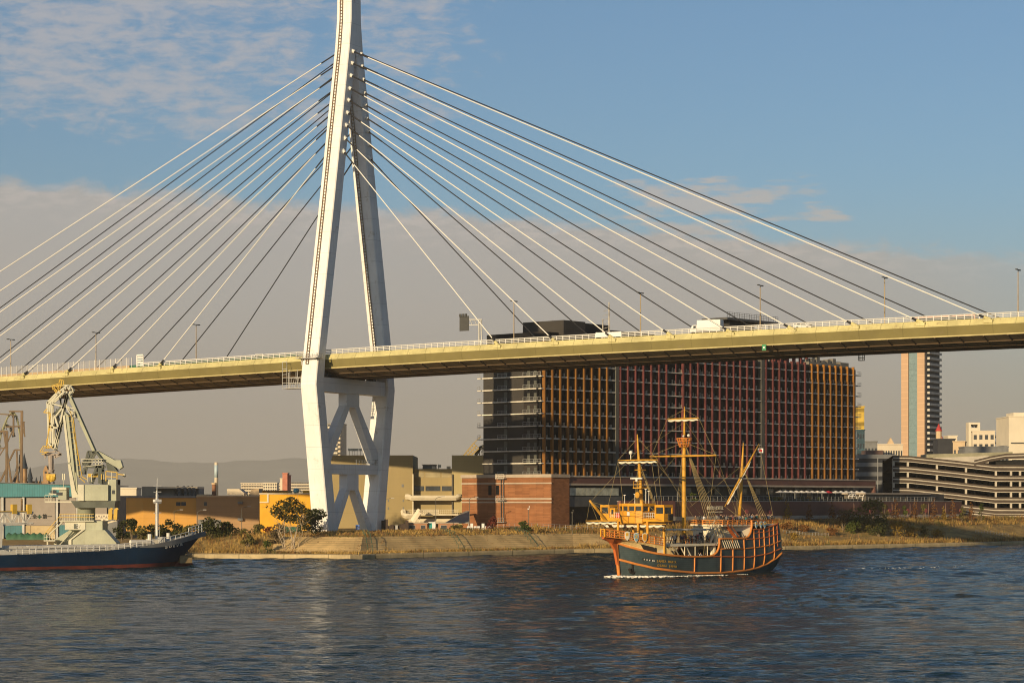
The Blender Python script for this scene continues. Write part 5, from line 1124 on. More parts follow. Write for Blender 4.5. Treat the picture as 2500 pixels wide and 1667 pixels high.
# hook block and ropes under the jib
m_ = MB()
for a in (((25, 800), (210, 800)), ((40, 790), (150, 770)), ((50, 800), (40, 840)), ((145, 800), (145, 840)), ((160, 760), (210, 800)), ((210, 800), (150, 830))): m_.bar(KP(*a[0]), KP(*a[1]), .5)
m_.tube(KP(102, 810), KP(104, 960), .75, .6, 10); m_.tube(KP(104, 960), KP(104, 990), 1.0, .7, 10); m_.tube(KP(126, 800), KP(132, 1000), .1, .1, 5); m_.build('rope_guide', mat('pinkish_grey_steel', (.36, .30, .26), .6), kr)
m_ = MB(); m_.sph(KP(92, 1040), 1.05, .9, .95, 8, 6); m_.sph(KP(118, 1045), 1.0, .9, .95, 8, 6); m_.tube(KP(104, 1060), KP(104, 1085), .5, .3, 8); a = KP(104, 1010); m_.cbox(a.x, YX, a.z-.6, 2.4, 1.2, .8); m_.build('hook_block', M_ky, kr)
# rear A frame, counterweight arm
for dy in (-1.8, 1.8):
    m_ = MB()
    for a in (((560, 770), (478, 930)), ((575, 770), (660, 880)), ((500, 770), (445, 1005)), ((500, 770), (560, 780)), ((615, 905), (615, 1100)), ((632, 905), (632, 1110)), ((600, 900), (520, 1100)), ((470, 930), (660, 930)), ((540, 850), (660, 860)), ((440, 910), (470, 850))): m_.bar(KP(*a[0], dy), KP(*a[1], dy), .5)
    m_.build('a_frame', M_kd, kr)
m_ = MB()
for dy in (-2.2,):
    for a in (((545, 850), (545, 905)), ((575, 845), (580, 905)), ((610, 840), (610, 905)), ((640, 860), (650, 910)), ((440, 850), (440, 915)), ((500, 1000), (500, 1085)), ((540, 1000), (540, 1085)), ((660, 1005), (660, 1060)), ((745, 985), (745, 1060))): m_.bar(KP(*a[0], dy), KP(*a[1], dy), .16)
    for a in (((430, 850), (660, 850)), ((430, 880), (660, 880)), ((450, 930), (660, 905))): m_.bar(KP(*a[0], dy), KP(*a[1], dy), .16)
m_.build('catwalk', M_kp, kr)
m_ = MB()
for a in (((685, 975), (685, 1075)), ((685, 975), (800, 985)), ((800, 985), (800, 1060)), ((640, 1005), (640, 1060)), ((800, 1005), (870, 1012)), ((440, 1030), (490, 1060)), ((415, 1040), (470, 1090)), ((490, 1030), (605, 1030)), ((690, 1030), (790, 1035))): m_.bar(KP(*a[0], -2), KP(*a[1], -2), .25)
a, b_ = KP(490, 1000), KP(605, 1035); m_.box(a.x, YX-1, b_.z, b_.x, YX+1, a.z); m_.build('yellow_machinery', M_ky, kr)
m_ = MB(); m_.prism([KP(580, 765, -1.2), KP(600, 765, -1.2), KP(770, 860, -1.2), KP(830, 860, -1.2), KP(852, 930, -1.2), KP(820, 955, -1.2), KP(640, 850, -1.2)], (0, 2.4, 0)); m_.build('counterweight_arm', M_kg, kr)
m_ = MB(); a = KP(720, 935); m_.prism([KP(680, 880, -1.6), KP(760, 920, -1.6), KP(800, 975, -1.6), KP(700, 970, -1.6)], (0, 3.2, 0)); m_.build('counterweight', M_kd, kr)
m_ = MB(); a = KP(862, 1018); m_.sph(a, .5, n=8, m=5); m_.build('warning_lamp', M_kp, kr)
# second smaller boom thing right of the column
lb_ = root('ship_unloader_arm', 'white lattice arm with two yellow uprights behind the crane column', 'unloader arm', W(250, 1290, YX+40), 0)
m_ = MB(); q = YX+40
for py in (1256, 1266): m_.bar(W(229, py, q), W(282, py, q), .35)
for i in range(9): m_.bar(W(230+i*6, 1256 if i % 2 else 1266, q), W(236+i*6, 1266 if i % 2 else 1256, q), .3)
m_.bar(W(258, 1272, q), W(275, 1258, q), .5); m_.bar(W(255, 1278, q), W(290, 1268, q), .4)
m_.bar(W(250, 1266, q), W(250, 1310, q), .5); m_.build('lattice_arm', M_white, lb_)
for px in (269, 282): m_ = MB(); m_.bar(W(px, 1268, q-1), W(px+1, 1243, q-1), 1.0); m_.bar(W(px-1, 1246, q-1), W(px+6, 1240, q-1), .7); m_.build('yellow_upright', M_ky, lb_)
# ================================================================ blue cargo ship
CA = math.atan2(27.5, 36); cxo = Vector((-111.3, 498.5, 0))
cg = root('cargo_ship', 'dark blue cargo ship with red waterline and raised bow at the left edge', 'ship', cxo, CA)
M_navy = mat('navy_hull', (.004, .022, .056), .45, var=.2, scale=.2, streak=.25, dirt=(.03, .05, .06)); M_redb = mat('red_boot_top', (.14, .03, .02), .7, var=.3, scale=.3, streak=.5, dirt=(.10, .05, .04)); M_shw = mat('ship_white', (.72, .68, .60), .5, var=.08, streak=.3, dirt=(.45, .33, .2))
LB = 47.0                               # stem at the waterline, metres from the left-edge point; hull axis is local x, hull side at y = 0
def cw(x, v): # half breadth factor (1 at side, 0 at stem), v 0 waterline .. 1 deck
    e = LB-1+v*7.5; k = 13+6*v; s0 = min(1, max(0, (e-x)/k)); return 1-(1-s0)**2.1
def cz(x): return interp(x, [-60, 0, 26, 36, 44, 54], [3.1, 3.3, 4.05, 4.9, 6.2, 8.0])
HB = 5.2; m_ = MB()
stn = [-60, -30, -10, 5, 15, 22]+[24+1.25*i for i in range(25)]
for c_, v0, v1 in ((1, -.35, .19), (0, .19, 1.0)):
    m_.c = c_
    for s in (1, -1):
        rows = []
        for x in stn:
            r_ = []
            for v in np.linspace(v0, v1, 5):
                xe = LB-1+max(0, v)**1.3*7.5; xx = min(x, xe); z = v*cz(xx) if v > 0 else v*4
                b_ = HB*cw(xx, max(0, v)); r_.append((xx, HB-s*b_, z))
            rows.append(r_)
        m_.loft(rows)
hull = m_.build('hull', [M_navy, M_redb], cg, True, local=True)
m_ = MB(); m_.loft([[(x, HB-HB*cw(x, 1)+.15, cz(x)-.25) for x in stn if x < 53], [(x, HB+HB*cw(x, 1)-.15, cz(x)-.25) for x in stn if x < 53]]); m_.build('deck', M_gb, cg, local=True)
m_ = MB(); rows = []
for x in [s0 for s0 in stn if 33 < s0 <= 54]: b0 = HB-HB*cw(x, 1); rows.append([(x, b0-.06, cz(x)-1.0*min(1, (x-33)/8)), (x, b0-.1, cz(x)+.12), (x, b0+.2, cz(x)+.15)])
m_.loft(rows); m_.build('bulwark_stripe', M_gb, cg, local=True)
m_ = MB(); m_.path([(LB-2, HB, .2), (LB+.5, HB, .45), (LB+2.8, HB, .4), (LB+3.6, HB, .1)], [1.0, 1.1, .95, .35], 10); m_.build('bulbous_bow', M_redb, cg, True, local=True)
m_ = MB(); m_.box(LB-.6, HB-1.6, .8, LB+2.6, HB+1.0, 2.6); m_.build('bow_fender_box', mat('weathered_tan', (.36, .26, .14), .8, var=.3), cg, local=True)
m_ = MB(); m_.tube((LB+1.2, HB-1.9, 3.9), (LB+1.3, HB-2.0, 2.7), .16, .16, 6); m_.bar((LB+.4, HB-2, 2.6), (LB+2.2, HB-2, 2.9), .4); m_.build('anchor', M_dark, cg, local=True)
# hatch coaming with covers, railings, numbers
m_ = MB(); m_.box(-10, 1.6, 3.0, 33, 9, 4.7); m_.build('hatch_coaming', M_shw, cg, local=True)
for i in range(9):
    m_ = MB(); x = -9.5+i*4.75; m_.prism([(x, 1.2, 4.71), (x+4.6, 1.2, 4.71), (x+4.6, 1.2, 5.3), (x+2.9, 1.2, 5.3), (x+2.3, 1.2, 5.05), (x+1.7, 1.2, 5.3), (x, 1.2, 5.3)], (0, 8, 0)); m_.build('hatch_cover', M_shw, cg, local=True)
m_ = MB()
for i in range(30): x = -10+i*1.55; m_.bar((x, .15, cz(x)-.25), (x, .15, cz(x)+1.15), .15); m_.bar((x, .15, cz(x)+.9), (x+.4, .8, cz(x)-.2), .1) if i % 2 else None
for h_ in (.35, .75, 1.15): m_.path([(x, .15, cz(x)+h_) for x in np.arange(-10, 36, 2.5)], .065, 4)
m_.build('railing', M_rail, cg, local=True)
m_ = MB()
for x in np.arange(36, 48.5, 1.6): b0 = HB-HB*cw(x, 1); m_.bar((x, b0+.2, cz(x)), (x, b0+.2, cz(x)+1.1), .1)
m_.path([(x, HB-HB*cw(x, 1)+.2, cz(x)+1.1) for x in np.arange(36, 48.5, 1.2)], .07, 4)
for x in (48.2, 49.4, 50.6, 51.8, 53): b0 = HB-HB*cw(x, 1); m_.bar((x, b0+.2, cz(x)), (x, b0+.2, cz(x)+2.0), .14)
for h_ in (.7, 1.35, 2.0): m_.path([(x, HB-HB*cw(x, 1)+.2, cz(x)+h_) for x in (48.2, 49.4, 50.6, 51.8, 53)], .08, 4)
m_.build('bow_railing', M_rail, cg, local=True)
for x in (7.5, 13.5, 22.5, 26, 27.6): text('3', 1.25, (x, .12, cz(x)+.42), (1, 0, 0), (0, 0, 1), M_rail, hull, 'white_number', .08, bold=.04, local=True)
# superstructure at the left, hatch crane, bow mast, winches
m_ = MB(); m_.box(-9, .6, 3, -1.1, 9.5, 9.9); m_.build('deckhouse', M_shw, cg, local=True)
m_ = MB(); m_.prism([(-9, .02, 3.2), (4.6, .02, 3.35), (3.4, .02, 3.6), (1.5, .02, 4.4), (-9, .02, 4.5)], (0, .2, 0)); m_.build('white_bulwark', M_shw, cg, local=True)
m_ = MB(); m_.box(-5, .5, 8.2, -1.6, .62, 8.8); m_.build('bridge_window', M_win, cg, local=True)
m_ = MB(); m_.box(-2.4, .5, 6.6, -2.0, .62, 7.3); m_.build('porthole', M_win, cg, local=True)
m_ = MB(); m_.lathe((0, 0, 0), [(.5, -.25), (.75, -.15), (.75, .15), (.5, .25)], 12); v_ = [(x+-1.6, z*1.0+.3, y+4.9) for x, y, z in m_.v]; m_.v = v_; m_.build('tyre_fender', M_tyre, cg, local=True)
hc = root('hatch_crane', 'white lattice hatch crane with yellow uprights on the cargo ship deck', 'hatch crane', cxo+Vector((0, 3, 4.5)), CA)
m_ = MB(); xx0, xx1 = -7, 6.4
for y in (1.5, 8):
    for z in (10.2, 12.6): m_.bar((xx0, y, z), (xx1, y, z+.1), .3)
    for i in range(8): x = xx0+i*1.67; m_.bar((x, y, 10.2 if i % 2 else 12.6), (x+1.67, y, 12.6 if i % 2 else 10.2), .26); m_.bar((x, y, 10.2), (x, y, 12.6), .2)
    m_.bar((xx0, y, 9.4), (xx1-1.5, y, 10.2), .3)
m_.bar((-1.5, 1.5, 5), (-1.2, 1.5, 10.3), .8); m_.bar((xx1, 1.5, 10.2), (xx1, 8, 10.2), .3); m_.bar((xx1, 1.5, 12.6), (xx1, 8, 12.6), .3)
INV[hc.name] = Matrix.Translation((0, -3*math.cos(0), -4.5)); m_.build('lattice_frame', M_shw, hc)
for x in (1.9, 5.4): m_ = MB(); m_.box(x-.5, 1.1, 12.3, x+.6, 2.2, 14.4); m_.build('yellow_upright', M_ky, hc)
m_ = MB(); m_.bar((3.8, 1.6, 12.7), (3.8, 1.6, 15.6), .35); m_.build('mast_stub', M_rust, hc)
m_ = MB(); m_.box(-7, 1.2, 12.75, 6, 1.5, 12.95); m_.build('yellow_rail', M_ky, hc)
m_ = MB(); m_.tube((40.6, 4, 4.5), (40.6, 4, 17.5), .28, .16, 8); m_.tube((40.6, 4, 17.5), (40.7, 4, 20.4), .08, .05, 5)
for z in (18.6, 17.2, 14.6, 12.4): m_.bar((39.8, 4, z), (41.7, 4, z+.05), .14)
m_.box(39.9, 3.5, 14.9, 41.5, 4.6, 15.5); m_.bar((40.1, 4, 5), (40.4, 4, 17), .12); m_.bar((41.3, 4, 5), (40.8, 4, 17), .12)
for i in range(14): m_.bar((40.2, 4, 6+i*.8), (41.1, 4, 6+i*.8), .09)
m_.build('bow_mast', M_rail, cg, local=True)
m_ = MB(); m_.box(38.6, 2.6, 4.6, 42.6, 5.6, 6.4); m_.tube((38.2, 3, 4.2), (38.2, 3, 7.6), .5, .5, 8); m_.tube((43, 3, 4.6), (43, 3, 7.8), .45, .45, 8); m_.build('winch_house', M_shw, cg, local=True)
m_ = MB(); m_.tube((33, 2.6, 5.8), (38, 2.6, 5.7), .55, .55, 8); m_.build('deck_roller', M_shw, cg, local=True)
m_ = MB(); m_.lathe((40.5, 1.6, 5.0), [(.2, 0), (.95, .1), (.95, 1.9), (.2, 2)], 10); m_.tube((44.5, 3, 6), (47, 3, 6.7), .5, .5, 8); m_.tube((48.2, 3.5, 6.9), (50.5, 3.8, 7.6), .4, .4, 8); m_.build('windlass', M_steel, cg, local=True)
def hullpt(x, v): return Vector((x, HB-HB*cw(x, v)-.12, v*cz(x)))
for i, ch_ in enumerate('さいせい丸'):
    x = 41.2+i*1.15; p = hullpt(x, .80); q_ = hullpt(x+.5, .80); text(ch_, .95, p+Vector((-.05, -.1, 0)), (q_-p), (.12, .1, 1), M_shw, hull, 'bow_name', .03, bold=.02, local=True)
# ================================================================ the galleon (local x forward, y to port, z up)
SO = Vector((35.47, 464.5, 0)); SR = R(225)
gs = root('galleon', 'old style three masted tour galleon with dark hull, orange wales and crowded decks', 'ship', SO, SR)
M_hull = mat('slate_green_hull', (.052, .075, .078), .42, var=.22, scale=.35, streak=.38, dirt=(.13, .15, .145), coord='obj', spec=.5, lines=((2, .42, .06, .72),))
M_wale = mat('orange_wale', (.66, .235, .05), .5, var=.12, scale=.8); M_ored = mat('red_orange_beak', (.55, .14, .035), .5, var=.12)
M_cre = mat('cream_bulwark', (.80, .58, .26), .6, var=.06); M_white2 = mat('cream_white_cabin', (.80, .70, .52), .6, var=.06, streak=.15)
M_wh = mat('amber_wheelhouse', (.72, .33, .025), .5, var=.06, scale=.6); M_mast = mat('ochre_mast', (.58, .30, .035), .55, var=.2, scale=.8)
M_sail = mat('furled_canvas', (.82, .72, .55), .85, var=.08, scale=1.2, bump=.6, bscale=3); M_rope = mat('ochre_rope', (.38, .29, .13), .9); M_sdeck = mat('teak_deck', (.25, .15, .08), .8, var=.2)
M_sg = glass('cabin_glass', (.03, .035, .035), .08, 1.0); M_in = mat('dark_interior', (.03, .027, .024), .9)
STEM = lambda z: interp(z, [-1.5, .5, 3.5, 6.9, 8], [20.0, 20.4, 20.8, 21.1, 21.3])
STERN = lambda z: interp(z, [-1.5, 0, 1.5, 4.3, 7, 10.5], [-21.5, -23.2, -24.9, -26.0, -25.9, -25.2])
def hb(l, z):
    s = (STEM(z)-l)/12
    if s <= 0: return 0.0
    b = 5.2 if s >= 1 else 5.2*(1-(1-s)**2.3)
    if l < -4: b = min(b, 5.2-1.35*((-4-l)/21))
    if z < 4:                                    # bilge and the tuck under the stern
        k = min(1, max(0, (-11-l)/14)); b *= 1-(.06+.62*k**1.6)*((4-z)/5.5)**1.5
    if z > 5: b -= .05*(z-5)*(1 if l < -3 else .3)
    return max(b, .02)
TOPL = [21.3, 21.0, 19.8, 18, 14.6, 10, 4, -1, -2.1, -3.0, -3.6, -4, -4.02, -9, -13, -14.0, -14.8, -15.2, -15.5, -15.52, -18.8, -22.5, -26]
TOPZ = [7.0, 6.9, 6.3, 5.7, 4.8, 4.3, 4.0, 4.0, 4.25, 4.75, 5.5, 6.5, 7.45, 7.45, 7.5, 7.8, 8.5, 9.3, 10.2, 9.15, 9.2, 9.8, 10.4]
def top(l): return interp(-l, [-x for x in TOPL], TOPZ)
LS = [21.2, 20.9, 20.5, 20, 19.4, 18.7, 18, 17, 16, 15, 14, 12.5, 11, 9, 7, 5, 3, 1, -1, -1.8, -2.5, -3.0, -3.4, -3.7, -4, -4.02, -6, -8, -10, -12, -13, -13.6, -14.2, -14.7, -15.1, -15.5, -15.52, -17, -18.5, -20, -21.5, -23, -24, -24.7, -25.2]
NV = 12
m_ = MB()
for s in (1, -1):
    rows = []
    for l in LS:
        tz = top(l); r_ = []
        for i in range(NV+1):
            z = lerp(-1.5, tz, i/NV); ll = max(min(l, STEM(z)-.01), STERN(z)) if l > -20 else lerp(-20, STERN(z), (-20-l)/5.2)
            r_.append((ll, s*hb(ll, z), z))
        rows.append(r_ if s > 0 else r_[::-1])
    m_.loft(rows)
rows = []                                       # stern panel
for i in range(NV+1):
    z = lerp(-1.5, top(-25.2), i/NV); l = STERN(z); b_ = hb(l, z); rows.append([(l-.25*(1-(y/max(b_, .01))**2), y, z) for y in np.linspace(-b_, b_, 7)])
m_.loft(rows); hull2 = m_.build('hull', M_hull, gs, True, local=True)
def wale(pts, r_, nm='wale', ma=None, sides=(1, -1)):
    for s in sides:
        m_ = MB(); q_ = []
        for i in range(len(pts)-1):
            for t_ in np.linspace(0, 1, 6)[:-1 if i < len(pts)-2 else None]:
                l, z = lerp(pts[i][0], pts[i+1][0], t_), lerp(pts[i][1], pts[i+1][1], t_); q_.append((l, s*(hb(l, z)+.05), z))
        m_.path(q_, r_, 6); m_.build(nm, ma or M_wale, gs, True, local=True)
TW = [(21.1, 6.9), (19.8, 6.3), (18, 5.7), (16.2, 5.2), (14.6, 4.85), (12.3, 4.55), (10, 4.3), (7, 4.1), (4, 4.0), (1.5, 3.97), (-1, 4.0), (-2.1, 4.25), (-3.0, 4.75), (-3.6, 5.5), (-4, 6.6), (-3.95, 7.45), (-9, 7.45), (-13, 7.5), (-14.0, 7.8), (-14.8, 8.5), (-15.2, 9.3), (-15.45, 10.2), (-15.4, 11.2)]
wale(TW, .24, 'sheer_wale')
wale([(20.85, 3.7), (18, 2.75), (14.6, 1.9), (10, 1.3), (2.5, .72), (-5.5, .6), (-14.3, .95), (-18, 1.4), (-21.1, 2.1), (-24, 3.2), (-26.0, 4.3)], .25, 'lower_wale')
wale([(-1, 4.0), (-9, 3.75), (-14.3, 3.6), (-21.1, 4.2), (-26, 5.3)], .15, 'middle_wale', M_ored)
wale([(-3.9, 5.45), (-12.1, 5.35), (-18, 5.6), (-22, 6.0), (-25.9, 6.9)], .15, 'middle_wale')
wale([(-13, 7.3), (-17, 7.35), (-20.6, 7.6), (-25.4, 8.35)], .14, 'middle_wale', M_ored)
wale([(-15.5, 9.25), (-18.8, 9.3), (-22.5, 9.9), (-25.1, 10.45)], .17, 'poop_wale', M_ored)
wale([(-15.6, 8.45), (-20.6, 8.75), (-25.3, 9.3)], .10, 'middle_wale', M_ored)
for i, l in enumerate((3.8, -4.4, -8.5, -12.5, -16.1, -19.7, -23.2)):
    zt2 = top(l)-.05; zb2 = interp(-l, [-3.8, 4.4, 14.3, 18, 21.1, 24], [.75, .62, .95, 1.4, 2.1, 3.0]); zt2 = 3.95 if l > -4 else zt2
    for s in (1, -1): m_ = MB(); m_.path([(l+.02*(z-2), s*(hb(l, z)+.08), z) for z in np.linspace(zb2, zt2, 9)], .16, 5); m_.build('rib', M_wale, gs, True, local=True)
for l in (-17.9, -21.5, -24.4):
    for s in (1, -1): m_ = MB(); m_.path([(l, s*(hb(l, z)+.06), z) for z in np.linspace(5.6, top(l), 7)], .11, 5); m_.build('rib', M_ored, gs, True, local=True)
m_ = MB(); m_.path([(STEM(z)+.1, 0, z) for z in np.linspace(-1.4, 7.0, 9)], .36, 6); m_.build('stem_post', M_wale, gs, True, local=True)
m_ = MB(); m_.prism([(25.1, -.3, 8.1), (25.1, -.3, 7.75), (23.2, -.3, 7.1), (21.9, -.3, 5.6), (21.1, -.3, 2.6), (20.7, -.3, 2.4), (21.2, -.3, 7.6), (23, -.3, 7.95)], (0, .6, 0)); m_.build('beakhead', M_ored, gs, local=True)
# forecastle: deck, cream bulwark, rails, shields
FD = [(25.1, .45, 8.15), (23.2, 1.35, 7.92), (21.2, 2.25, 7.65), (19.2, 3.1, 7.3), (17.3, 3.85, 6.98), (15, 4.5, 6.65), (12.4, 4.95, 6.3)]
m_ = MB(); m_.loft([[(l, -b_, z) for l, b_, z in FD], [(l, b_, z) for l, b_, z in FD]]); m_.loft([[(l, -b_, z-.3) for l, b_, z in FD], [(l, b_, z-.3) for l, b_, z in FD]]); m_.build('forecastle_deck', M_sdeck, gs, local=True)
CRE = [((20.9, 6.85), (21.6, 2.05, 7.62)), ((19.2, 6.1), (19.6, 2.95, 7.3)), ((17.2, 5.5), (17.6, 3.75, 6.95)), ((14.8, 4.9), (15, 4.5, 6.6)), ((12.3, 4.55), (12.4, 4.95, 6.25)), ((11.1, 4.42), (11.2, 5.2, 5.35)), ((10, 4.3), (10, 5.25, 4.4))]
def crp(u, v, s, o=0.0):
    i = min(int(u), 5); t_ = u-i; a, b_ = [], []
    for k in (i, i+1): (l, z), d_ = CRE[k]; a.append(Vector((l, s*hb(l, z), z))); b_.append(Vector((d_[0], s*d_[1], d_[2])))
    p = a[0].lerp(a[1], t_).lerp(b_[0].lerp(b_[1], t_), v); return p+Vector((.4*o, s*o, 0))
for s in (1, -1):
    m_ = MB(); m_.loft([[crp(u, v, s) for v in (0, .5, 1)] for u in np.linspace(0, 5.999, 19)]); cr = m_.build('cream_bulwark', M_cre, gs, local=True)
    m_ = MB(); m_.add([crp(1.75, .78, s, .05), crp(2.15, .1, s, .05), crp(3.2, .04, s, .05), crp(3.2, .62, s, .05)], [(0, 1, 2, 3)]); m_.build('hawse_opening', M_in, cr, local=True)
    m_ = MB(); m_.add([crp(3.22, .03, s, .05), crp(4.05, .03, s, .05), crp(3.75, .6, s, .05), crp(3.3, .35, s, .05)], [(0, 1, 2, 3)]); m_.build('white_plate', M_white2, cr, local=True)
    m_ = MB()                                   # underside of the overhang
    m_.loft([[(25.1, s*.3, 7.9), (23.2, s*1.3, 7.7), (21.6, s*2.0, 7.45)], [(24.2, 0, 7.5), (22.4, 0, 6.6), (21.1, s*.1, 6.8)]]); m_.build('overhang_underside', M_ored, gs, local=True)
    m_ = MB()
    for i in range(len(FD)): l, b_, z = FD[i]; m_.bar((l, s*b_, z), (l, s*b_, z+1.45), .2)
    for i in range(len(FD)-1): l, b_, z = [lerp(FD[i][k], FD[i+1][k], .5) for k in range(3)]; m_.bar((l, s*b_, z), (l, s*b_, z+1.4), .12)
    for h_ in (.05, .5, .95, 1.45): m_.path([(l, s*b_, z+h_) for l, b_, z in FD], .10 if h_ < 1 else .13, 5)
    m_.build('forecastle_railing', M_wale, gs, local=True)
m_ = MB(); m_.bar((25.15, -.5, 8.15), (25.15, -.5, 9.7), .25); m_.bar((25.15, .5, 8.1), (25.15, .5, 9.7), .3); m_.bar((25.15, -.5, 9.6), (25.15, .5, 9.6), .16); m_.build('prow_post', M_wh, gs, local=True)
M_gilt = mat('gilt_yellow', (.75, .42, .04), .5); M_sblue = mat('shield_blue', (.16, .33, .45), .5, var=.25, scale=2)
def shield(p, fwd, w_, h_, ma, stripes=None):
    X = Vector(fwd).normalized(); N = Vector((X.y, -X.x, 0)); N = -N if N.y*p[1] < 0 else N
    def pl(u, v, o): return Vector(p)+X*(u*w_)+Vector((0, 0, v*h_))+N*o
    out = [(-.5, .42), (0, .5), (.5, .42), (.5, -.05), (.36, -.3), (0, -.5), (-.36, -.3), (-.5, -.05)]
    m_ = MB(); m_.prism([pl(u, v, .0) for u, v in out], N*.1); sh_ = m_.build('shield', M_shw, gs, local=True)
    m_ = MB(); m_.prism([pl(u*.82, v*.84, .105) for u, v in out], N*.03); m_.build('shield_field', ma, sh_, local=True)
    if stripes:
        m_ = MB()
        if stripes == 'v':
            for u in (-.26, -.05, .16): m_.prism([pl(u, .33, .14), pl(u+.1, .33, .14), pl(u+.1, -.22, .14), pl(u, -.22, .14)], N*.02)
        elif stripes == 'x': m_.prism([pl(-.35, .3, .14), pl(-.25, .34, .14), pl(.33, -.1, .14), pl(.25, -.18, .14)], N*.02); m_.prism([pl(.35, .3, .14), pl(.25, .34, .14), pl(-.33, -.1, .14), pl(-.25, -.18, .14)], N*.02)
        else: m_.prism([pl(-.2, .32, .14), pl(.3, .32, .14), pl(.3, .0, .14), pl(-.2, .0, .14)], N*.02)
        m_.build('shield_charge', M_ored if stripes == 'v' else M_gilt, sh_, local=True)
for l, z, ma, st_ in ((20.9, 8.35, M_white2, 'q'), (19.1, 8.05, M_sblue, 'x'), (17.4, 8.0, M_gilt, 'v')):
    b_ = interp(-l, [-25.1, -21.2, -17.3, -12.4], [.45, 2.25, 3.85, 4.95])+.16; shield((l, b_, z-.05), (1, -.42, 0), 1.05, 1.85, ma, st_)
for l in (-16.7, -18.4, -19.7): shield((l, hb(l, 9.5)+.2, 10.2), (1, 0, 0), .8, 1.45, M_sblue, 'q')
# decks and cabins
m_ = MB(); m_.loft([[(l, -hb(l, 3)+.1, 2.9) for l in LS if 13 > l > -4.1], [(l, hb(l, 3)-.1, 2.9) for l in LS if 13 > l > -4.1]]); m_.build('main_deck', M_sdeck, gs, local=True)
m_ = MB(); m_.box(-4, -4.65, 6.12, 12.0, 4.65, 6.6); m_.build('upper_deck', M_white2, gs, local=True)
m_ = MB(); m_.box(-3.9, -4.3, 2.95, -3.4, 4.3, 6.1); m_.build('deck_bulkhead', M_white2, gs, local=True)
m_ = MB(); m_.box(12.5, -4.4, 2.95, 12.9, 4.4, 6.2); m_.build('deck_bulkhead', M_white2, gs, local=True)
m_ = MB(); m_.box(-3.39, .3, 3.0, -3.3, 1.5, 5.3); m_.box(-3.39, 2.3, 3.4, -3.3, 3.2, 5.2); m_.build('doorway', M_in, gs, local=True)
m_ = MB(); m_.box(1, -4.3, 2.95, 12.4, -4.1, 6.1); m_.build('far_side_screen', M_in, gs, local=True)
for x in (9.5, 6, 2.8, -1): m_ = MB(); m_.tube((x, 4.5, 2.9), (x, 4.5, 6.1), .09, .09, 6); m_.build('deck_post', M_white2, gs, local=True)
for x in (7.8, 5.9, 4.2): m_ = MB(); m_.bar((x+1.2, 4.3, 6.1), (x-.4, 4.3, 4.1), .17); m_.build('white_strut', M_white2, gs, local=True)
m_ = MB(); m_.loft([[(l, -hb(l, 6.5)+.1, 6.5) for l in LS if -4 > l > -16], [(l, hb(l, 6.5)-.1, 6.5) for l in LS if -4 > l > -16]]); m_.build('half_deck', M_sdeck, gs, local=True)
m_ = MB(); m_.prism([(-15.5, -4, 6.5), (-6.5, -4, 6.5), (-6.5, 1.2, 6.5), (-15.5, 4.0, 6.5)], (0, 0, 3.48)); qc = m_.build('quarter_cabin', M_white2, gs, local=True)
for y, z in ((.4, 8.0), (-1.9, 8.0)):
    m_ = MB(); m_.box(-6.49, y-.5, z-.7, -6.42, y+.5, z+.7); f_ = m_.build('window_frame', M_in, qc, local=True); m_ = MB(); m_.box(-6.41, y-.32, z-.5, -6.38, y+.32, z+.5); m_.build('pane', M_sg, f_, local=True)
m_ = MB(); gb = lambda l: 1.2+(-6.5-l)*2.8/9; m_.prism([(-13.2, gb(-13.2), 7.5), (-12.2, gb(-12.2), 7.5), (-12.2, gb(-12.2), 8.9), (-13.2, gb(-13.2), 8.9)], (.02, .07, 0)); f_ = m_.build('window_frame', M_in, qc, local=True); m_ = MB(); m_.prism([(-13.0, gb(-13.0)+.08, 7.7), (-12.4, gb(-12.4)+.08, 7.7), (-12.4, gb(-12.4)+.08, 8.7), (-13.0, gb(-13.0)+.08, 8.7)], (.01, .03, 0)); m_.build('pane', M_sg, f_, local=True)
m_ = MB(); m_.box(-6.48, -3.0, 7.4, -6.3, -2.2, 8.3); m_.build('red_life_ring_box', mat('bright_red', (.55, .03, .025), .5), qc, local=True)
PE = [(-6.0, -4.35), (-6.0, 4.45), (-15.5, 4.15)]
m_ = MB(); m_.prism([(-5.9, -4.4, 9.99), (-5.9, 4.45, 9.99), (-15.6, 4.1, 9.99), (-20, 3.85, 9.99), (-25, 3.4, 9.99), (-25, -3.4, 9.99), (-20, -3.85, 9.99), (-15.6, -4.1, 9.99)], (0, 0, .42)); m_.build('poop_deck', M_white2, gs, local=True)
for nm, seg in (('poop_front_railing', [(-5.95, -4.4), (-5.95, 4.4)]), ('poop_side_railing', [(-5.95, 4.42), (-15.5, 4.1)]), ('poop_side_railing', [(-5.95, -4.42), (-15.5, -4.1)]), ('poop_side_railing', [(-15.6, 4.05), (-20, 3.75), (-25, 3.3)]), ('poop_side_railing', [(-15.6, -4.05), (-20, -3.75), (-25, -3.3)]), ('stern_railing', [(-25, -3.3), (-25, 3.3)])):
    m_ = MB(); P_ = []
    for (a, b_), (c_, d_) in zip(seg, seg[1:]):
        n_ = max(2, int(math.hypot(c_-a, d_-b_)/1.5))
        for i in range(n_+1): P_.append((lerp(a, c_, i/n_), lerp(b_, d_, i/n_)))
    for a, b_ in P_: m_.bar((a, b_, 10.2), (a, b_, 11.2), .17)
    for h_ in (10.4, 10.78, 11.18): m_.path([(a, b_, h_) for a, b_ in P_], .08 if h_ < 11.1 else .11, 5)
    m_.build(nm, M_wale, gs, local=True)
for y in (3.2, 4.3):                             # stair from the poop to the half deck, down the front port corner
    pass
m_ = MB()
for y in (2.7, 3.9): m_.bar((-5.6, y, 10.3), (-2.4, y, 6.75), .28, .4)
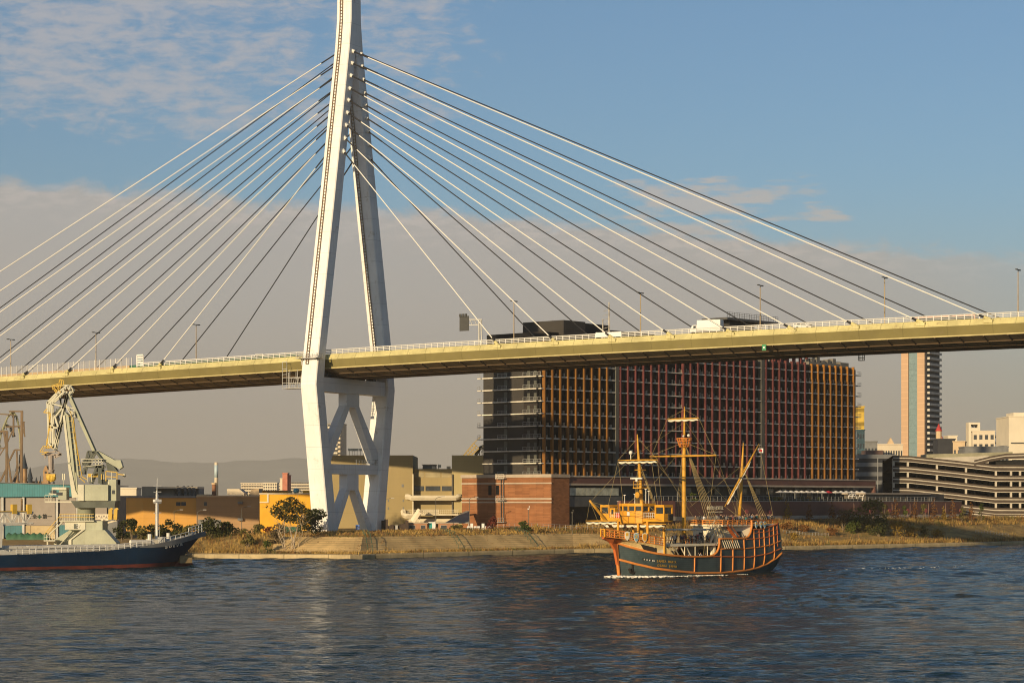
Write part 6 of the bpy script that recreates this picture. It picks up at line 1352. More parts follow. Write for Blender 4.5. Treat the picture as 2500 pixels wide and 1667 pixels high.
for i in range(11): t_ = i/10; m_.box(lerp(-5.6, -2.5, t_)-.15, 2.7, lerp(10.2, 6.9, t_), lerp(-5.6, -2.5, t_)+.15, 3.9, lerp(10.2, 6.9, t_)+.06)
m_.bar((-5.6, 2.7, 11.3), (-2.4, 2.7, 7.7), .12); m_.build('white_stair', M_white2, gs, local=True)
m_ = MB(); m_.bar((-7.2, 4.3, 10.4), (-11.4, 4.2, 6.9), .25, .3); m_.bar((-7.2, 3.75, 10.4), (-11.4, 3.75, 6.9), .2, .3)
for i in range(12): t_ = i/11; m_.box(lerp(-7.2, -11.2, t_)-.15, 3.75, lerp(10.3, 7.0, t_), lerp(-7.2, -11.2, t_)+.15, 4.2, lerp(10.3, 7.0, t_)+.06)
m_.bar((-7.2, 4.35, 11.3), (-11.4, 4.25, 7.9), .12); m_.build('side_stair', M_ored, gs, local=True)
m_ = MB(); m_.box(-5.8, 3.4, 6.6, -4.4, 4.4, 8.4); m_.build('white_locker', M_white2, gs, local=True)
for i in range(8): x = -4.9-.72*i; m_ = MB(); m_.bar((x, hb(x, 7)+.1, 7.15), (x-.62, hb(x, 5.6)+.3, 5.55), .17, .08); m_.build('white_slat', M_white2, gs, local=True)
m_ = MB()                                        # mid deck railing, tables and a fore and aft awning roll
for x in np.arange(-2.4, 5, 1.05): m_.bar((x, 3.9, 6.6), (x, 3.9, 7.65), .1)
for h_ in (6.95, 7.3, 7.65): m_.bar((-2.6, 3.9, h_), (4.9, 3.9, h_), .08)
m_.build('deck_railing', M_wale, gs, local=True)
for x, y in ((1.6, 2.2), (4.3, 2.4), (7.5, 2.2), (9.8, 2.6)):
    m_ = MB(); m_.box(x-.6, y-.4, 7.3, x+.6, y+.4, 7.36); m_.tube((x, y, 6.6), (x, y, 7.3), .06, .06, 6); m_.build('deck_table', M_wale, gs, local=True)
m_ = MB()
for i in range(7): x = 5.4+i*.75; m_.bar((x, 1.2, 6.6), (x-.9, 1.0, 8.7), .09)
m_.build('white_davit_rods', M_white2, gs, local=True)
def furl(a, b_, r_, nm, drop=.25, n_=26, ma=None, par=None):
    a, b_ = Vector(a), Vector(b_); L = (b_-a).length; pts = []; rr_ = []
    for i in range(n_+1):
        t_ = i/n_; sag = abs(math.sin(t_*math.pi*L/1.9)); pts.append(a.lerp(b_, t_)+Vector((0, 0, -drop*(.5+.5*sag)))); rr_.append(r_*(.55+.5*sag)*(1 if .03 < t_ < .97 else .4))
    m_ = MB(); m_.path(pts, rr_, 7); return m_.build(nm, ma or M_sail, par or gs, True, local=True)
def spar(a, b_, r0, r1, nm, par=None):
    m_ = MB(); a, b_ = Vector(a), Vector(b_); m_.path([a, a.lerp(b_, .25), a.lerp(b_, .5), a.lerp(b_, .75), b_], [r1, lerp(r1, r0, .7), r0, lerp(r1, r0, .7), r1], 8); return m_.build(nm, M_mast, par or gs, True, local=True)
def mast(p, r_, nm):
    m_ = MB(); m_.path(p, r_, 10); return m_.build(nm, M_mast, gs, True, local=True)
fm = mast([(13.7, 0, 3), (13.8, 0, 14.8), (14.3, 0, 20), (14.9, 0, 25.5), (15.1, 0, 28.3)], [.42, .36, .32, .24, .12], 'fore_mast')
mm = mast([(1.0, 0, 2.9), (1.0, 0, 12), (.95, 0, 24.2), (.9, 0, 26.2)], [.52, .47, .38, .33], 'main_mast')
mt2 = mast([(.9, 0, 26.2), (.85, 0, 31), (.8, 0, 34.2)], [.26, .2, .1], 'main_topmast')
zm = mast([(-16.4, 0, 9.9), (-17.1, 0, 17), (-17.5, 0, 22.3), (-17.9, 0, 27.2)], [.38, .34, .27, .11], 'mizzen_mast')
for l, z, hw_, r_, nm in ((.95, 24.2, 8.85, .22, 'main_yard'), (.83, 31.75, 4.25, .15, 'top_yard'), (14.55, 23.2, 5.3, .17, 'fore_yard'), (15.6, 10.62, 8.35, .17, 'fore_course_yard'), (25.0, 11.25, 4.3, .13, 'sprit_yard')):
    y_ = spar((l+.45, -hw_, z), (l+.45, hw_, z), r_, r_*.5, nm)
    if nm != 'main_yard': furl((l+.5, -hw_*.96, z-.12), (l+.5, hw_*.96, z-.12), .30 if nm == 'fore_course_yard' else .24, 'furled_sail', .42 if nm != 'top_yard' else .3, int(hw_*5), par=y_)
ly = spar((-11.3, .5, 14.0), (-22.5, .5, 27.1), .24, .1, 'lateen_yard'); furl((-11.9, .62, 14.5), (-19.6, .62, 23.6), .2, 'furled_sail', .3, 22, par=ly)
furl((11.5, 2.4, 9.6), (-5.4, 2.4, 9.5), .24, 'awning_roll', .2, 30, M_shw)
bsp = spar((21, 0, 8.6), (28.9, 0, 15.2), .34, .2, 'bowsprit')
m_ = MB(); z0_ = 26.0                            # crow's nest
m_.lathe((.9, 0, 0), [(.8, z0_), (.95, z0_+.12)], 12); cn = m_.build('crows_nest', M_mast, gs, local=True)
m_ = MB()
for k in range(12):
    a = 2*math.pi*k/12; m_.bar((.9+.95*math.cos(a), .95*math.sin(a), z0_), (.9+1.55*math.cos(a), 1.55*math.sin(a), z0_+1.75), .13)
for rr_, h_ in ((1.18, .65), (1.38, 1.25), (1.55, 1.75)): m_.path([(.9+rr_*math.cos(a), rr_*math.sin(a), z0_+h_) for a in np.linspace(0, 2*math.pi, 17)], .10, 5)
m_.build('basket_rails', M_wale, cn, local=True)
m_ = MB(); m_.sph((.6, .9, z0_+2.35), .32, n=8, m=6); m_.sph((1.5, .3, z0_+2.2), .22, n=8, m=6); m_.build('white_dome', M_shw, cn, True, local=True)
# fore mast radar platforms
m_ = MB(); m_.box(13.2, -1.1, 17.6, 15.2, 1.1, 17.8)
for y in (-1, 0, 1): m_.bar((13.3, y, 17.8), (13.3, y, 19), .08); m_.bar((15.1, y, 17.8), (15.1, y, 19), .08)
for h_ in (18.4, 19): m_.bar((13.3, -1, h_), (13.3, 1, h_), .08); m_.bar((15.1, -1, h_), (15.1, 1, h_), .08)
m_.box(13.4, -.8, 21.2, 15.0, .8, 21.35); pl_ = m_.build('radar_platform', M_mast, gs, local=True)
m_ = MB(); m_.box(15.2, -1.5, 19.45, 15.5, 1.5, 19.75); m_.tube((15.3, 0, 19), (15.3, 0, 19.5), .25, .25, 8); m_.build('radar_bar', M_shw, pl_, local=True)
m_ = MB(); m_.sph((14.7, -2.1, 24.7), .42, n=10, m=7); m_.tube((14.7, -2.1, 23.3), (14.7, -2.1, 24.3), .1, .1, 6); m_.build('white_dome', M_shw, pl_, True, local=True)
m_ = MB(); m_.tube((15.1, .5, 16.3), (15.7, .5, 16.3), .5, .62, 10); m_.build('searchlight', M_mast, gs, local=True)
for y, h_ in ((-3.9, 1.6), (1.7, 2.8), (2.5, 2.4), (-1.2, 1.8)): m_ = MB(); m_.tube((14.5, y, 14.6), (14.5, y, 14.6+h_), .07, .05, 5); m_.cbox(14.5, y, 14.6+h_, .15, .5, .15); m_.build('whip_antenna', M_shw, gs, local=True)
# wheelhouse
m_ = MB(); m_.box(14.0, -8.4, 11.05, 16.7, 8.4, 11.75); m_.build('bridge_wing_deck', M_wh, gs, local=True)
WHP = [(13.0, -2.95), (16.9, -2.95), (17.5, -1.6), (17.7, 0), (17.5, 1.6), (16.9, 2.95), (13.0, 2.95)]
m_ = MB(); m_.prism([(x, y, 10.75) for x, y in WHP], (0, 0, 2.4)); whs = m_.build('wheelhouse', M_wh, gs, local=True)
m_ = MB(); m_.prism([(x-.12*(x > 13.5), y*.96, 13.151) for x, y in WHP], (0, 0, .95)); m_.build('window_band', M_sg, whs, local=True)
m_ = MB(); m_.prism([(x+.15, y*1.06, 14.1) for x, y in WHP], (0, 0, .55)); m_.build('wheelhouse_roof', M_wh, whs, local=True)
m_ = MB()
for (a, b_), (c_, d_) in zip(WHP[:-1], WHP[1:]):
    for t_ in ((0, .5, 1) if abs(a-c_) > 2 else (0,)): x, y = lerp(a, c_, t_), lerp(b_, d_, t_); m_.bar((x, y, 13.1), (x, y, 14.12), .26)
m_.build('window_mullion', M_wh, whs, local=True)
m_ = MB()
for (a, b_), (c_, d_) in zip(WHP[1:5], WHP[2:6]):
    m_.bar((a+.02, b_, 12.1), (c_+.02, d_, 12.1), .07); m_.bar((a+.03, b_, 10.8), (a+.03, b_, 13.1), .07)
m_.build('panel_seam', mat('seam_brown', (.25, .10, .02), .7), whs, local=True)
m_ = MB(); m_.box(17.72, -.35, 12.2, 17.78, .35, 13.0); m_.build('crest', M_shw, whs, local=True)
for s in (-1, 1):
    y0_, y1_ = sorted((s*6.0, s*8.45)); m_ = MB(); m_.box(14.1, y0_, 11.76, 16.75, y1_, 12.65); m_.box(14.1, y0_, 13.9, 16.75, y1_, 14.35)
    for x in (14.2, 16.6):
        for y in (y0_+.13, y1_-.13): m_.bar((x, y, 12.6), (x, y, 13.95), .26)
    wc = m_.build('wing_cabin', M_wh, gs, local=True)
    m_ = MB(); m_.box(14.3, y0_+.2, 12.66, 16.5, y1_-.2, 13.89); m_.build('cabin_window', M_sg, wc, local=True)
    y2_, y3_ = sorted((s*4.6, s*5.95)); 
    if s < 0:
        m_ = MB(); m_.box(15.6, y2_, 11.76, 16.6, y3_, 13.7); d_ = m_.build('wing_door', M_wh, gs, local=True); m_ = MB(); m_.box(16.61, y2_+.4, 12.5, 16.66, y3_-.4, 13.4); m_.build('door_window', M_sg, d_, local=True)
        m_ = MB(); m_.box(16.2, -4.4, 11.8, 16.6, -3.2, 12.7); m_.build('red_locker', mat('rescue_red', (.50, .07, .03), .5), gs, local=True)
    m_ = MB()
    for y in np.linspace(s*3.1, s*5.9, 6): m_.bar((16.6, y, 11.7), (16.6, y, 12.8), .07)
    for h_ in (12.2, 12.8): m_.bar((16.6, s*3, h_), (16.6, s*6, h_), .07)
    m_.build('wing_railing', M_rail, gs, local=True)
    m_ = MB(); m_.box(14.4, s*8.46-.35, 11.4, 15.6, s*8.46+.35, 12.6) if s > 0 else m_.box(15, -8.9, 11.6, 15.4, -8.5, 12.2); m_.build('side_light_box', M_in, gs, local=True)
for l, b_, z0_ in ((12.6, 4.85, 4.7), (12.6, -4.85, 4.7), (16.4, 3.9, 6.9), (16.4, -3.9, 6.9), (16.6, 1.6, 7.1), (16.6, -6.2, 7.6), (14, -2, 6.9)):
    if abs(b_) > 5: continue
    m_ = MB(); m_.tube((l, b_, z0_), (l+.1, b_, 11.1), .26, .24, 8); m_.build('wheelhouse_post', M_wh, gs, local=True)
# anchors, mooring port, names
for s in (1, -1):
    m_ = MB(); l = 18.7; p = Vector((l, s*(hb(l, 1.7)+.25), 1.7)); m_.bar(p+Vector((0, 0, 1.0)), p+Vector((-.1, 0, -.6)), .28); m_.path([p+Vector((.9, 0, .2)), p+Vector((.5, 0, -.5)), p+Vector((-.1, 0, -.75)), p+Vector((-.7, 0, -.5)), p+Vector((-1.0, 0, .2))], .26, 6); m_.build('anchor', M_in, gs, local=True)
def onhull(l, z, o=.06): return Vector((l, hb(l, z)+o, z))
m_ = MB(); a, b_, c_, d_ = onhull(17.0, 3.95), onhull(14.6, 3.55), onhull(14.6, 3.15), onhull(17.0, 3.55); m_.add([a, d_, c_, b_], [(0, 1, 2, 3)]); mp = m_.build('mooring_port', M_in, gs, local=True)
m_ = MB()
for l in (16.7, 16.2, 15.7, 15.1, 14.8): p = onhull(l, interp(-l, [-17, -14.6], [3.68, 3.28]), .12); m_.cbox(p.x, p.y, p.z-.1, .25, .1, .28)
m_.build('roller', M_shw, mp, local=True)
M_goldl = mat('gold_lettering', (.36, .22, .04), .5)
def hulltext(s_, l0, z0_, size, adv, dzl):
    for i, ch_ in enumerate(s_):
        if ch_ == ' ': continue
        l = l0-i*adv; z = z0_-dzl*i; p = onhull(l, z, .07); q_ = onhull(l-.4, z-.4*dzl/adv, .07); text(ch_, size, p, q_-p, (0, .05, 1), M_goldl, hull2, 'bow_name', .03, bold=.02, local=True)
hulltext('SANTA MARIA', 14.1, 3.3, .62, .45, .03); hulltext('OSAKA', 13.9, 2.45, .58, .45, .03); hulltext('JAPAN', 11.2, 2.25, .58, .45, .03)
# rigging
def rope(a, b_, r_=.032, nm='rope', sag=0.0):
    a, b_ = Vector(a), Vector(b_); m_ = MB(); m_.path([a, a.lerp(b_, .5)+Vector((0, 0, -sag)), b_], r_, 4, False); m_.build(nm, M_rope, gs, local=True)
for a, b_ in (((.8, 0, 33.6), (1.3, 4.2, 31.8)), ((.8, 0, 33.6), (1.3, -4.2, 31.8)), ((.9, 0, 27.0), (1.4, 8.8, 24.3)), ((.9, 0, 27.0), (1.4, -8.8, 24.3)), ((1.3, 4.2, 31.7), (1.3, 8.6, 24.2)), ((1.3, -4.2, 31.7), (1.3, -8.6, 24.2)),
              ((1.3, 8.7, 24.2), (-12, 4.2, 10.2)), ((1.3, -8.7, 24.2), (-12, -4.2, 10.2)), ((1.3, 8.7, 24.2), (1.0, 5.1, 4.2)), ((1.3, -8.7, 24.2), (1.0, -5, 4.2)), ((.9, 0, 31), (14.9, 0, 24.5)), ((.9, 0, 26.3), (13.9, 0, 15.5)), ((.9, 0, 31.5), (-15.6, 3.9, 11)), ((.85, 0, 31.5), (-15.6, -3.9, 11)),
              ((15, 0, 27.5), (15, 5.2, 23.3)), ((15, 0, 27.5), (15, -5.2, 23.3)), ((15, 0, 25), (28.6, 0, 15)), ((15, 5.2, 23.2), (12, 5, 4.6)), ((15, -5.2, 23.2), (12, -5, 4.6)), ((15, 5.2, 23.2), (-1, 4.8, 7)), ((15, -5.2, 23.2), (24, -1, 9.6)), ((14.6, 0, 22), (9.5, 5.1, 4.4)), ((14.6, 0, 22), (8.7, 5.1, 4.4)), ((14.6, 0, 22), (9.5, -5.1, 4.4)), ((14.6, 0, 22), (8.7, -5.1, 4.4)),
              ((28.8, 0, 15.1), (25.3, 4.2, 11.2)), ((28.8, 0, 15.1), (25.3, -4.2, 11.2)), ((28.8, 0, 15), (16.5, 8, 11.3)), ((28.8, 0, 15), (25.2, .4, 8.2)), ((-22.4, .5, 27), (-24.8, 2.6, 11)), ((-17.5, 0, 22.5), (.9, 0, 13)), ((-11.3, .5, 14), (-13.5, 3.9, 11)), ((-11.3, .5, 14), (-5, -3.8, 11)), ((-17.8, 0, 26), (-22, .5, 26)), ((.9, 0, 24), (-17.4, 0, 12)), ((15.4, 8.2, 10.6), (15, .4, 16)), ((15.4, -8.2, 10.6), (15, -.4, 16))):
    rope(a, b_)
def shrouds(topp, y_, xs, z_, n_rat, nm='shroud'):
    for s in (1, -1):
        m_ = MB(); tp = Vector(topp)+Vector((0, .35*s, 0)); ends = [Vector((x, s*y_, z_)) for x in xs]
        for e_ in ends: m_.path([tp, e_], .036, 4, False)
        for i in range(n_rat):
            t_ = .12+.86*i/n_rat
            m_.path([tp.lerp(ends[0], t_), tp.lerp(ends[-1], t_)], .022, 4, False)
        m_.build(nm, M_rope, gs, local=True)
shrouds((.9, 0, 26.4), 4.9, (-1.6, -2.5, -3.4, -4.3, -5.2, -6.1), 7.6, 26)
shrouds((14.5, 0, 22.2), 5.0, (11.8, 11.1, 10.4, 9.7), 5.0, 0)
shrouds((-17.4, 0, 22.0), 3.8, (-19.5, -20.2, -20.9, -21.6), 10.4, 0)
fl = root('ensign_flag', 'small white flag with a red disc flying from the slanting mizzen yard of the galleon', 'flag', SO+Vector((math.cos(SR)*-22.5, math.sin(SR)*-22.5, 25.2)), 0)
m_ = MB(); m_.loft([[(.12+u*.22, .06*math.sin(u*2.2), v*.95) for v in (0, .5, 1)] for u in range(6)]); m_.build('flag_cloth', mat('flag_white', (.80, .76, .72), .8), fl, True, local=True)
m_ = MB(); m_.prism([(.68+.3*math.cos(a), -.12, .48+.3*math.sin(a)) for a in np.linspace(0, 2*math.pi, 15)[:-1]], (0, .02, 0)); m_.build('red_disc', mat('flag_red', (.55, .02, .03), .8), fl, local=True)
# foam along the hull and behind
M_foam = mat('sea_foam', (.78, .74, .68), .9, var=.15, scale=1.5, bump=1.0, bscale=2)
r3 = random.Random(8); m_ = MB()
def wp(l, b_, z=0): v = Vector((l, b_, 0)); return Vector((SO.x+v.x*math.cos(SR)-v.y*math.sin(SR), SO.y+v.x*math.sin(SR)+v.y*math.cos(SR), z))
for i in range(2600):
    u = r3.random()**1.3; l = 22.5-u*40; k = max(0, 1-u*1.15)
    b_ = (hb(min(l, 20), .2)+.05 if l < 20.3 else 0)+abs(r3.gauss(0, 1))*(.55+1.6*u*k)+(.5 if u < .15 else .1)
    sz_ = r3.uniform(.05, .26)*(1.3 if u < .25 else .85*(1-.5*u)); hgt = (.6*k+.05)*r3.random()
    if r3.random() < u*.7 or math.sin(l*1.3)+math.sin(l*.47+1)+r3.gauss(0, .6) < -.35-1.2*k: continue
    for s in (1, -1):
        if s < 0 and r3.random() < .7: continue
        p = wp(l+r3.gauss(0, .15), s*b_, .12+hgt*.5); m_.sph(p, sz_*1.7, sz_*1.2, sz_*.42, 5, 3)
for i in range(110):
    t_ = r3.random()**1.5; l = -23-t_*75; p = wp(l, r3.gauss(0, 1.2+t_*3)+t_*2, .14); s_ = r3.uniform(.06, .22)*(1-.5*t_); m_.sph(p, s_*2.6, s_*2, s_*.3, 5, 3)
struct(m_.build('foam', M_foam, None, True), 'white bow wave and foam along the galleon waterline', 'stuff')

# ================================================================ people
M_skin = mat('skin', (.52, .32, .22), .6, var=.05); M_hair = mat('dark_hair', (.02, .016, .014), .6); M_shoe = mat('dark_shoes', (.03, .03, .03), .7)
def objcol(name, k=1.0, rand=False):
    m = bpy.data.materials.new(name); m.use_nodes = True; t = NT(m.node_tree); oi = t.n('ShaderNodeObjectInfo'); b = m.node_tree.nodes['Principled BSDF']; b.inputs['Roughness'].default_value = .85
    if rand: t.l.new(t.mix(oi.outputs['Random'], (.02, .022, .03), (.16, .15, .14)), b.inputs['Base Color'])
    else: t.l.new(oi.outputs['Color'], b.inputs['Base Color'])
    return m
M_top = objcol('clothing_top'); M_trou = objcol('clothing_trousers', rand=True)
def person_mesh(pose):
    a = {'stand': ((.30, .05, 1.12), (.33, .12, .88), (-.30, .02, 1.12), (-.33, .10, .88)), 'lean': ((.30, .18, 1.14), (.16, .46, 1.12), (-.30, .18, 1.14), (-.16, .46, 1.12)),
         'photo': ((.32, .16, 1.26), (.10, .34, 1.55), (-.32, .16, 1.26), (-.08, .34, 1.55)), 'wave': ((.36, .08, 1.5), (.42, .12, 1.82), (-.29, .05, 1.12), (-.30, .14, .88))}[pose]
    hx_ = .05 if pose == 'lean' else .0
    V_ = [(0, 0, .92), (0, .01, 1.15), (0, hx_, 1.38), (0, hx_+.02, 1.50), (0, hx_+.05, 1.62), (.18, hx_, 1.40), a[0], a[1], (-.18, hx_, 1.40), a[2], a[3], (.10, 0, .88), (.12, .03, .48), (.13, 0, .09), (.14, .14, .04), (-.10, 0, .88), (-.12, .0, .48), (-.13, -.04, .09), (-.14, .11, .04), (0, hx_+.06, 1.70)]
    E_ = [(0, 1), (1, 2), (2, 3), (3, 4), (4, 19), (2, 5), (5, 6), (6, 7), (2, 8), (8, 9), (9, 10), (0, 11), (11, 12), (12, 13), (13, 14), (0, 15), (15, 16), (16, 17), (17, 18)]
    rad = [.15, .14, .15, .062, .108, .08, .055, .042, .08, .055, .042, .105, .075, .05, .05, .105, .075, .05, .05, .085]
    me = bpy.data.meshes.new('p'); me.from_pydata(V_, E_, []); o = bpy.data.objects.new('p', me); C.objects.link(o)
    md = o.modifiers.new('s', 'SKIN'); sk = me.skin_vertices[0].data
    for v, r_ in zip(sk, rad): v.radius = (r_, r_*.85)
    sk[0].use_root = True; o.modifiers.new('u', 'SUBSURF').levels = 1
    out = bpy.data.meshes.new_from_object(o.evaluated_get(bpy.context.evaluated_depsgraph_get())); bpy.data.objects.remove(o)
    for m in (M_top, M_trou, M_skin, M_hair, M_shoe): out.materials.append(m)
    hands = [Vector(a[1]), Vector(a[3])]
    for p in out.polygons:
        c = p.center
        if c.z > 1.44 and abs(c.x) < .17 and not (pose == 'wave' and c.x > .2):
            p.material_index = 3 if (c.z > 1.67 or (c.y < hx_+.04 and c.z > 1.53)) else 2
        elif min((c-h_).length for h_ in hands) < .09: p.material_index = 2
        elif c.z < .10: p.material_index = 4
        elif c.z < .93 and abs(c.x) < .27: p.material_index = 1
        else: p.material_index = 0
        p.use_smooth = True
    return out
PM = {k: person_mesh(k) for k in ('stand', 'lean', 'photo', 'wave')}
PCOL = [('white', (.72, .70, .66)), ('black', (.02, .02, .022)), ('dark grey', (.07, .07, .075)), ('navy', (.025, .035, .08)), ('pale blue', (.30, .42, .55)), ('beige', (.50, .40, .27)), ('red', (.45, .04, .035)), ('pink', (.60, .30, .30)), ('mustard', (.50, .30, .05)), ('grey', (.28, .28, .27)), ('brown', (.16, .09, .05)), ('teal', (.04, .25, .26))]
r4 = random.Random(21); cnt = {}
def person(l, b_, z, face, where, group, col=None, pose=None):
    nm, c = col or PCOL[r4.choices(range(len(PCOL)), (4, 5, 3, 3, 2, 2, 1, 1, 1, 2, 2, .6))[0]]
    pose = pose or r4.choice(('stand', 'stand', 'lean', 'photo', 'lean'))
    k = (nm, where); cnt[k] = cnt.get(k, 0)+1
    o = bpy.data.objects.new('person', PM[pose]); C.objects.link(o); o.location = wp(l, b_, z); o.rotation_euler = (0, 0, SR+face-R(90)); s = r4.uniform(.96, 1.09); o.scale = (s, s, s)
    o.color = (*c, 1); o['wh'] = where; o['cn'] = nm; o['ix'] = cnt[k]
    tag(o, 'person', 'person', group); PEOPLE.append(o)
PEOPLE = []
def crowd(spots, z, where, group, face0=R(90)):
    for l, b_ in sorted(spots, key=lambda q_: -q_[0]): person(l, b_, z, face0+r4.gauss(0, .6), where, group)
crowd([(-6.9-i*.52+r4.uniform(-.15, .15), 3.35+r4.uniform(-.35, .35)) for i in range(17)], 10.42, 'behind the orange poop rail', 'passengers along the poop side rail')
crowd([(-7.5-i*.9, 1.6+r4.uniform(-.6, .6)) for i in range(9)], 10.55, 'in the second poop row', 'passengers further in on the poop')
crowd([(-16-i*.5+r4.uniform(-.12, .12), hb(-16-i*.5, 9.5)-.95+r4.uniform(-.25, .2)) for i in range(17)], 10.55, 'crowding the stern rail', 'passengers crowding the stern rail')
crowd([(-16.8-i*.95, 1.2+r4.uniform(-.7, .7)) for i in range(8)], 10.65, 'in the middle of the stern', 'passengers in the middle of the stern deck')
crowd([(-6.6, -3.4+i*1.1) for i in range(5)], 10.42, 'at the poop front rail', 'passengers at the front rail of the poop')
crowd([(9.8-i*.85+r4.uniform(-.2, .2), 3.0+r4.uniform(-.9, .6)) for i in range(14)], 6.61, 'on the white upper deck', 'passengers on the white upper deck')
crowd([(4.5-i*.62, .8+r4.uniform(-.9, .6)) for i in range(10)], 6.61, 'by the main mast', 'passengers further in on the upper deck')
crowd([(4.6-i*.8+r4.uniform(-.2, .2), 4.25+r4.uniform(-.2, .1)) for i in range(9)], 6.61, 'at the orange deck railing amidships', 'passengers at the deck railing amidships')
crowd([(-4.9-i*.4, 2.6+r4.uniform(-.3, .3)) for i in range(5)], 6.51, 'below the white stair', 'passengers at the foot of the white stair')
person(-11.2, 3.95, 6.51, R(90), 'in the white side gallery', 'passengers in the side gallery', PCOL[11]); person(-13.6, 3.95, 6.51, R(60), 'in the white side gallery', 'passengers in the side gallery', PCOL[1])
crowd([(-1.5, 3.6), (-.2, 3.4), (.9, 3.7), (3.6, 3.5), (6.9, 3.4), (8.4, 3.5)], 2.91, 'in the open waist', 'passengers in the waist')
crowd([(20.2, 1.6), (18.5, 2.4), (17.9, 2.2), (16.8, 3.0), (14.8, 3.0), (13.7, 3.6)], 6.95, 'behind the forecastle shields', 'passengers on the forecastle')
for o in PEOPLE:
    nm, wh_, ix = o['cn'], o['wh'], o['ix']; tot = cnt[(nm, wh_)]
    o['label'] = 'person in %s %s' % (nm+' clothing', wh_) + ('' if tot == 1 else ', %s from the bow end' % ords[ix-1])
    for k in ('cn', 'wh', 'ix'): del o[k]
# ================================================================ plants
L_dark = leafmat('dark_leaves', (.026, .036, .011), (.080, .085, .025)); L_oliv = leafmat('olive_leaves', (.085, .085, .024), (.24, .20, .06)); L_gold = leafmat('golden_leaves', (.20, .13, .025), (.42, .27, .05))
L_rust = leafmat('rust_leaves', (.14, .055, .018), (.30, .14, .04)); L_grn = leafmat('green_leaves', (.04, .065, .014), (.14, .16, .035)); L_crown = leafmat('crown_leaves', (.035, .04, .012), (.105, .095, .03)); L_red = leafmat('red_leaves', (.10, .02, .015), (.24, .06, .035)); L_dull = leafmat('dull_twig_leaves', (.10, .075, .035), (.22, .16, .08))
M_bark = mat('grey_bark', (.20, .15, .10), .9, var=.3, scale=3); M_pbark = mat('pale_bark', (.40, .32, .23), .9, var=.3, scale=2)
r5 = random.Random(77)
def leaves(mb, cs, n, size, up=.3):
    """n small leaf clumps scattered through the ellipsoids cs = [(centre, rx, ry, rz)]"""
    vol = [c[1]*c[2]*c[3] for c in cs]; tot = sum(vol)
    for (c, rx, ry, rz), v in zip(cs, vol):
        for _ in range(max(4, int(n*v/tot))):
            while True:
                d = Vector((r5.uniform(-1, 1), r5.uniform(-1, 1), r5.uniform(-1, 1)))
                if .12 < d.length_squared < 1 and r5.random() < .25+.75*d.length: break
            p = Vector(c)+Vector((d.x*rx, d.y*ry, d.z*rz)); s = size*r5.uniform(.5, 1.4)
            a = Vector((r5.gauss(0, 1), r5.gauss(0, 1), r5.gauss(0, .6))).normalized(); b_ = a.cross(Vector((r5.gauss(0, 1), r5.gauss(0, 1), r5.gauss(up, .7)))).normalized()
            k = r5.uniform(.45, .9)
            mb.add([p-a*s, p+b_*s*k, p+a*s*r5.uniform(.7, 1.1), p-b_*s*k], [(0, 1, 2), (0, 2, 3)])
def limb(mb, a, b_, r0, r1, wob=.12, n=5):
    a, b_ = Vector(a), Vector(b_); L = (b_-a).length; pts = [a.lerp(b_, i/4)+(Vector((r5.gauss(0, 1), r5.gauss(0, 1), 0))*wob*L*.12 if 0 < i < 4 else Vector()) for i in range(5)]
    mb.path(pts, [lerp(r0, r1, i/4) for i in range(5)], n); return pts
def blobs(w_, h_, z0, n, d_=None, lean=0):
    d_ = d_ or w_; out = []
    for i in range(n):
        t_ = r5.random(); a = r5.uniform(0, 6.28); q_ = .32*math.sqrt(max(.08, 1-(2*t_-.75)**2*.8))*r5.uniform(.3, 1.1)
        rr_ = r5.uniform(.2, .34); out.append(((q_*w_*math.cos(a)*1.15+lean*t_, q_*d_*math.sin(a), z0+h_*(.12+.76*t_)), rr_*w_, rr_*d_, max(.16*h_, rr_*h_*.62)))
    return out
def bush(name, cat, label, px, Y, w_, h_, ma, n=260, size=.34, group=None, trunk=.0, py=None, bark=None, nb=7, top_taper=False):
    x = XW(px, Y); z = ZW(py, Y) if py else gz(x, Y)-.15
    r_ = root(name, label, cat, (x, Y, z), 0, group)
    m_ = MB(); cs = blobs(w_, h_-trunk, trunk, nb)
    if top_taper: cs = [((r5.gauss(0, .05)*w_, r5.gauss(0, .05)*w_, trunk+(h_-trunk)*(i+.5)/nb), w_*.5*(1-.8*i/nb), w_*.5*(1-.8*i/nb), (h_-trunk)/nb*.8) for i in range(nb)]
    leaves(m_, cs, n, size); m_.build('foliage', ma, r_, local=True)
    m_ = MB()
    for i in range(1 if trunk > .8 else 4):
        c = cs[(i*2) % len(cs)][0]; limb(m_, (r5.gauss(0, .1), r5.gauss(0, .1), -.4), (c[0]*.6, c[1]*.6, c[2]), .05*h_**.5+.02*h_**.5, .03)
    if trunk > .8:
        for c in cs: limb(m_, (0, 0, trunk*r5.uniform(.6, 1)), c[0], .06, .025)
    m_.build('trunk' if trunk > .8 else 'stem', bark or M_bark, r_, local=True)
    return r_
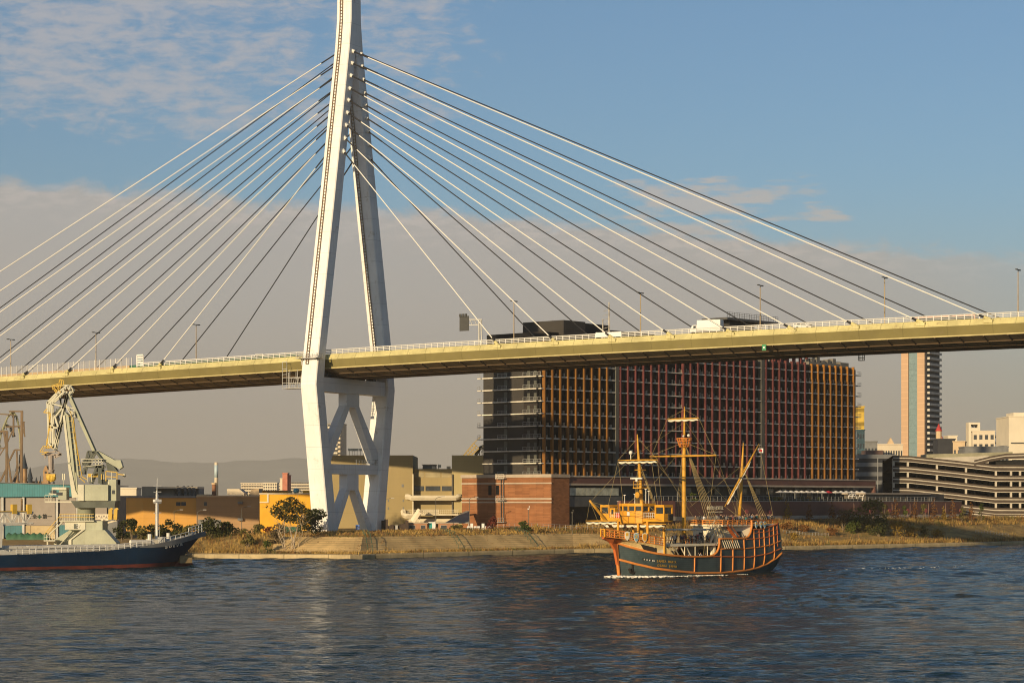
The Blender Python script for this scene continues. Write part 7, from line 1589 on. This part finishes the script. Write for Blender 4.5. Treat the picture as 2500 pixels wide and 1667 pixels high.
# the big half bare tree
Y = 612; x = XW(700, Y); z = gz(x, Y)
bt = root('half_bare_tree', 'tall half bare tree with a dark crown left of the bridge tower', 'tree', (x, Y, z), 0); sc_ = Y/F
def TP(px, py, dy=0.0): p = W(px, py, Y); return Vector((p.x-x, dy, p.z-z))
m_ = MB(); cs = []
for px, py, w_, h_ in ((690, 1232, 34, 26), (712, 1224, 36, 24), (733, 1236, 30, 26), (742, 1258, 22, 30), (668, 1236, 12, 10), (722, 1250, 26, 20), (700, 1245, 24, 16), (740, 1276, 18, 20), (676, 1228, 14, 12)):
    cs.append((TP(px, py, r5.gauss(0, 1.2)), w_*.5*sc_, w_*.45*sc_, h_*.5*sc_))
cs += [(c[0]+Vector((r5.gauss(0, 1.2), r5.gauss(0, 1), -r5.uniform(.5, 2.4))), c[1]*.7, c[2]*.7, c[3]*.7) for c in cs]+[(TP(px, py, 0), 1.6, 1.4, 1.2) for px, py in ((680, 1256), (694, 1262), (708, 1266), (724, 1268), (672, 1246), (748, 1250), (736, 1290))]
leaves(m_, cs, 2300, .30); m_.build('crown', L_crown, bt, local=True)
m_ = MB(); tips = []
for bx, tx, ty in ((688, 700, 1238), (697, 688, 1245), (703, 716, 1230), (711, 707, 1250), (720, 735, 1240), (727, 742, 1262), (693, 672, 1262), (715, 726, 1225)):
    pts = limb(m_, TP(bx, 1346, r5.gauss(0, .8)), TP(tx, ty, r5.gauss(0, 1)), .15, .04, .3); tips += pts[2:]
m_.build('trunk', M_pbark, bt, local=True)
m_ = MB()
for p in tips*4: limb(m_, p, p+Vector((r5.gauss(0, 1.6), r5.gauss(0, 1), r5.uniform(.3, 2.6))), .05, .02, .5, 4)
for i in range(26): a = TP(r5.uniform(670, 745), r5.uniform(1275, 1330), r5.gauss(0, 1)); limb(m_, a, a+Vector((r5.gauss(0, 1.2), r5.gauss(0, .6), r5.uniform(1, 3))), .05, .02, .4, 4)
m_.build('twigs', M_pbark, bt, local=True)
GP_ = 'bushes on the far bank'
for a in (('round_bush', 'large round dark bush at the foot of the bridge tower', 769, 628, 6.6, 6.4, L_dark, 900, .36), ('bush', 'dark bush just right of the cargo ship bow', 514, 622, 5.4, 5.6, L_dark, 620, .36), ('bush', 'lower dark bush between the ship bow bush and the dry mound', 553, 626, 4.4, 3.6, L_dark, 380, .34),
          ('bush', 'dark green rounded bush in front of the brown warehouse wall', 556, 660, 4.6, 4.0, L_grn, 420, .34), ('bush', 'olive bush below the warehouse corner', 598, 655, 4.4, 3.2, L_oliv, 340, .34), ('bush', 'olive green bush left of the red leaved shrub', 630, 658, 3.8, 3.4, L_oliv, 320, .33), ('bush', 'dark red leaved shrub below the yellow building', 655, 650, 3.2, 3.2, L_red, 260, .3),
          ('bush', 'low olive bush on the dry mound above the quay', 605, 615, 2.6, 3.4, L_oliv, 260, .3), ('bush', 'small green shrub at the foot of the mound beside the half bare tree', 652, 609, 1.9, 3.0, L_grn, 180, .28), ('bush', 'grey brown twiggy bush beside the half bare tree', 672, 616, 3.4, 3.2, L_dull, 260, .3), ('bush', 'dull bush at the mound top behind the half bare tree', 684, 640, 4.4, 3.0, L_dull, 260, .32),
          ('bush', 'dark red bush on the bank top in front of the brick annex', 1203, 672, 2.9, 3.6, L_red, 300, .3), ('bush', 'green bush on the bank top right of the dark red one', 1281, 676, 3.2, 3.2, L_grn, 320, .3), ('bush', 'low olive bush at the right foot of the terracotta hut', 1115, 667, 3.4, 1.6, L_oliv, 200, .28),
          ('bush', 'broad grey olive bush on the right bank left of the big shrub', 2058, 768, 4.6, 6.4, L_dull, 420, .34), ('big_shrub', 'biggest shrub on the right bank, olive with orange tips', 2125, 772, 11.5, 10.4, L_oliv, 1500, .42), ('bush', 'bright green bush at the left foot of the big shrub', 2084, 766, 4.6, 5.4, L_grn, 420, .34), ('bush', 'dark bush at the right foot of the big shrub', 2146, 765, 5.2, 5.6, L_dark, 480, .36),
          ('bush', 'golden bush right of the big shrub, largest of the golden ones', 2192, 769, 6.4, 4.6, L_gold, 480, .34), ('bush', 'golden bush in the middle of the golden group', 2226, 773, 5.0, 3.8, L_gold, 340, .34), ('bush', 'olive bush between two golden ones near the right quay', 2256, 777, 3.4, 3.6, L_oliv, 260, .32), ('bush', 'golden green bush at the right end of the golden group', 2287, 780, 4.8, 3.0, L_gold, 300, .32),
          ('bush', 'small yellow bush just right of the galleon stern', 1937, 722, 2.4, 2.6, L_gold, 200, .3), ('bush', 'orange weed clump on the bank right of the galleon stern', 1925, 745, 4.4, 2.4, L_rust, 240, .3), ('bush', 'orange brown bush on the bank between galleon and big shrub', 1960, 748, 4.8, 2.2, L_rust, 240, .3), ('bush', 'reddish bush left of the grey olive bush', 2030, 752, 4.0, 2.4, L_rust, 220, .3)):
    bush(a[0], 'bush', a[1], a[2], a[3], a[4]*1.22, a[5]*1.12, a[6], int(a[7]*1.5), a[8]*.92, GP_, nb=9)
for i, (px, Y, w_, h_, ma) in enumerate(((298, 690, 6, 6.6, L_dark), (322, 684, 5.6, 7.0, L_dark), (343, 680, 5.2, 5.0, L_oliv), (368, 690, 5.6, 6.0, L_oliv), (392, 686, 5, 5.6, L_dark), (412, 692, 5.8, 6.8, L_dark), (440, 684, 5.4, 6.0, L_dark), (463, 680, 5.6, 5.2, L_oliv), (486, 676, 5.8, 5.6, L_dark), (520, 668, 5, 4.4, L_oliv), (540, 672, 4.6, 3.6, L_grn))):
    bush('hedge_tree', 'tree', '%s tree of the row before the orange warehouse, %s from the left' % ('dark green' if ma is L_dark else 'olive' if ma is L_oliv else 'green', ords[i]), px, Y, w_, h_, ma, 480, .38, 'trees in front of the orange warehouse', .9)
for i, (px, ma, h_, w_) in enumerate(((1922, L_gold, 5.6, 3.4), (1976, L_rust, 5.0, 2.6), (2031, L_rust, 5.0, 3.0), (2160, L_oliv, 4.6, 3.0), (2186, L_rust, 6.4, 4.0), (2208, L_grn, 4.4, 2.4), (2233, L_rust, 6.4, 3.4), (2255, L_oliv, 4.6, 3.0), (2279, L_rust, 7.0, 4.2), (2304, L_gold, 4.2, 2.2), (2325, L_rust, 6.6, 3.6), (2349, L_oliv, 4.4, 3.0), (2372, L_rust, 6.2, 3.2), (2396, L_grn, 5.4, 2.8))):
    k = (px-1900)/520; Y = lerp(766, 838, k); nm = {id(L_gold): 'golden', id(L_rust): 'rust brown', id(L_oliv): 'olive', id(L_grn): 'green'}[id(ma)]
    bush('young_tree', 'tree', 'young %s tree in the row along the brown wall, %s from the left' % (nm, ords[i]), px, Y, w_, h_+1.4, ma, 300, .25, 'young trees along the brown wall', 1.3, nb=6, top_taper=ma is L_rust or ma is L_gold)
for i, (px, w_, h_, ma) in enumerate(((1692, 3.4, 2.6, L_grn), (1712, 2.2, 1.5, L_dark), (1886, 4.2, 2.2, L_grn), (1900, 3.0, 1.8, L_gold), (1958, 2.2, 1.6, L_grn), (1974, 2.0, 1.8, L_gold), (1996, 2.0, 1.6, L_grn))):
    p = HW(h_x(px, -20.5), -20.5, 15.2); bush('terrace_shrub', 'shrub', '%s potted shrub on the hotel terrace, %s from the left' % ({id(L_grn): 'green', id(L_dark): 'dark', id(L_gold): 'yellow'}[id(ma)], ords[i]), px, p.y, w_, h_, ma, 170, .26, 'shrubs on the hotel terrace', py=HY-(15.1-CZ)*F/p.y)
# grass and weeds: nobody could count them
def tuft(mb, x, y, h_, n, w_, spread=.5):
    z = gz(x, y)-.1
    for _ in range(n):
        a = r5.uniform(0, 6.28); d = Vector((math.cos(a), math.sin(a), 0)); b_ = Vector((x+r5.gauss(0, spread), y+r5.gauss(0, spread), z)); hh = h_*r5.uniform(.5, 1.25); k = Vector((-d.y, d.x, 0))*w_*r5.uniform(.5, 1.3)
        tip = b_+d*hh*r5.uniform(.1, .55)+Vector((0, 0, hh)); mid = b_+d*hh*.12+Vector((0, 0, hh*.55)); mb.add([b_-k, b_+k, mid+k*.8, tip, mid-k*.8], [(0, 1, 2, 4), (4, 2, 3)])
mats_ = (('dry_grass', leafmat('straw_grass', (.30, .19, .055), (.58, .38, .12), .25, .15)), ('green_weeds', leafmat('weed_green', (.08, .085, .022), (.24, .19, .06), .25, .15)), ('rusty_weeds', leafmat('weed_rust', (.18, .095, .035), (.36, .19, .07), .25, .15)))
gm = [MB(), MB(), MB()]
def pick(x, y, o): 
    v = math.sin(x*.19+1)*math.sin(y*.21+x*.05)+r5.gauss(0, .45); return 0 if v > -.1 else (1 if v < -.75 else 2)
for _ in range(9500):
    x = r5.uniform(-88, 215); u = r5.random(); q_ = yq(x)
    right = min(1, max(0, (x-25)/60)); left = x < -66
    if left: o = r5.uniform(1.5, 44)
    elif u < .36: o = abs(r5.gauss(3.2, 1.9))+.9
    elif u < .78 or right < .15: o = r5.uniform(17.5+right*22, 42+right*16)
    else: o = r5.uniform(6, 54) if r5.random() < right else r5.uniform(18+right*20, 36+right*10)
    if x > 110 and 16 < o < 36 and r5.random() < .6: continue
    i = pick(x, q_+o, o); h_ = r5.uniform(.5, 1.25 if -66 < x < 20 else 1.6)*(1.1 if o < 8 else 1.0)*(.7 if -66 < x < 20 else 1)
    tuft(gm[i], x, q_+o, h_, 7, .07, .55)
for _ in range(300): x = r5.uniform(-60, 40); o = r5.uniform(8, 17); tuft(gm[2], x, yq(x)+o, .35, 4, .07, .3)      # weeds in the stone joints
for i, (nm, ma) in enumerate(mats_): struct(gm[i].build(nm, ma), {'dry_grass': 'dry golden grass along the far bank', 'green_weeds': 'olive green weeds along the far bank', 'rusty_weeds': 'rusty brown weeds along the far bank'}[nm], 'stuff')
for i, (px, Y) in enumerate(((1310, 675), (535, 655))):
    r_ = root('pampas_clump', 'tall pale pampas grass clump %s' % ('on the bank top in front of the brick annex' if i == 0 else 'between bushes right of the cargo ship bow'), 'grass clump', (XW(px, Y), Y, gz(XW(px, Y), Y)), 0)
    m_ = MB()
    for _ in range(60): a = r5.uniform(0, 6.28); q_ = r5.uniform(.2, 1.3); h_ = r5.uniform(1.6, 3.4); b_ = Vector((.3*math.cos(a), .3*math.sin(a), 0)); t_ = Vector((q_*math.cos(a), q_*math.sin(a), h_)); m_.path([b_, b_.lerp(t_, .6)+Vector((0, 0, .25)), t_], [.05, .045, .02], 4)
    m_.build('blades', mats_[0][1], r_, local=True)
# ================================================================ small things on the land
lp = None
LPN = ((1064, 664, 9.0, 'between the two terracotta huts'), (425, 690, 8.6, 'in front of the lit part of the orange warehouse'), (482, 684, 7.6, 'at the corner of the brown warehouse wall'), (590, 676, 8.0, 'before the dark brown warehouse wall, left of the yellow building'), (941, 705, 8.0, 'beside the beige plant just right of the tower'), (1146, 690, 8.6, 'at the left corner of the brick annex'))
for i, (px, Y, h_, wh_) in enumerate(LPN):
    p = W(px, 1285, Y); p.z = gz(p.x, Y)-.2; lab = 'grey single arm street lamp '+wh_
    if lp is None:
        lp = root('arm_street_lamp', lab, 'street lamp', p, 0, 'street lamps on the land')
        m_ = MB(); m_.tube((0, 0, 0), (0, 0, 9.2), .12, .08, 6); m_.path([(0, 0, 9.1), (.6, 0, 9.5), (1.9, 0, 9.75)], .07, 5); m_.build('lamp_pole', M_grey, lp, local=True)
        m_ = MB(); m_.box(1.7, -.14, 9.68, 2.7, .14, 9.84); m_.build('lamp_head', M_steel, lp, local=True)
    else: clone(lp, p, label=lab)
for px, Y, lab in ((1290, 678, 'slim dark mast with small white heads before the brick annex'), (1397, 684, 'thin grey pole before the dark podium recess')):
    p = W(px, 1285, Y); r_ = root('slim_pole', lab, 'pole', (p.x, Y, gz(p.x, Y)-.2), 0)
    m_ = MB(); m_.tube((0, 0, 0), (0, 0, 6.6), .12, .09, 6); m_.build('pole', M_grey, r_, local=True); m_ = MB(); m_.cbox(0, 0, 6.6, .5, .3, .3); m_.cbox(.25, 0, 7.2, .22, .22, .4); m_.tube((.25, 0, 6.8), (.25, 0, 7.2), .05, .05, 5); m_.build('pole_head', M_vw if px == 1290 else M_grey, r_, local=True)
r_ = root('white_crates', 'row of white slatted crates on the bank top left of the dark red bush', 'crates', (XW(1170, 672), 672, gz(XW(1170, 672), 672)-.1), 0)
for i in range(7): m_ = MB(); x = -3.6+i*1.0+(.3 if i > 3 else 0); h_ = .9+.8*(i % 3 == 1); m_.box(x, 0, .1, x+.8, .7, .35); m_.box(x, 0, .5, x+.8, .7, h_+.1); m_.bar((x+.1, .1, 0), (x+.1, .1, h_), .1); m_.bar((x+.7, .1, 0), (x+.7, .1, h_), .1); m_.build('crate', M_vw, r_, local=True)
r_ = root('blue_notice_board', 'small blue notice board between the tower feet', 'sign', (XW(873, 640), 640, gz(XW(873, 640), 640)), 0)
m_ = MB(); m_.box(-.55, -.05, .6, .55, .05, 1.9); m_.build('board', mat('notice_blue', (.10, .20, .55), .6), r_, local=True); m_ = MB(); m_.cbox(0, -.07, .9, .5, .02, .5); m_.build('white_mark', M_vw, r_, local=True); m_ = MB(); m_.bar((-.4, 0, -.3), (-.4, 0, .7), .08); m_.bar((.4, 0, -.3), (.4, 0, .7), .08); m_.build('board_leg', M_steel, r_, local=True)
pcar('parked_car', (XW(679, 665), 665, gz(XW(679, 665), 665)), R(8), 'white car parked before the yellow building, half hidden by the half bare tree', M_vw, None)
r_ = root('netted_container', 'dark green netted container in front of the yellow building', 'container', (XW(708, 660), 660, gz(XW(708, 660), 660)), 0); m_ = MB(); m_.box(-3, 0, 0, 3, 2.5, 1.9); m_.build('container_box', mat('dark_green_net', (.02, .12, .075), .7, lines=((0, .6, .1, .6),)), r_, local=True); m_ = MB(); m_.box(-3.1, -.1, 1.91, 3.1, 2.6, 2.0); m_.build('container_lid', M_grey, r_, local=True)
r_ = root('equipment_pile', 'dark machinery heap at the right foot of the bridge tower', 'machinery', (XW(965, 660), 660, gz(XW(965, 660), 660)), 0); m_ = MB()
for i in range(9): m_.cbox(-3.5+i*.85, r5.uniform(0, 1), 0, 1.0, 1, r5.uniform(1.2, 3.4))
m_.build('machinery_stack', mat('dark_brown_machine', (.06, .04, .03), .8, var=.4), r_, local=True); m_ = MB(); m_.cbox(.4, -.3, .4, .7, .4, 1.2); m_.build('control_box', M_steel, r_, local=True)
# hand rails running down the stone slope
for px0, px1, lab in ((1078, 1120, 'green handrail pair down the stone slope below the terracotta huts'), (1248, 1303, 'green handrail pair down the stone slope below the dark red bush'), (905, 915, 'short mossy handrail down the slope below the bridge tower')):
    xa = XW(px0, 660); ya = yq(xa)+29; xb = XW(px1, 640); yb2 = yq(xb)+8; r_ = root('slope_handrail', lab, 'handrail', ((xa+xb)/2, (ya+yb2)/2, gz((xa+xb)/2, (ya+yb2)/2)), 0, 'handrails on the stone slope'); m_ = MB()
    for off in (0, 1.3):
        P_ = [Vector((lerp(xa, xb, t_)+off, lerp(ya, yb2, t_), gz(lerp(xa, xb, t_), lerp(ya, yb2, t_))+.1)) for t_ in np.linspace(0, 1, 9)]
        for p in P_: m_.bar(p, p+Vector((0, 0, 1.0)), .1)
        m_.path([p+Vector((0, 0, 1.0)) for p in P_], .07, 4)
    m_.build('rail_tubes', mat('mossy_green_steel', (.06, .10, .06), .7) if px0 == 1078 else bpy.data.materials['mossy_green_steel'], r_)
def fence(lab, pts, h_=1.0, step=1.3):
    xs_ = [(XW(px, Y), Y) for px, Y in pts]; c = xs_[len(xs_)//2]; r_ = root('low_fence', lab, 'fence', (c[0], c[1], gz(*c)), 0); m_ = MB(); P_ = []
    for (a, b_), (c_, d_) in zip(xs_, xs_[1:]):
        n_ = int(math.hypot(c_-a, d_-b_)/step)
        P_ += [Vector((lerp(a, c_, i/n_), lerp(b_, d_, i/n_), gz(lerp(a, c_, i/n_), lerp(b_, d_, i/n_)))) for i in range(n_)]
    for p in P_: m_.bar(p-Vector((0, 0, .3)), p+Vector((0, 0, h_)), .09)
    for k in (.5, 1.0): m_.path([p+Vector((0, 0, h_*k)) for p in P_], .05, 4)
    m_.build('fence_bars', M_steel, r_)
fence('low pale railing on the bank between galleon stern and big shrub', ((1912, 738), (2030, 748)))
fence('low pale railing on the shaded right bank near the photo edge', ((2382, 808), (2470, 815)))
fence('long wire fence along the foot of the brown wall on the right', ((2150, 812), (2400, 838)), 1.5, 2.2)
fence('wire fence on the bank top from the brick annex towards the galleon bow', ((1215, 680), (1500, 703)), 1.4, 2.0)
"""end"""
